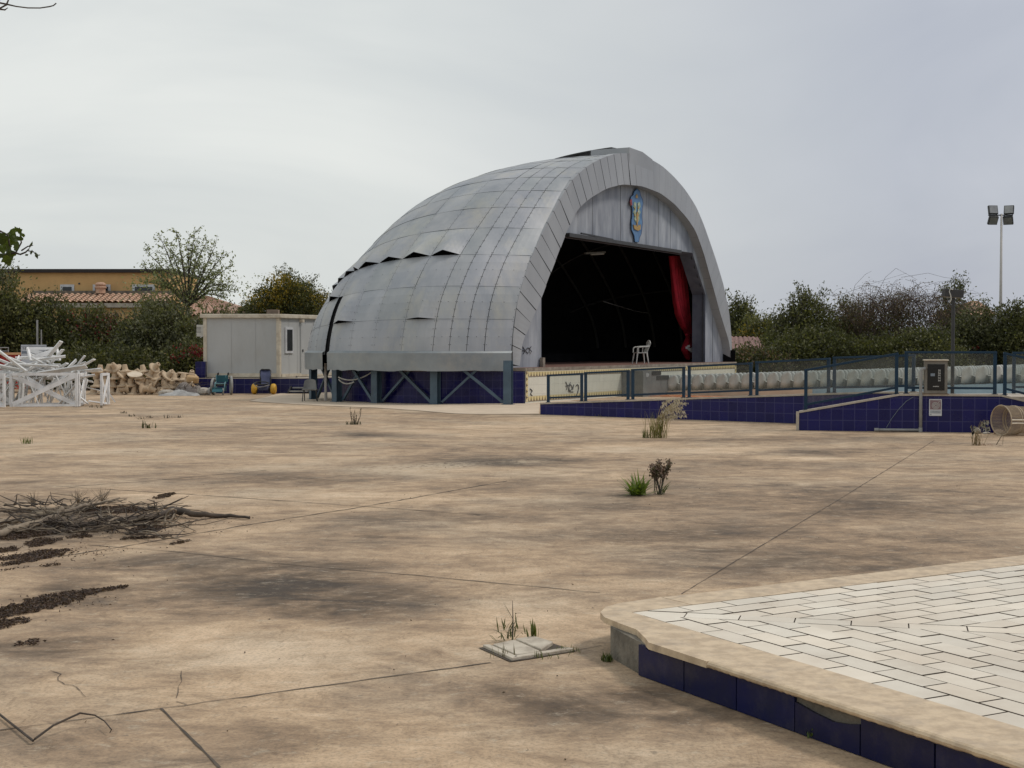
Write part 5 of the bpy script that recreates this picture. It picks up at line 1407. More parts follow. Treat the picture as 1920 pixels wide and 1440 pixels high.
shrub('shrub', 'dark bush in front of the bare tangle, below the lamp head', 'shrub', 1710, 615, 100, 70.5, pal='dark', pal2='olive', mix2=.35, ncl=460, group=RG, twigs=16, dome=.3)
shrub('shrub', 'narrow upright green bush behind the lamp head', 'shrub', 1786, 520, 30, 76, pal='dark', pal2='olive', mix2=.4, ncl=170, group=RG, twigs=16)
shrub('shrub', 'loose greyish bush in front of the orange roof at the right', 'shrub', 1836, 572, 66, 73, pal='grey', pal2='dark', mix2=.5, ncl=330, group=RG, twigs=30, dome=.5, flowers=[(1832, 652, 4, 10, 'red'), (1846, 600, 16, 20, 'brown')])
shrub('shrub', 'dark bush at the right edge below the floodlight mast', 'shrub', 1912, 565, 62, 72, pal='dark', pal2='olive', mix2=.35, ncl=360, group=RG, twigs=30, dome=.5)
shrub('shrub', 'brown green bush filling the dip between the laurel and the bare tangle', 'shrub', 1590, 560, 58, 75, pal='olive', pal2='brown', mix2=.4, ncl=320, group=RG, twigs=22, dome=.5, leaf=.15)
def tangle():
    y = 73.0; b = AT(1680, 690, y)
    t = thing('bare_tangle', 'tangle of bare arching purple brown stems rising above the right hedge', 'shrub', (b[0], y, 0))
    mb = MB(); P = []; A = []
    for i in range(330):
        x0 = RNG.uniform(1605, 1770); y0 = RNG.uniform(560, 650); dx = RNG.normal(0, 55); topy = min(y0 - 14, max(RNG.normal(545, 16) + abs(x0 + dx * .5 - 1690) * .12, 506)); yy = y + RNG.uniform(-1.8, 1.4)
        a_, m_, e_ = AT(x0, y0, yy), AT(x0 + dx * .5, topy, yy + RNG.uniform(-.4, .4)), AT(x0 + dx, topy + RNG.uniform(-6, 46), yy + RNG.uniform(-.5, .5))
        pts = [a_ * (1 - u) ** 2 + 2 * m_ * u * (1 - u) + e_ * u * u + RNG.normal(size=3) * .03 for u in np.linspace(0, 1, 8)]
        r = RNG.uniform(.007, .017); mb.tube(pts, list(np.linspace(r, r * .45, 8)), 3, cap=False)
        if RNG.random() < .55:
            for p in pts[2:6]: P.append(p + RNG.normal(size=(5, 3)) * .14); A.append(RNG.normal(size=(5, 3)))
    for c_ in ([(1597, 560), (1603, 535), (1622, 515), (1634, 508)], [(1640, 560), (1660, 520), (1680, 503), (1704, 516), (1720, 525)], [(1690, 520), (1740, 512), (1770, 520), (1800, 524)], [(1775, 530), (1795, 520), (1808, 514)], [(1560, 556), (1590, 548), (1640, 530), (1700, 512)]):
        pts = [AT(*q, y + RNG.uniform(-.3, .3)) for q in c_]; mb.tube(pts, list(np.linspace(.011, .006, len(pts))), 4)
    mb.build('stems', mat('purple_brown_stem', (.075, .05, .045), (.05, .035, .03), 4, .9, bump=0), t)
    P = np.concatenate(P); n = len(P); leaf_object('dry_leaves', P, np.concatenate(A), .10 * RNG.uniform(.6, 1.2, n), .05, colours('brown', n), t)
tangle()

# near tree at the left, trunk outside the picture, two limbs reaching in
def near_tree():
    yb = 11.0; t = thing('fig_tree', 'broad leaved tree at the left edge, a leafy and a bare twig reaching in', 'tree', (-5.6, yb, 0))
    mb = MB(); limb(mb, (-5.6, yb, 0), (-5.3, yb, 2.4), .16, .12, .1, 8); limb(mb, (-5.3, yb, 2.4), (-5.0, yb - .2, 4.6), .11, .05, .15, 8); mb.build('trunk', M['bark'], t)
    mb = MB(); e0 = AT(-60, 470, 10.6); limb(mb, (-5.3, yb, 2.3), e0, .05, .018, .1, 6)
    mb.tube([e0, AT(0, 433, 10.6), AT(14, 440, 10.6), AT(20, 470, 10.6)], [.014, .010, .008, .006], 6)
    mb.tube([e0, AT(5, 478, 10.6), AT(28, 474, 10.6), AT(38, 477, 10.6), AT(48, 473, 10.6), AT(55, 466, 10.6)], [.012, .010, .008, .007, .006, .004], 6)
    mb.tube([AT(40, 470, 10.6), AT(52, 462, 10.6), AT(62, 460, 10.6)], [.006, .005, .003], 5)
    mb.tube([AT(52, 470, 10.6), AT(63, 472, 10.6), AT(70, 482, 10.6)], [.005, .004, .003], 5)
    mb.tube([AT(30, 473, 10.6), AT(40, 455, 10.6), AT(38, 440, 10.6), AT(33, 428, 10.6)], [.007, .006, .005, .003], 5)
    mb.build('leafy_branch', M['bark'], t, smooth=True)
    lm = MB()
    def bigleaf(c, s, an, tiltv):
        # lobed leaf outline
        n = 14; rot = Matrix.Rotation(tiltv[0], 3, 'X') @ Matrix.Rotation(tiltv[1], 3, 'Z') @ Matrix.Rotation(an, 3, 'Y')
        pts = []
        for i in range(n):
            a_ = 2 * math.pi * i / n; r = s * (.62 + .38 * abs(math.cos(a_ * 1.5 + .3))) * (1 if i else .6)
            pts.append(Vector(c) + rot @ Vector((r * math.cos(a_), s * .12 * math.sin(3 * a_), r * math.sin(a_))))
        cv = random.uniform(.6, 1.3); lm.add([Vector(c)] + pts, [(0, 1 + i, 1 + (i + 1) % n) for i in range(n)], 0, None, (.055 * cv, .078 * cv, .012 * cv, 1))
    for (x, y_, s) in ((4, 446, 14), (12, 455, 13), (22, 441, 11), (26, 452, 10), (6, 466, 12), (16, 470, 13), (30, 462, 9), (36, 432, 7), (30, 430, 6), (20, 484, 9), (12, 487, 11), (2, 480, 9), (22, 476, 9), (38, 447, 6), (41, 440, 5), (16, 492, 7), (-8, 450, 14), (-14, 470, 15), (28, 447, 8), (44, 442, 4), (24, 433, 6)):
        bigleaf(AT(x, y_, 10.6 + random.uniform(-.12, .12)), s / F_PX * 10.6, random.uniform(0, 6), (random.uniform(-.7, .7), random.uniform(-.8, .8)))
    for base, tip in (((55, 466), (61, 452)), ((60, 468), (58, 478)), ((66, 472), (71, 486)), ((69, 478), (75, 479)), ((48, 476), (52, 480))):
        a_, b_ = Vector(AT(*base, 10.6)), Vector(AT(*tip, 10.6)); m_ = (a_ + b_) / 2; s_ = Vector((.010, .01, .006)); lm.add([a_, m_ + s_, b_, m_ - s_], [(0, 1, 2, 3)], 0, None, (.05, .065, .02, 1))
    lm.build('leaves', M['leaf'], t)
    mb = MB(); e1 = AT(-80, -60, 9.2); limb(mb, (-5.0, yb - .2, 4.4), e1, .04, .02, .08, 6)
    mb.tube([e1, AT(0, 5.5, 9.2), AT(13, 8, 9.2), AT(30, 12, 9.2), AT(52, 14.8, 9.2), AT(75, 15, 9.2), AT(92, 12.5, 9.2), AT(100, 10.5, 9.2), AT(105.5, 6, 9.2)], [.014, .0065, .0055, .0042, .0042, .004, .0042, .0038, .004], 6)
    mb.tube([AT(-20, 18, 9.2), AT(0, 15.5, 9.2), AT(12, 9, 9.2), AT(15, 2, 9.2), AT(18, -8, 9.2)], [.006, .0055, .006, .005, .004], 6)
    mb.tube([AT(-20, 16, 9.2), AT(2, 17.5, 9.2), AT(9, 18.5, 9.2), AT(15, 14.5, 9.2)], [.006, .0055, .005, .002], 6)
    mb.build('bare_twig', M['deaddark'], t, smooth=True)
near_tree()

# ------------------------------------------------------------------ houses
def yellow_house():
    y = 88.0
    def X(px, yy=y): return (px - 960) / F_PX * yy
    def Z(py, yy=y): return CAM_H + (HOR - py) * yy / F_PX
    h = thing('yellow_house', 'ochre house with a dark flat roof edge and clay tiled lean-to behind the left hedge', 'house', (X(180), y, 0))
    mb = MB(); mb.box(((X(-40) + X(318)) / 2, y + 4, Z(511) / 2), (X(318) - X(-40), 8, Z(511))); mb.build('wall', M['ochre'], h)
    mb = MB(); mb.box(((X(-44) + X(316)) / 2, y + 4, Z(508.3)), (X(316) - X(-44) + .2, 8.5, .22)); mb.build('roof', M['brownroof'], h)
    for x0, x1 in ((119, 136), (180, 204), (254, 287)):
        mb = MB(); mb.box(((X(x0) + X(x1)) / 2, y - .02, Z(548)), (X(x1) - X(x0) + .30, .06, .95)); wf = mb.build('window', M['signwhite'], h)
        mb = MB(); mb.box(((X(x0) + X(x1)) / 2, y - .055, Z(549)), (X(x1) - X(x0), .03, .72)); mb.build('pane', M['glassdark'], wf)
    yl = y - 2.2
    mb = MB(); mb.box(((X(70) + X(330)) / 2, y - .3, Z(549.5, y - .3)), (X(330) - X(70), .5, .26)); mb.build('ledge', M['conc'], h)
    # barrel tiles
    tb_ = MB(); x0, x1 = X(60), X(335); per = .36; ncol = int((x1 - x0) / per); rowsn = 6; ya, yb_ = y - .5, y - 2.6; za, zb_ = Z(552.5, ya), Z(567.5, yb_)
    for r in range(rowsn):
        u0, u1 = r / rowsn, (r + 1) / rowsn + .02
        prev = None
        for c in range(ncol * 6 + 1):
            x = x0 + (x1 - x0) * c / (ncol * 6); wv = abs(math.sin(math.pi * (x - x0) / per)) * .11
            p = (x, ya + (yb_ - ya) * u0, za + (zb_ - za) * u0 + wv); q = (x, ya + (yb_ - ya) * u1, za + (zb_ - za) * u1 + wv + .035)
            if prev: tb_.quad(prev[0], p, q, prev[1])
            prev = (p, q)
    tb_.build('tiled_lean_to', M['terra'], h)
    mb = MB(); mb.box(((X(100) + X(335)) / 2, yb_ + .05, zb_ - .16), (X(335) - X(100), .12, .26)); mb.build('eave_board', M['cope'], h)
    mb = MB(); mb.box(((X(70) + X(330)) / 2, yb_ + 1.0, (zb_ - .3) / 2), (X(330) - X(70), 1.4, zb_ - .3)); mb.build('porch_wall', M['ochre'], h)
    mb = MB(); mb.lathe([(.30, 0), (.30, .30), (.36, .32), (.36, .40), (.28, .46), (.34, .50), (.34, .58), (.2, .68), (0, .70)], (X(195), y - .6, Z(551)), 14); mb.build('clay_vent', M['terra'], h)
    mb = MB(); mb.lathe([(.06, -.0), (.06, .06), (0, .06)], (X(150), y - .06, Z(532)), 8, 'y'); mb.build('wall_fitting', M['ink'], h)
yellow_house()
def hip_house(name, label, y, ridge, eaves, walls_col, zwall, parent_cols=None, depth=6.0, mat_=None):
    """ridge ((x0,y0),(x1,y1)), eaves ((x0,y0),(x1,y1)) in photo pixels"""
    r0, r1 = AT(*ridge[0], y + depth / 2), AT(*ridge[1], y + depth / 2); e0, e1 = AT(*eaves[0], y), AT(*eaves[1], y)
    h = thing(name, label, 'house', ((e0[0] + e1[0]) / 2, y, 0))
    b0, b1 = e0 + np.array([0, depth, 0]), e1 + np.array([0, depth, 0])
    mb = MB(); xs = 0
    def sheet(a_, b_, c_, d_):      # a,b eave; d,c ridge
        n = max(6, int(np.linalg.norm(b_ - a_) / .09))
        prev = None
        for i in range(n + 1):
            u = i / n; p, q = a_ + (b_ - a_) * u, d_ + (c_ - d_) * u; wv = abs(math.sin(u * n * .09 / .34 * math.pi)) * .09; o_ = np.array([0, 0, wv])
            if prev: mb.quad(prev[0], p + o_, q + o_, prev[1])
            prev = (p + o_, q + o_)
    sheet(e0, e1, r1, r0); sheet(e1, b1, r1, r1); sheet(b1, b0, r0, r1); sheet(b0, e0, r0, r0)
    mb.build('roof', mat_ or M['terra'], h)
    mb = MB(); mb.prism([(e0[0] + .4, y + .4), (e1[0] - .4, y + .4), (e1[0] - .4, y + depth - .4), (e0[0] + .4, y + depth - .4)], 0, min(e0[2], e1[2]) - .02); mb.build('wall', walls_col, h)
    return h
hh = hip_house('tiled_house', 'low house with a pink clay hip roof partly hidden behind cabin and sparse tree', 92, ((366, 556), (390, 557)), ((300, 592), (486, 592)), M['cream'], 2, mat_=mat('pale_pink_clay_tile', (.50, .33, .25), (.36, .24, .19), 3, .85, dirt=(.55, .45, .36), dirt_amt=.6))
mb = MB(); c_ = AT(512, 588, 76); mb.box((c_[0], c_[1], c_[2] - 1.1), (.62, .5, 2.6)); 
tag(mb.build('chimney', mat('dusty_brick', (.30, .22, .16), (.22, .16, .12), 5, .9), None, (c_[0], c_[1], 0), bevel=.02), 'squat brownish chimney block showing above the roof edge of the site cabin', 'chimney')
pinkroof = mat('pink_roof_tile', (.27, .165, .14), (.16, .09, .08), 4, .85)
hip_house('tiled_house', 'small pink tiled roof just right of the bandshell foot, behind low bushes', 80, ((1352, 632.5), (1420, 633.5)), ((1340, 655), (1436, 656)), M['cope'], 2, mat_=pinkroof)
hip_house('tiled_house', 'house with an orange tiled roof peak behind the loose bush at the right', 105, ((1822, 566), (1834, 566)), ((1786, 592), (1872, 592)), M['cream'], 2)

# ------------------------------------------------------------------ concrete parasol bases
cone = MB().lathe([(.0, 0), (.235, .0), (.245, .03), (.235, .055), (.15, .085), (.125, .11), (.085, .30), (.075, .31), (.05, .31), (.045, .25), (0, .25)], (0, 0, 0), 16).build('parasol_base', M['beige'], None, (0, 0, 0), smooth=False)
CGRP = 'heap of beige concrete parasol bases'
tag(cone, '', 'parasol base', CGRP)
LBL = {'up': 'beige concrete parasol base standing upright inside the heap', 'top': 'beige conical parasol base standing upright on the very top of the heap', 'side': 'beige concrete parasol base lying tipped on its side in the bottom layer of the heap',
       'inv': 'beige concrete parasol base turned upside down in the heap', 'tilt': 'beige concrete parasol base lying tilted on the upper layers of the heap'}
cones = []
for lay, (zl, n_, x0, x1) in enumerate(((0, 12, 168, 352), (.29, 12, 172, 366), (.58, 12, 172, 368), (.86, 11, 176, 366))):
    for i in range(n_):
        px = x0 + (x1 - x0) * (i + .5 + RNG.uniform(-.15, .15)) / n_
        if lay == 3 and px > 235 and RNG.random() < .5: continue
        if lay == 0 and px > 325: continue
        for row in range(2 if lay < 3 else 1):
            y = 55.0 + row * .52 + RNG.uniform(-.08, .08) + .05 * lay
            md = 'up'
            u = RNG.random()
            if lay == 0 and px > 208: md = 'side' if u < .75 else 'up'
            elif lay in (1,): md = 'up' if u < .72 else 'tilt'
            elif lay == 2: md = 'up' if u < .45 else ('inv' if u < .62 else 'tilt')
            elif lay == 3: md = 'top' if (px < 215 or u < .6) else 'tilt'
            cones.append(((px - 960) / F_PX * y, y, zl + RNG.uniform(-.02, .02) - (.05 if px > 300 else 0), md))
for i, (x, y, z, md) in enumerate(cones):
    s = RNG.uniform(0, 6.28)
    if md in ('up', 'top'): rot = (RNG.normal(0, .06), RNG.normal(0, .06), s); zz = z
    elif md == 'side': rot = (math.pi / 2 + RNG.normal(0, .2), 0, RNG.uniform(-1.2, 1.2)); zz = z + .235
    elif md == 'inv': rot = (math.pi + RNG.normal(0, .12), RNG.normal(0, .12), s); zz = z + .31
    else: rot = (RNG.uniform(.5, 1.2), 0, RNG.uniform(-1.6, 1.6)); zz = z + .14
    if i == 0: cone.location = (x, y, zz); cone.rotation_euler = rot; cone['label'] = LBL[md]
    else: dup(cone, (x, y, zz), rot, LBL[md])
mb = MB(); mb.lathe([(0, 0), (.26, 0), (.285, .02), (.285, .045), (0, .05)], (0, 0, 0), 24); d_ = mb.build('round_slab', mat('pale_disc', (.66, .56, .44), (.56, .46, .34), 4, .8), None, (0, 0, 0)); p_ = AT(253, 703.5, 54.5)
d_.location = p_; d_.rotation_euler = (.33, .10, 0); tag(d_, 'large pale round disc lying tilted on the front of the parasol base heap', 'disc')
mb = MB(); mb.box((0, 0, .15), (.46, .4, .28)); d_ = mb.build('cracked_block', mat('orange_beige_block', (.52, .38, .22), (.45, .26, .10), 3, .85, bump=.5, bscale=10), None, (0, 0, 0), bevel=.06); p_ = AT(360, 709, 55.0); d_.location = (p_[0], p_[1], p_[2] - .2); d_.rotation_euler = (.1, .12, .3)
tag(d_, 'broken pale block with orange inner face on the right end of the parasol base heap', 'block')

def crumple(name, label, c, sx, sy, sz, material, seed, cat):
    r = np.random.default_rng(seed); mb = MB(); n = 26; vs = []
    ph = r.uniform(0, 6, 8)
    for j in range(n + 1):
        for i in range(n + 1):
            u, v = -1 + 2 * i / n, -1 + 2 * j / n; d = max(0, 1 - (u * u) ** 1.1 - (v * v) ** 1.1)
            h = d ** .6 * (.62 + .18 * math.sin(5 * u + 3 * v + ph[0]) + .14 * math.sin(9 * u - 7 * v + ph[1]) + .10 * abs(math.sin(13 * v + 4 * u + ph[2])) + r.uniform(-.06, .06))
            vs.append((c[0] + u * sx + .04 * sx * math.sin(6 * v + ph[3]), c[1] + v * sy, max(0, h) * sz + .003))
    mb.add(vs, [(j * (n + 1) + i, j * (n + 1) + i + 1, (j + 1) * (n + 1) + i + 1, (j + 1) * (n + 1) + i) for j in range(n) for i in range(n)])
    return tag(mb.build(name, material, None, (c[0], c[1], 0)), label, cat)
crumple('crumpled_tarpaulin', 'grey brown crumpled tarpaulin heap left of the site cabin plinth', (CX(352, 54.6), 54.6, 0), .62, .5, .52, mat('brown_grey_sheet', (.27, .235, .21), (.15, .13, .12), 3, .85, bump=.5, bscale=9), 1, 'tarpaulin')
crumple('crumpled_tarpaulin', 'flatter pale grey sheet spread in front of the tarpaulin heap', (CX(336, 54.0), 54.0, 0), .75, .35, .22, mat('pale_grey_sheet', (.46, .46, .45), (.3, .3, .29), 3, .8, bump=.5, bscale=8), 2, 'tarpaulin')
rock('stone', 'white grey stone between the tarpaulin heap and the teal wheelchair', (CX(381, 54.4), 54.4, 0), (.32, .25, .17), M['stone'], 7)
rock('stone', 'pale stone at the left end of the flat grey sheet', (CX(312, 54.0), 54.0, 0), (.3, .2, .13), M['stone'], 8)
mb = MB()
for i in range(26):
    a_ = np.array([CX(RNG.uniform(330, 375), 54.4), 54.4 + RNG.uniform(-.3, .3), RNG.uniform(.15, .45)]); d = np.array([RNG.normal(0, .35), RNG.normal(0, .15), RNG.normal(0, .12)])
    mb.tube([a_, a_ + d * .5 + RNG.normal(size=3) * .05, a_ + d], [.012, .01, .006], 4)
tag(mb.build('brushwood', M['deaddark'], None, (CX(352, 54.4), 54.4, 0), kind='stuff'), 'thin dry brushwood strewn over the tarpaulin heap', 'brushwood')

# ------------------------------------------------------------------ white painted frames and planks
FG = 'white wooden frames in the dismantled pile'; PG = 'loose white planks in the dismantled pile'
def frame(label, a, b, h, th=.07, bw_=.075, lean=(0, 0, 0), base_z=0.02, feet=True):
    a, b = np.array([a[0], a[1], 0.]), np.array([b[0], b[1], 0.]); L = np.linalg.norm(b - a); d = (b - a) / L
    t = thing('wooden_frame', label, 'frame', ((a[0] + b[0]) / 2, (a[1] + b[1]) / 2, 0), FG); ln_ = np.array(lean)
    def P(u, z, o=0.): return a + d * u + UPV * (z + base_z) + ln_ * z + np.array([-d[1], d[0], 0]) * o
    for nm, p, q, w_, hh, o in (('post', (0, 0), (0, h), th, bw_, 0), ('post', (L, 0), (L, h), th, bw_, 0), ('top_rail', (.04, h - .03), (L - .04, h - .03), th * .9, bw_ * 1.1, .0), ('bottom_rail', (.04, .04), (L - .04, .04), th * .9, bw_ * .9, .0),
                              ('diagonal', (.05, .08), (L - .05, h - .08), .03, .13, -.02), ('diagonal', (.05, h - .08), (L - .05, .08), .03, .13, .022)):
        mb = MB(); cv = random.uniform(.9, 1.05); mb.beam(P(*p, o), P(*q, o), w_, hh, (0, 0, 1), 0, (cv, cv, cv, 1)); mb.build(nm, M['white'], t)
    return t
def FX(px, y): return ((px - 960) / F_PX * y, y)
frame('large upright white frame with a diagonal cross, foremost of the pile', FX(20, 43.5), FX(143, 43.8), 1.03)
frame('white cross braced frame cut by the left edge of the photo', FX(-96, 43.1), FX(7, 43.3), 1.03)
frame('white frame seen at a slant just right of the large upright frame', FX(147, 43.9), FX(158, 45.8), 1.0)
frame('narrow white frame standing on its own at the right end of the pile', FX(190, 44.6), FX(203, 45.4), 1.0)
frame('white frame standing behind the foremost one inside the pile', FX(35, 44.7), FX(125, 44.9), 1.02, lean=(.05, .1, 0))
frame('white frame leaning at the back of the pile behind the left edge frame', FX(-60, 44.6), FX(24, 44.8), 1.05, lean=(-.05, .12, 0))
frame('upper white cross braced frame resting on top of the plank mound', FX(58, 45.3), FX(112, 45.6), .42, lean=(-.35, .3, 0), base_z=1.42, feet=False)
def plank(label, p, q, w_=.10, th=.03, cv=None):
    mb = MB(); cv = cv or random.uniform(.82, 1.06); mb.beam(p, q, th, w_, (random.uniform(-.3, .3), -1, random.uniform(.2, 1)), 0, (cv, cv, cv * .99, 1))
    c = (np.array(p) + np.array(q)) / 2
    return tag(mb.build('plank', M['white'], None, tuple(c)), label, 'plank', PG)
spec = [((-6, 655), (50, 697), 44.6, .16, 'long white plank sloping down to the right at the left edge of the pile top'), ((46, 699), (72, 680), 44.5, .10, 'short white plank rising to the right above the foremost frame'),
        ((88, 672), (115, 640), 45.2, .12, 'white plank end sticking up highest above the pile'), ((70, 701), (162, 687), 44.3, .19, 'thick white beam lying almost level across the right side of the pile top'),
        ((138, 694), (159, 667), 45.0, .11, 'slanting white plank end pointing up at the right of the pile top'), ((118, 700), (143, 675), 45.2, .11, 'white plank end pointing up left of the rightmost pointing one'),
        ((100, 696), (126, 681), 45.4, .12, 'white plank end just above the level thick beam'), ((60, 675), (123, 668), 45.0, .13, 'white board lying level under the upper cross frame'),
        ((30, 684), (36, 668), 45.2, .09, 'pointed white plank end beside the red skip'), ((60, 670), (104, 694), 44.8, .09, 'white plank sloping down to the right under the upper frame'), ((0, 690), (40, 672), 45.1, .12, 'white plank crossing the long one at the left edge'),
        ((205, 738), (216, 754), 45.2, .10, 'white plank propped against the foot of the narrow lone frame'), ((166, 752), (200, 757), 44.4, .10, 'white plank lying flat on the ground near the narrow lone frame'), ((150, 745), (165, 757), 44.2, .10, 'short white plank lying beside the slanting frame')]
for a_, b_, y, w_, lb_ in spec: plank(lb_, AT(*a_, y), AT(*b_, y + RNG.uniform(-.3, .5)), w_, .04)
for i in range(104):
    y = RNG.uniform(44.4, 46.4); px = RNG.uniform(-25, 152)
    if i < 46:          # steep planks showing through the frames
        zb_, zt_ = .02, RNG.uniform(.75, 1.15); dx = RNG.normal(0, .32); c = FX(px, y)
        plank('white plank standing steeply inside the pile behind the frames', (c[0], y, zb_), (c[0] + dx, y + RNG.uniform(.05, .5), zt_), RNG.uniform(.08, .13))
    else:
        m_ = max(.1, 1 - abs(px - 55) / 105); z = RNG.uniform(.55, 1.0 + .55 * m_); an = RNG.normal(0, .32); L = RNG.uniform(.7, 1.9); c = FX(px, y); ry = RNG.uniform(-.5, .5)
        d = np.array([math.cos(an) * math.cos(ry), math.sin(ry), math.sin(an)]) * L / 2; c3 = np.array([c[0], y, z]); 
        if c3[2] - abs(d[2]) < .1: c3[2] = abs(d[2]) + .15
        plank('white plank lying across the middle of the pile', c3 - d, c3 + d, RNG.uniform(.08, .15))

# board, posts and red skip behind the pile
def board():
    y = 53.0; x0, x1 = FX(40, y)[0], FX(87, y)[0]; z1 = CAM_H + (HOR - 646.5) * y / F_PX; z0 = z1 - 1.1
    t = thing('information_board', 'blue white lettered board standing behind the white plank pile', 'sign', ((x0 + x1) / 2, y, 0))
    mb = MB(); mb.box(((x0 + x1) / 2, y, (z0 + z1) / 2), (x1 - x0, .05, z1 - z0)); mb.build('panel', mat('pale_blue_white_sheet', (.56, .60, .66), rough=.4, bump=0), t, bevel=.004)
    for x in (x0 + .08, x1 - .08):
        mb = MB(); mb.tube([(x, y + .05, 0), (x, y + .05, z1 - .05)], .025, 8); mb.build('post', M['galv'], t)
    mb = MB(); mb.box(((x0 + x1) / 2, y - .028, z1 - .055), (x1 - x0 - .03, .004, .016)); mb.build('line', M['greyink'], t)
    fr = random.Random(3)
    def word(cx_, z, w_, h_, n):
        mbw = MB()
        for i in range(n):
            xx = cx_ - w_ / 2 + w_ * (i + .5) / n; cw = w_ / n * .66
            for s in (-1, 1): mbw.box((xx + s * cw / 2, y - .03, z), (cw * .3, .005, h_))
            mbw.box((xx, y - .0305, z + fr.choice((-1, 0, 1)) * h_ * .38), (cw, .005, h_ * .22))
        mbw.build('lettering', M['greyink'], t)
    # numeral 1 and 2
    mbn = MB(); xn = x0 + .085; zz = z1 - .13
    mbn.box((xn, y - .03, zz), (.018, .005, .085)); mbn.box((xn - .012, y - .0305, zz + .034), (.02, .005, .015))
    for dz in (.036, 0, -.036): mbn.box((xn + .085, y - .0305, zz + dz), (.05, .005, .014))
    mbn.box((xn + .105, y - .03, zz + .018), (.014, .005, .04)); mbn.box((xn + .065, y - .03, zz - .018), (.014, .005, .04)); mbn.build('numerals', M['ink'], t)
    word((x0 + x1) / 2 + .02, z1 - .13, .42, .055, 16)
    mbl = MB(); mbl.box((x1 - .12, y - .03, z1 - .13), (.09, .005, .09)); mbl.build('logo_patch', M['greyink'], t)
    mbl = MB(); mbl.box(((x0 + x1) / 2, y - .0285, z1 - .28), (x1 - x0 - .06, .004, .10)); mbl.build('grey_band', M['greyink'], t)
board()
for i, (px, w_, top) in enumerate(((70.5, .04, 600), (78, .025, 618))):
    y = 56.0; c = FX(px, y); mb = MB(); mb.tube([(c[0], y, 0), (c[0], y, CAM_H + (HOR - top) * y / F_PX)], w_, 8); tag(mb.build('metal_pole', M['galv'], None, (c[0], y, 0)), ('thicker' if i == 0 else 'thinner') + ' of the two grey poles behind the blue white board', 'pole', 'grey poles behind the board')
def skip():
    y = 57.0; t = thing('red_skip', 'red metal skip with a pale orange rim behind the white plank pile', 'skip', (FX(5, y)[0], y, 0)); x0, x1 = FX(-40, y)[0], FX(40, y)[0]; zt = CAM_H + (HOR - 663) * y / F_PX
    mb = MB(); mb.add([(x0 + .2, y, .15), (x1 - .25, y, .15), (x1 - .25, y + 1.6, .15), (x0 + .2, y + 1.6, .15), (x0, y - .1, zt), (x1, y - .1, zt), (x1, y + 1.8, zt), (x0, y + 1.8, zt)], [(0, 1, 5, 4), (1, 2, 6, 5), (2, 3, 7, 6), (3, 0, 4, 7), (3, 2, 1, 0)]); mb.build('tub', M['redpaint'], t)
    mb = MB(); mb.beam((x0, y - .13, zt), (x1 + .03, y - .13, zt), .1, .09); mb.beam((x1, y - .13, zt), (x1, y + 1.8, zt), .1, .09); mb.build('rim', M['orange'], t)
    for i in range(5):
        mb = MB(); x = x0 + (x1 - x0) * (i + .5) / 5; mb.beam((x, y - .06, .2), (x, y - .14, zt - .05), .06, .08, (0, 1, 0)); mb.build('rib', M['redpaint'], t)
    mb = MB()
    for dz in (.10, .24): mb.tube([(FX(-20, y)[0], y, zt + dz), (FX(17, y)[0], y, zt + dz)], .02, 5)
    for px in (-10, 2, 16): mb.tube([(FX(px, y)[0], y, zt), (FX(px, y)[0], y, zt + .25)], .02, 5)
    mb.build('guard_rail', M['galv'], t)
skip()

# ------------------------------------------------------------------ wheelchairs and the grey chair
def wheel(name, c, r, wd, material, parent, axis=(1, .0, 0), rim=True, fat=False):
    ax = Vector(axis).normalized(); q = Vector((0, 0, 1)).rotation_difference(ax)
    mb = MB(); pr = []
    nseg = 10
    rt = wd / 2
    for i in range(nseg + 1):
        a_ = -math.pi / 2 + math.pi * i / nseg; pr.append((r - rt * (1 - math.cos(a_)) if not fat else r * .35 + r * .65 * math.cos(a_) ** .55, rt * math.sin(a_)))
    pr = ([(r - rt * 1.6, -rt)] if not fat else [(.0, -rt * .9)]) + pr + ([(r - rt * 1.6, rt)] if not fat else [(0., rt * .9)])
    n = 28; vs = []; fs = []
    for rr, hh in pr:
        for k_ in range(n):
            an = 2 * math.pi * k_ / n; vs.append(Vector(c) + q @ Vector((rr * math.cos(an), rr * math.sin(an), hh)))
    m_ = len(pr)
    for i in range(m_ if not fat else m_ - 1):
        j = (i + 1) % m_
        for k_ in range(n): fs.append((i * n + k_, i * n + (k_ + 1) % n, j * n + (k_ + 1) % n, j * n + k_))
    mb.add(vs, fs); tyre = mb.build(name, material, parent, smooth=True)
    if rim:
        mb = MB()
        for k_ in range(8):
            an = math.pi * k_ / 4; d = q @ Vector((math.cos(an), math.sin(an), 0)); mb.tube([Vector(c) + d * .03, Vector(c) + d * (r - rt * 1.5)], .006, 4)
        mb.lathe([(0, -.03), (.03, -.03), (.03, .03), (0, .03)], c, 8, 'x'); mb.build('spokes', M['galv'], tyre)
    return tyre
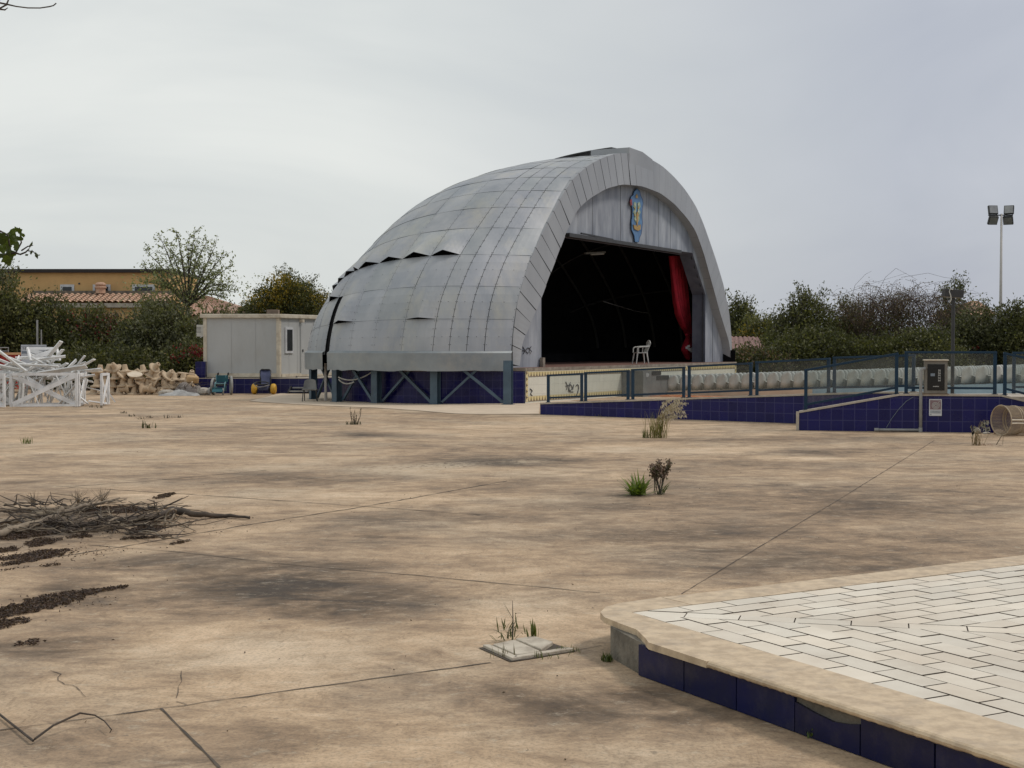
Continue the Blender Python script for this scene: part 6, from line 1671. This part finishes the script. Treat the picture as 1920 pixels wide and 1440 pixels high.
def wheelchair():
    y = 54.6; c = FX(416, y); x = c[0]
    t = thing('wheelchair', 'small teal wheelchair with pale grey tyres parked against the blue plinth', 'wheelchair', (x, y, 0)); s = y / F_PX
    def P(px, py, dy=0): p = AT(px, py, y + dy); return Vector(p)
    wheel('big_wheel', (P(398, 720).x, y + .25, .33), .33, .09, M['palegrey'], t, (1, -.10, 0)); wheel('big_wheel', (P(431, 720).x, y + .25, .37), .37, .10, M['palegrey'], t, (1, .28, 0))
    wheel('caster', (P(396.5, 732).x, y - .35, .15), .15, .06, M['palegrey'], t, (1, -.1, 0), rim=False); wheel('caster', (P(421.5, 732).x, y - .35, .15), .15, .06, M['palegrey'], t, (1, .3, 0), rim=False)
    mb = MB(); a_, b_ = P(407, 704, .25), P(427, 716, .25); mb.box((a_ + b_) / 2, (.44, .03, .27)); mb.build('backrest', M['teal'], t, bevel=.01)
    mb = MB(); mb.box(P(414, 722, -.05), (.42, .42, .04), Matrix.Rotation(.1, 3, 'X')); mb.build('seat', M['black'], t)
    mb = MB(); mb.box(P(408, 732, -.5), (.40, .25, .03), Matrix.Rotation(.5, 3, 'X')); mb.box(P(408, 729, -.42), (.42, .03, .10)); mb.build('footrest', M['teal'], t)
    tl = mat('pale_teal_tube', (.14, .30, .33), rough=.4, bump=0)
    for px in (402.5, 420.5):
        mb = MB(); mb.tube([P(px + 3, 703, .25), P(px + 3, 716, .25), P(px + 1, 718, -.35), P(px, 733, -.45)], .022, 6); mb.tube([P(px + 3, 716, .25), P(px + 3, 733, .2)], .02, 6); mb.build('frame', tl, t, smooth=True)
    mb = MB(); mb.tube([P(402, 719, -.36), P(421, 719, -.36)], .018, 6); mb.tube([P(401, 733, -.45), P(420, 733, -.45)], .018, 6); mb.build('crossbar', tl, t)
    for px in (408, 427):
        mb = MB(); mb.tube([P(px, 704, .25), P(px, 700, .27), P(px + 1.5, 699, .42), P(px + 2, 702, .5)], .022, 6); mb.build('handle', M['black'], t, smooth=True)
wheelchair()
def beach_chair():
    y = 55.4; x = FX(496, y)[0]
    t = thing('beach_wheelchair', 'beach wheelchair with fat yellow balloon wheels and navy mesh recliner seat', 'wheelchair', (x, y, 0))
    def P(px, py, dy=0): return Vector(AT(px, py, y + dy))
    for px in (478, 513.5): wheel('balloon_wheel', (P(px, 728).x, y - .1, .21), .21, .22, M['yellow'], t, (1, 0, 0), rim=False, fat=True)
    mb = MB(); A_ = [P(488, 693, .55), P(507.5, 693, .55), P(507, 721, .05), P(488.5, 721, .05)]; 
    n_ = 8; vs = []
    for j in range(n_ + 1):
        for i in range(5):
            u, v = i / 4, j / n_; p = A_[0].lerp(A_[1], u).lerp(A_[3].lerp(A_[2], u), v); p = p + Vector((0, .05 * math.sin(math.pi * u) + .015 * math.sin(v * 12), 0)); vs.append(p)
    mb.add(vs, [(j * 5 + i, j * 5 + i + 1, (j + 1) * 5 + i + 1, (j + 1) * 5 + i) for j in range(n_) for i in range(4)]); mb.build('mesh_backrest', M['navy'], t, smooth=True)
    mb = MB(); mb.tube([A_[3], A_[0] + Vector((0, 0, -.05)), A_[0] + Vector((.05, 0, 0)), A_[1] + Vector((-.05, 0, 0)), A_[1] + Vector((0, 0, -.05)), A_[2]], .028, 6); mb.build('back_frame', M['black'], t, smooth=True)
    mb = MB(); c = P(489, 722, -.25); mb.tube([Vector(c) + Vector((.27 * math.cos(a_) + .02, .2 * math.sin(a_), .07 + .05 * math.sin(a_))) for a_ in np.linspace(0, 2 * math.pi, 25)], .024, 6, cap=False); mb.build('hoop', M['black'], t, smooth=True)
    mb = MB(); mb.box(P(495, 728, -.1), (.36, .45, .16)); mb.build('seat_sling', M['navy'], t, bevel=.04)
    mb = MB(); mb.tube([P(476, 719, -.3), P(480, 724, -.4), P(487, 726, -.45), P(497, 724, -.4), P(505, 722, -.2)], .02, 6); mb.build('front_tube', M['galv'], t, smooth=True)
    mb = MB(); mb.tube([P(478, 728, -.1), P(513, 728, -.1)], .025, 6); mb.build('axle', M['galv'], t)
    for px in (482, 505): mb = MB(); mb.tube([P(px, 725, -.1), P(px + .5, 738, -.2)], .02, 6); mb.build('leg', M['black'], t)
beach_chair()
def grey_chair():
    b = G(583, 752.5); y = b[1]; t = thing('stacking_chair', 'grey plastic stacking chair on thin legs in front of the left bandshell columns', 'chair', (b[0], y, 0))
    def P(px, py, dy=0): return Vector(AT(px, py, y + dy))
    mb = MB(); A_ = [P(571.5, 711, .25), P(592.5, 710.5, .25), P(594.5, 729, .05), P(569, 729, .05)]; vs = []; nn = 8
    for j in range(nn + 1):
        for i in range(nn + 1):
            u, v = i / nn, j / nn; p = A_[0].lerp(A_[1], u).lerp(A_[3].lerp(A_[2], u), v); vs.append(p + Vector((0, -.09 * abs(2 * u - 1) ** 2.2, -.05 * abs(2 * u - 1) ** 3 * (1 - v))))
    fs = [(j * (nn + 1) + i, j * (nn + 1) + i + 1, (j + 1) * (nn + 1) + i + 1, (j + 1) * (nn + 1) + i) for j in range(nn) for i in range(nn)]
    mb.add(vs, fs); mb.build('backrest', M['greyplastic'], t, smooth=True)
    mb = MB(); mb.box(P(581.5, 730.5, -.18), (.50, .46, .05), Matrix.Rotation(-.05, 3, 'X')); mb.build('seat', M['greyplastic'], t, bevel=.02)
    for px, dy, pb, dyb in ((569, -.35, 566.5, -.38), (593, -.35, 595.5, -.38), (571, .05, 571, .18), (592, .05, 594, .18)):
        mb = MB(); p = P(px, 731, dy); q = Vector(AT(pb, 740, y + dyb)); q.z = 0; mb.tube([p, q], .017, 6); mb.build('leg', M['darkgrey'], t)
grey_chair()

# ------------------------------------------------------------------ weeds
def weed(name, label, px, py, build, cat='weed'):
    c = G(px, py); t = thing(name, label, cat, (c[0], c[1], 0)); build(t, Vector(c)); return t
def cvar(c, s=.25):
    k_ = random.uniform(1 - s, 1 + s); return (c[0] * k_, c[1] * k_, c[2] * k_, 1)
def rosette(t, c):
    mb = MB()
    for i in range(95):
        an = random.uniform(0, 6.28); ln_ = random.uniform(.14, .34); lean = random.uniform(.25, 1.4); p = c + Vector((random.gauss(0, .05), random.gauss(0, .04), .01))
        mb.blade(p, an, ln_, .036, lean, random.uniform(-.1, .6), 0, cvar((.12, .165, .028)))
    mb.build('leaves', M['leaf'], t)
weed('leafy_weed', 'bright green rosette weed in the plaza, left of the brown flowering one', 1195, 929, rosette)
def stalk(t, c):
    mb = MB(); fl = MB(); lf = MB()
    for i in range(9):
        a_ = random.uniform(0, 6.28); top = c + Vector((random.gauss(-.015, .10), random.gauss(0, .06), random.uniform(.28, .46))); m_ = c.lerp(top, .5) + Vector((random.gauss(0, .02), 0, .03))
        b0 = c + Vector((random.gauss(0, .035), random.gauss(0, .03), 0)); mb.tube([b0, m_, top], [.007, .006, .003], 5)
        for k_ in range(110):
            u = random.uniform(.5, 1.02); p = m_.lerp(top, (u - .5) * 2) + Vector((random.gauss(0, .022), random.gauss(0, .02), random.gauss(0, .014))); r = random.uniform(.008, .019); d1 = Vector((random.gauss(0, 1), random.gauss(0, 1), random.gauss(0, 1))).normalized() * r; d2 = d1.orthogonal().normalized() * r
            fl.add([p - d1, p + d2, p + d1, p - d2], [(0, 1, 2, 3)], 0, None, cvar(random.choice(((.13, .085, .055), (.10, .085, .04), (.16, .10, .07))), .35))
    for i in range(20): lf.blade(c + Vector((random.gauss(0, .04), random.gauss(0, .03), 0)), random.uniform(-1.2, 1.2), random.uniform(.14, .30), .016, random.uniform(.3, 1.1), random.uniform(.2, 1.2), 0, cvar((.095, .115, .035)))
    mb.build('stems', M['bark'], t); fl.build('flower_heads', M['dryleaf'], t); lf.build('leaves', M['leaf'], t)
weed('flowering_weed', 'upright weed with brown flower heads beside the green rosette', 1236, 927, stalk)
def oat(t, c):
    st = MB(); sd = MB(); lf = MB()
    for i in range(90): lf.blade(c + Vector((random.gauss(0, .11), random.gauss(0, .08), 0)), random.gauss(.2, 1.6), random.uniform(.22, .62), .013, random.uniform(.02, .25), random.uniform(0, .4), 0, cvar(random.choice(((.16, .15, .04), (.20, .17, .07), (.11, .12, .03)))))
    for i in range(20):
        b = c + Vector((random.gauss(0, .07), random.gauss(0, .05), 0)); ht = random.uniform(.45, .80); rc = random.uniform(.25, .58)
        P = [b, b + Vector((.03, 0, ht * .5)), b + Vector((rc * .3, random.gauss(0, .04), ht * .85)), b + Vector((rc * .65, random.gauss(0, .06), ht)), b + Vector((rc, random.gauss(0, .08), ht * 1.06))]
        st.tube(P, [.005, .005, .004, .003, .002], 4)
        for k_ in range(26):
            u = random.uniform(.5, 1); q = P[2].lerp(P[3], (u - .5) * 4) if u < .75 else P[3].lerp(P[4], (u - .75) * 4); q = q + Vector((random.gauss(0, .025), random.gauss(0, .025), 0)); l_ = random.uniform(.04, .09)
            sd.add([q, q + Vector((.009, 0, -l_ * .5)), q + Vector((random.gauss(.012, .012), random.gauss(0, .01), -l_)), q + Vector((-.009, 0, -l_ * .5))], [(0, 1, 2, 3)], 0, None, cvar((.50, .44, .36)))
    st.build('stems', mat('straw', (.38, .29, .13), rough=.8, bump=0), t); sd.build('seed_heads', M['dryleaf'], t); lf.build('blades', M['leaf'], t)
weed('wild_oat', 'tall dry oat grass with seed heads bending right, in front of the ramp wall', 1235, 821, oat, 'grass')
def tuft(n=26, l0=.12, l1=.3, col=(.10, .105, .035), w_=.014, sp=.04, lean=.5):
    def f(t, c):
        mb = MB()
        for i in range(n): mb.blade(c + Vector((random.gauss(0, sp), random.gauss(0, sp * .7), 0)), random.uniform(0, 6.28), random.uniform(l0, l1), w_, random.uniform(0, lean), random.uniform(-.1, .6), 0, cvar(col))
        mb.build('blades', M['leaf'], t)
    return f
weed('grass_tuft', 'small green grass tuft just left of the tall oat grass', 1210, 821, tuft(34, .10, .24, (.12, .13, .04)), 'grass')
def spiky(t, c):
    mb = MB(); lf = MB()
    for dx, h in ((-.11, .40), (.0, .36), (.16, .40), (.05, .24), (-.03, .22)):
        p = c + Vector((dx * .4, 0, 0)); q = c + Vector((dx, random.gauss(0, .03), h)); mb.tube([p, p.lerp(q, .5) + Vector((dx * .15, 0, 0)), q], [.008, .007, .003], 5)
        for k_ in range(24):
            m_ = p.lerp(q, random.uniform(.05, 1)); lf.blade(m_, random.uniform(0, 6.28), random.uniform(.03, .08), .012, random.uniform(.2, .8), .3, 0, cvar((.055, .055, .03)), 2)
    for i in range(60): lf.blade(c + Vector((random.gauss(0, .10), random.gauss(0, .05), 0)), random.uniform(0, 6.28), random.uniform(.05, .16), .015, random.uniform(.2, 1.1), .4, 0, cvar((.06, .06, .03)))
    mb.build('stems', M['deaddark'], t); lf.build('leaves', M['leaf'], t)
weed('spiky_weed', 'dark spiky weed alone on the plaza in front of the bandshell columns', 665, 796, spiky)
weed('grass_tuft', 'low dark weed with broad leaves right of the white plank pile', 278, 803, tuft(22, .10, .22, (.075, .08, .035), .03, .08, 1.2))
weed('grass_tuft', 'small fresh green tuft at the far left of the plaza', 50, 832, tuft(40, .08, .17, (.11, .14, .04), .012, .05, .6))
for i, (px, py) in enumerate(((176, 764), (187, 765), (232, 775), (247, 781), (262, 786), (282, 784), (315, 784), (335, 783))):
    o = weed('joint_weed', 'tiny dark weed in the concrete joint right of the white plank pile', px, py, tuft(16, .05, .12, (.05, .045, .03), .02, .07, 1.3)); o['group'] = 'tiny weeds along the joint'
def dryweed(t, c):
    st = MB(); sd = MB(); lf = MB()
    for i in range(7):
        b = c + Vector((random.gauss(0, .05), random.gauss(0, .04), 0)); h = random.uniform(.3, .56); rc = random.uniform(-.2, .5); P = [b, b + Vector((rc * .15, 0, h * .6)), b + Vector((rc * .55, 0, h)), b + Vector((rc, 0, h * random.uniform(.8, 1.05)))]
        st.tube(P, [.006, .005, .004, .003], 4)
        for k_ in range(9):
            q = P[2].lerp(P[3], random.random()); l_ = random.uniform(.06, .12); sd.add([q, q + Vector((.010, 0, -l_ * .5)), q + Vector((random.gauss(.01, .012), 0, -l_)), q + Vector((-.010, 0, -l_ * .5))], [(0, 1, 2, 3)], 0, None, cvar((.34, .33, .28)))
    for i in range(30): lf.blade(c + Vector((random.gauss(0, .06), random.gauss(0, .05), 0)), random.uniform(0, 6.28), random.uniform(.12, .34), .012, random.uniform(0, .5), .3, 0, cvar((.18, .13, .06)))
    for i in range(40): lf.blade(c + Vector((random.gauss(.15, .14), random.gauss(0, .05), 0)), random.uniform(0, 6.28), random.uniform(.03, .08), .012, random.uniform(.8, 1.4), .1, 0, cvar((.24, .13, .09)))
    st.build('stems', mat('dry_stem', (.25, .19, .10), rough=.8, bump=0), t); sd.build('seed_heads', M['dryleaf'], t); lf.build('blades', M['dryleaf'], t)
weed('dry_weed', 'dry seeding weed growing in front of the wire bin, left clump', 1832, 835, dryweed)
def leanstem(t, c):
    mb = MB(); e_ = Vector(AT(1897, 797, c.y)); m_ = c.lerp(e_, .5) + Vector((-.02, 0, .03)); mb.tube([c, m_, e_, Vector(AT(1891, 789, c.y))], [.010, .008, .006, .003], 5); mb.tube([m_, m_ + Vector((.12, 0, .01))], .005, 4); mb.tube([c + Vector((.14, .05, 0)), c + Vector((.15, .05, .17))], .005, 4); mb.build('stems', M['deadwood'], t)
weed('dry_weed', 'single dead stem leaning right in front of the wire bin', 1868, 834, leanstem)

# cracked inspection cover with weeds
def cover():
    pts = [G(*p) for p in ((905, 1215), (1000, 1197), (1076, 1222), (960, 1240))]; c = sum(pts) / 4
    t = thing('inspection_cover', 'cracked pale square concrete cover with weeds in its joints', 'cover', tuple(c))
    def q(u, v, z): 
        p = pts[0] * (1 - u) * (1 - v) + pts[1] * u * (1 - v) + pts[2] * u * v + pts[3] * (1 - u) * v; return (p[0], p[1], z)
    wc = mat('pale_cover_concrete', (.58, .52, .42), (.44, .38, .30), 6, .8, bump=.3, dirt=(.2, .17, .13), dirt_amt=.5, dscale=6)
    for poly in ([(.14, .10), (.58, .06), (.52, .86), (.40, .90), (.14, .86)], [(.60, .06), (.94, .10), (.96, .55), (.56, .84)], ):
        mb = MB(); n = len(poly); zt = .028 + random.uniform(-.004, .004); P = [q(u, v, 0) for u, v in poly] + [q(u, v, zt) for u, v in poly]
        mb.add(P, [tuple(range(n - 1, -1, -1)), tuple(range(n, 2 * n))] + [(i, (i + 1) % n, n + (i + 1) % n, n + i) for i in range(n)]); mb.build('slab_piece', wc, t, bevel=.006)
    for poly in ([(0, 0), (.11, .05), (.11, .97), (0, 1)], [(.115, .90), (.98, .88), (1, 1), (.0, 1.0)], ):
        mb = MB(); n = len(poly); P = [q(u, v, 0) for u, v in poly] + [q(u, v, .022) for u, v in poly]
        mb.add(P, [tuple(range(n - 1, -1, -1)), tuple(range(n, 2 * n))] + [(i, (i + 1) % n, n + (i + 1) % n, n + i) for i in range(n)]); mb.build('rim', wc, t, bevel=.004)
    mb = MB(); P = [q(u, v, .0055) for u, v in ((-.07, -.02), (.0, 0), (1.02, -.02), (1.03, 1.02), (.2, 1.06), (-.05, 1.05))]; mb.add(P, [tuple(range(len(P)))]); mb.build('dark_gap', M['joint'], t)
cover()
def weedA(t, c):
    mb = MB(); lf = MB(); mb.tube([c, c + Vector((.003, 0, .14)), c + Vector((.0, 0, .265))], [.006, .004, .0015], 5)
    lf.blade(c + Vector((0, 0, .13)), math.pi, .17, .014, .5, -.2, 0, cvar((.07, .075, .03))); lf.blade(c + Vector((0, 0, .15)), 2.8, .11, .012, .55, 0, 0, cvar((.07, .075, .03)))
    for i in range(46): lf.blade(c + Vector((random.gauss(-.02, .045), random.gauss(0, .03), random.uniform(0, .10))), random.uniform(0, 6.28), random.uniform(.04, .12), .010, random.uniform(.2, 1.2), random.uniform(-.3, 1.6), 0, cvar((.075, .085, .025)))
    mb.build('stems', M['bark'], t); lf.build('leaves', M['leaf'], t)
weed('cover_weed', 'tallest thin weed at the back of the cracked cover', 961, 1203, weedA)
weed('cover_weed', 'short broad bladed weed at the back right of the cracked cover', 998, 1201, tuft(14, .08, .145, (.10, .115, .03), .020, .014, .3))
weed('cover_weed', 'low green grass at the right corner of the cracked cover', 1062, 1222, tuft(70, .02, .05, (.11, .125, .045), .006, .035, .9))
weed('cover_weed', 'thin dry sprigs along the front edge of the cracked cover', 945, 1233, tuft(12, .05, .12, (.13, .11, .06), .005, .05, .3))
weed('cover_weed', 'small sprigs in the front joint of the cracked cover', 1020, 1233, tuft(34, .02, .055, (.10, .11, .045), .006, .05, .8))
weed('wall_weed', 'green moss tuft at the foot of the broken terrace corner', 1138, 1240, tuft(60, .02, .07, (.08, .10, .03), .008, .02, .8))
weed('wall_weed', 'small sprout growing from the foot of the blue tile under the chipped one', 1529, 1384, tuft(26, .03, .085, (.09, .13, .03), .014, .02, .9))
for i, px in enumerate((1290, 1344, 1420)): 
    o = weed('wall_weed', 'tiny weed at the foot of the long ramp wall', px if i else 1125, 787 if i else 781, tuft(10, .06, .13, (.16, .15, .1), .012, .05, .9)); o['group'] = 'tiny weeds at the ramp wall'

# ------------------------------------------------------------------ dead branches and leaf litter
BG = 'dead branches lying on the plaza'
def branch(label, pxs, r0, r1, material, wob=.012, n=7, lift=None, side=0):
    P = []
    for i, q in enumerate(pxs):
        px, py = q[0], q[1]; z = q[2] if len(q) > 2 else .03
        P.append(np.array(G(px, py, z)))
    fine = []
    for i in range(len(P) - 1):
        p0, p1, p2, p3 = P[max(i - 1, 0)], P[i], P[i + 1], P[min(i + 2, len(P) - 1)]
        for t in (0, .25, .5, .75): fine.append(.5 * ((2 * p1) + (p2 - p0) * t + (2 * p0 - 5 * p1 + 4 * p2 - p3) * t * t + (3 * p1 - p0 - 3 * p2 + p3) * t ** 3) + RNG.normal(size=3) * wob)
    fine.append(P[-1]); m_ = len(fine); rr = [(r0 + (r1 - r0) * i / (m_ - 1)) * RNG.uniform(.85, 1.15) for i in range(m_)]
    for i in range(m_): fine[i][2] = max(fine[i][2], rr[i] * .8)
    t = thing('dead_branch', label, 'branch', tuple(fine[m_ // 2] * np.array([1, 1, 0])), BG)
    mb = MB(); mb.tube(fine, rr, n); mb.build('stem', material, t, smooth=True)
    if side:
        mb = MB()
        for i in range(side):
            p = fine[RNG.integers(2, m_ - 1)]; d = np.array([RNG.normal(0, .25), RNG.normal(0, .22), RNG.uniform(.0, .13)])
            pts = [p, p + d * .5 + RNG.normal(size=3) * .03, p + d]
            for q in pts: q[2] = max(q[2], .006)
            mb.tube(pts, [.008, .006, .003], 4)
        mb.build('side_twigs', material, t)
branch('thickest pale bleached branch curving up from the left edge of the branch pile', [(-40, 1008, .05), (20, 992, .06), (66, 982, .07), (105, 968, .10), (119, 955, .16)], .040, .030, M['deadwood'], .008, 9)
branch('pale branch continuing to the upper right of the branch pile', [(60, 962, .06), (118, 958, .12), (160, 947, .08), (190, 943, .06), (224, 934, .05)], .028, .010, M['deadwood'], .01, 8, side=8)
branch('thick dark splintered branch end pointing right', [(322, 957, .05), (345, 960, .06), (375, 965, .05), (420, 966, .03), (468, 971, .02)], .050, .014, M['deaddark'], .006, 8)
branch('long dark branch running left from the splintered end', [(330, 962, .06), (270, 972, .04), (215, 977, .04), (160, 985, .03), (100, 986, .03), (30, 992, .03)], .034, .016, M['deaddark'], .015, 7, side=16)
branch('grey branch lying along the back of the branch pile', [(-30, 962, .05), (40, 956, .05), (96, 955, .06), (130, 950, .05), (175, 946, .04)], .024, .014, M['deadwood'], .012, 7, side=10)
branch('bleached curved branch at the left edge, middle of the pile', [(-30, 988, .05), (10, 977, .05), (45, 976, .06), (90, 980, .04), (118, 986, .03)], .034, .016, M['deadwood'], .01, 8, side=6)
branch('forked pale stub in the middle of the branch pile', [(60, 968, .05), (78, 966, .06), (95, 970, .04)], .040, .02, M['deadwood'], .01, 7)
branch('curly thin pale branch hooking down left of the splintered end', [(205, 990, .02), (205, 978, .08), (218, 972, .10), (240, 969, .06)], .014, .010, M['deadwood'], .004, 6)
branch('thin strip of bark looping beside the splintered end', [(308, 985, .02), (312, 965, .12), (322, 955, .18), (330, 958, .10), (318, 980, .03)], .012, .010, M['deadwood'], .006, 5)
for i in range(40):
    x0 = RNG.uniform(-20, 300); y0 = RNG.uniform(945, 1002); L = RNG.uniform(40, 130)
    branch('thin grey twig inside the branch pile', [(x0, y0, .02), (x0 + L * .4, y0 + RNG.normal(0, 5), RNG.uniform(.02, .09)), (x0 + L, y0 + RNG.normal(0, 9), RNG.uniform(.02, .12))], .012, .004, M['deadwood'] if i % 2 else M['deaddark'], .012, 5, side=4)
for i, (x, y0) in enumerate(((62, 946), (146, 942), (192, 941))):
    c = G(x, y0, .03); t = thing('dry_sprig', 'bristly dry sprig at the back of the branch pile', 'twig', tuple(c), 'bristly dry sprigs'); mb = MB()
    for k_ in range(34): d = np.array([RNG.normal(0, .07), RNG.normal(0, .05), RNG.uniform(.04, .17)]); mb.tube([c + RNG.normal(size=3) * .02, c + d * .6 + RNG.normal(size=3) * .01, c + d], [.003, .0025, .0015], 3)
    mb.build('bristles', M['deadwood'], t)
# zigzag near the lower left corner: probable branch shadow built as solid strand
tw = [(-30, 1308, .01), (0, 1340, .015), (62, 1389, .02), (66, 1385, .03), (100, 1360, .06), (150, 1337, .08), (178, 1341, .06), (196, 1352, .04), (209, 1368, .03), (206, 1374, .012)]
mb = MB(); P = [Vector(G(*q)) for q in tw]; mb.tube(P, [.006, .006, .006, .006, .0055, .005, .004, .0035, .003, .002], 6); tag(mb.build('shadow_strand', M['deaddark'], None, tuple(P[4])), 'thin dark zigzag strand in place of a shadow near the lower left corner', 'twig')

def pip(x, y, poly):
    ins = np.zeros(len(x), bool); n = len(poly); j = n - 1
    for i in range(n):
        xi, yi = poly[i]; xj, yj = poly[j]
        cnd = ((yi > y) != (yj > y)) & (x < (xj - xi) * (y - yi) / (yj - yi + 1e-12) + xi); ins ^= cnd; j = i
    return ins
LITTER = [[(0, 1142), (40, 1132), (60, 1122), (110, 1113), (185, 1106), (235, 1099), (234, 1104), (180, 1112), (165, 1118), (140, 1128), (100, 1140), (60, 1150), (0, 1160), (-40, 1170), (-40, 1150)],
 [(-20, 1163), (55, 1160), (60, 1165), (25, 1175), (0, 1181), (-20, 1182)], [(30, 1208), (42, 1205), (55, 1200), (76, 1200), (74, 1211), (55, 1212), (35, 1212)], [(0, 1046), (45, 1040), (75, 1033), (130, 1031), (125, 1036), (90, 1042), (50, 1051), (0, 1051), (-30, 1053)],
 [(0, 1030), (30, 1026), (40, 1030), (20, 1035), (-20, 1040)], [(45, 1020), (70, 1010), (115, 1012), (100, 1020), (60, 1027)], [(125, 1008), (150, 1002), (175, 1006), (150, 1011)], [(238, 997), (270, 985), (300, 984), (306, 992), (280, 1000)], [(125, 998), (150, 988), (185, 980), (192, 994), (165, 1000)],
 [(228, 1010), (320, 1005), (318, 1008), (230, 1013)], [(320, 1020), (348, 1014), (350, 1018), (325, 1022)], [(290, 935), (300, 928), (332, 924), (320, 931), (300, 936)], [(78, 1062), (95, 1058), (112, 1060), (80, 1064)], [(150, 985), (230, 972), (330, 968), (300, 982), (200, 992)],
 [(120, 958), (160, 952), (230, 950), (300, 955), (250, 962), (150, 966)], [(0, 1005), (60, 995), (120, 994), (90, 1004), (20, 1014)], [(40, 1066), (60, 1063), (20, 1070), (0, 1072)], [(0, 1058), (40, 1052), (80, 1044), (140, 1036), (80, 1050), (0, 1064)]]
LP = []
for poly in LITTER:
    w_ = np.array([G(*p)[:2] for p in poly]); mn, mx = w_.min(0), w_.max(0); area = (mx - mn).prod(); n = int(min(90000, area * 12000))
    q = RNG.uniform(mn, mx, (n, 2)); nz = .035 * np.sin(q[:, 0] * 37 + q[:, 1] * 23) + .03 * np.sin(q[:, 0] * 71 - q[:, 1] * 53); ins = pip(q[:, 0] + nz, q[:, 1] + nz, [tuple(p) for p in w_]); q = q[ins]; LP.append(q)
for (px, py, rx, n) in ((180, 985, 170, 1300), (100, 1040, 120, 260), (120, 1130, 100, 110)):
    c = G(px, py)[:2]; LP.append(c + RNG.normal(size=(n, 2)) * rx * c[1] / F_PX * np.array([.6, .5]))
q = np.concatenate(LP); n = len(q); P = np.c_[q, RNG.uniform(.004, .016, n)]
A = np.c_[RNG.normal(size=(n, 2)), RNG.normal(0, .35, n)]
cc = np.array([(.060, .035, .026), (.085, .052, .036), (.04, .026, .02), (.13, .085, .055)])[RNG.integers(0, 4, n)] * RNG.uniform(.7, 1.3, (n, 1))
tag(leaf_object('leaf_litter', P, A, .019 * RNG.uniform(.5, 1.9, n), .0105, cc, None, M['dryleaf'], (0, 0, 0), 'stuff'), 'brown fallen leaf litter in drifts around the dead branches', 'leaf litter')
# scattered crumbs on the plaza
nq = 420; yy = RNG.uniform(6, 34, nq); xx = RNG.uniform(-.36, .36, nq) * yy; P = np.c_[xx, yy, np.full(nq, .006)]
keep = ~((xx > .3) & (yy < 13) & (yy < 9 + xx * .6)); P = P[keep]; n = len(P)
tag(leaf_object('ground_crumbs', P, np.c_[RNG.normal(size=(n, 2)), RNG.normal(0, .2, n)], .016 * RNG.uniform(.4, 1.5, n), .010, np.array([(.07, .05, .035)]) * RNG.uniform(.5, 2.2, (n, 1)), None, M['dryleaf'], (0, 0, 0), 'stuff'), 'tiny scattered crumbs and leaf bits on the concrete', 'crumbs')
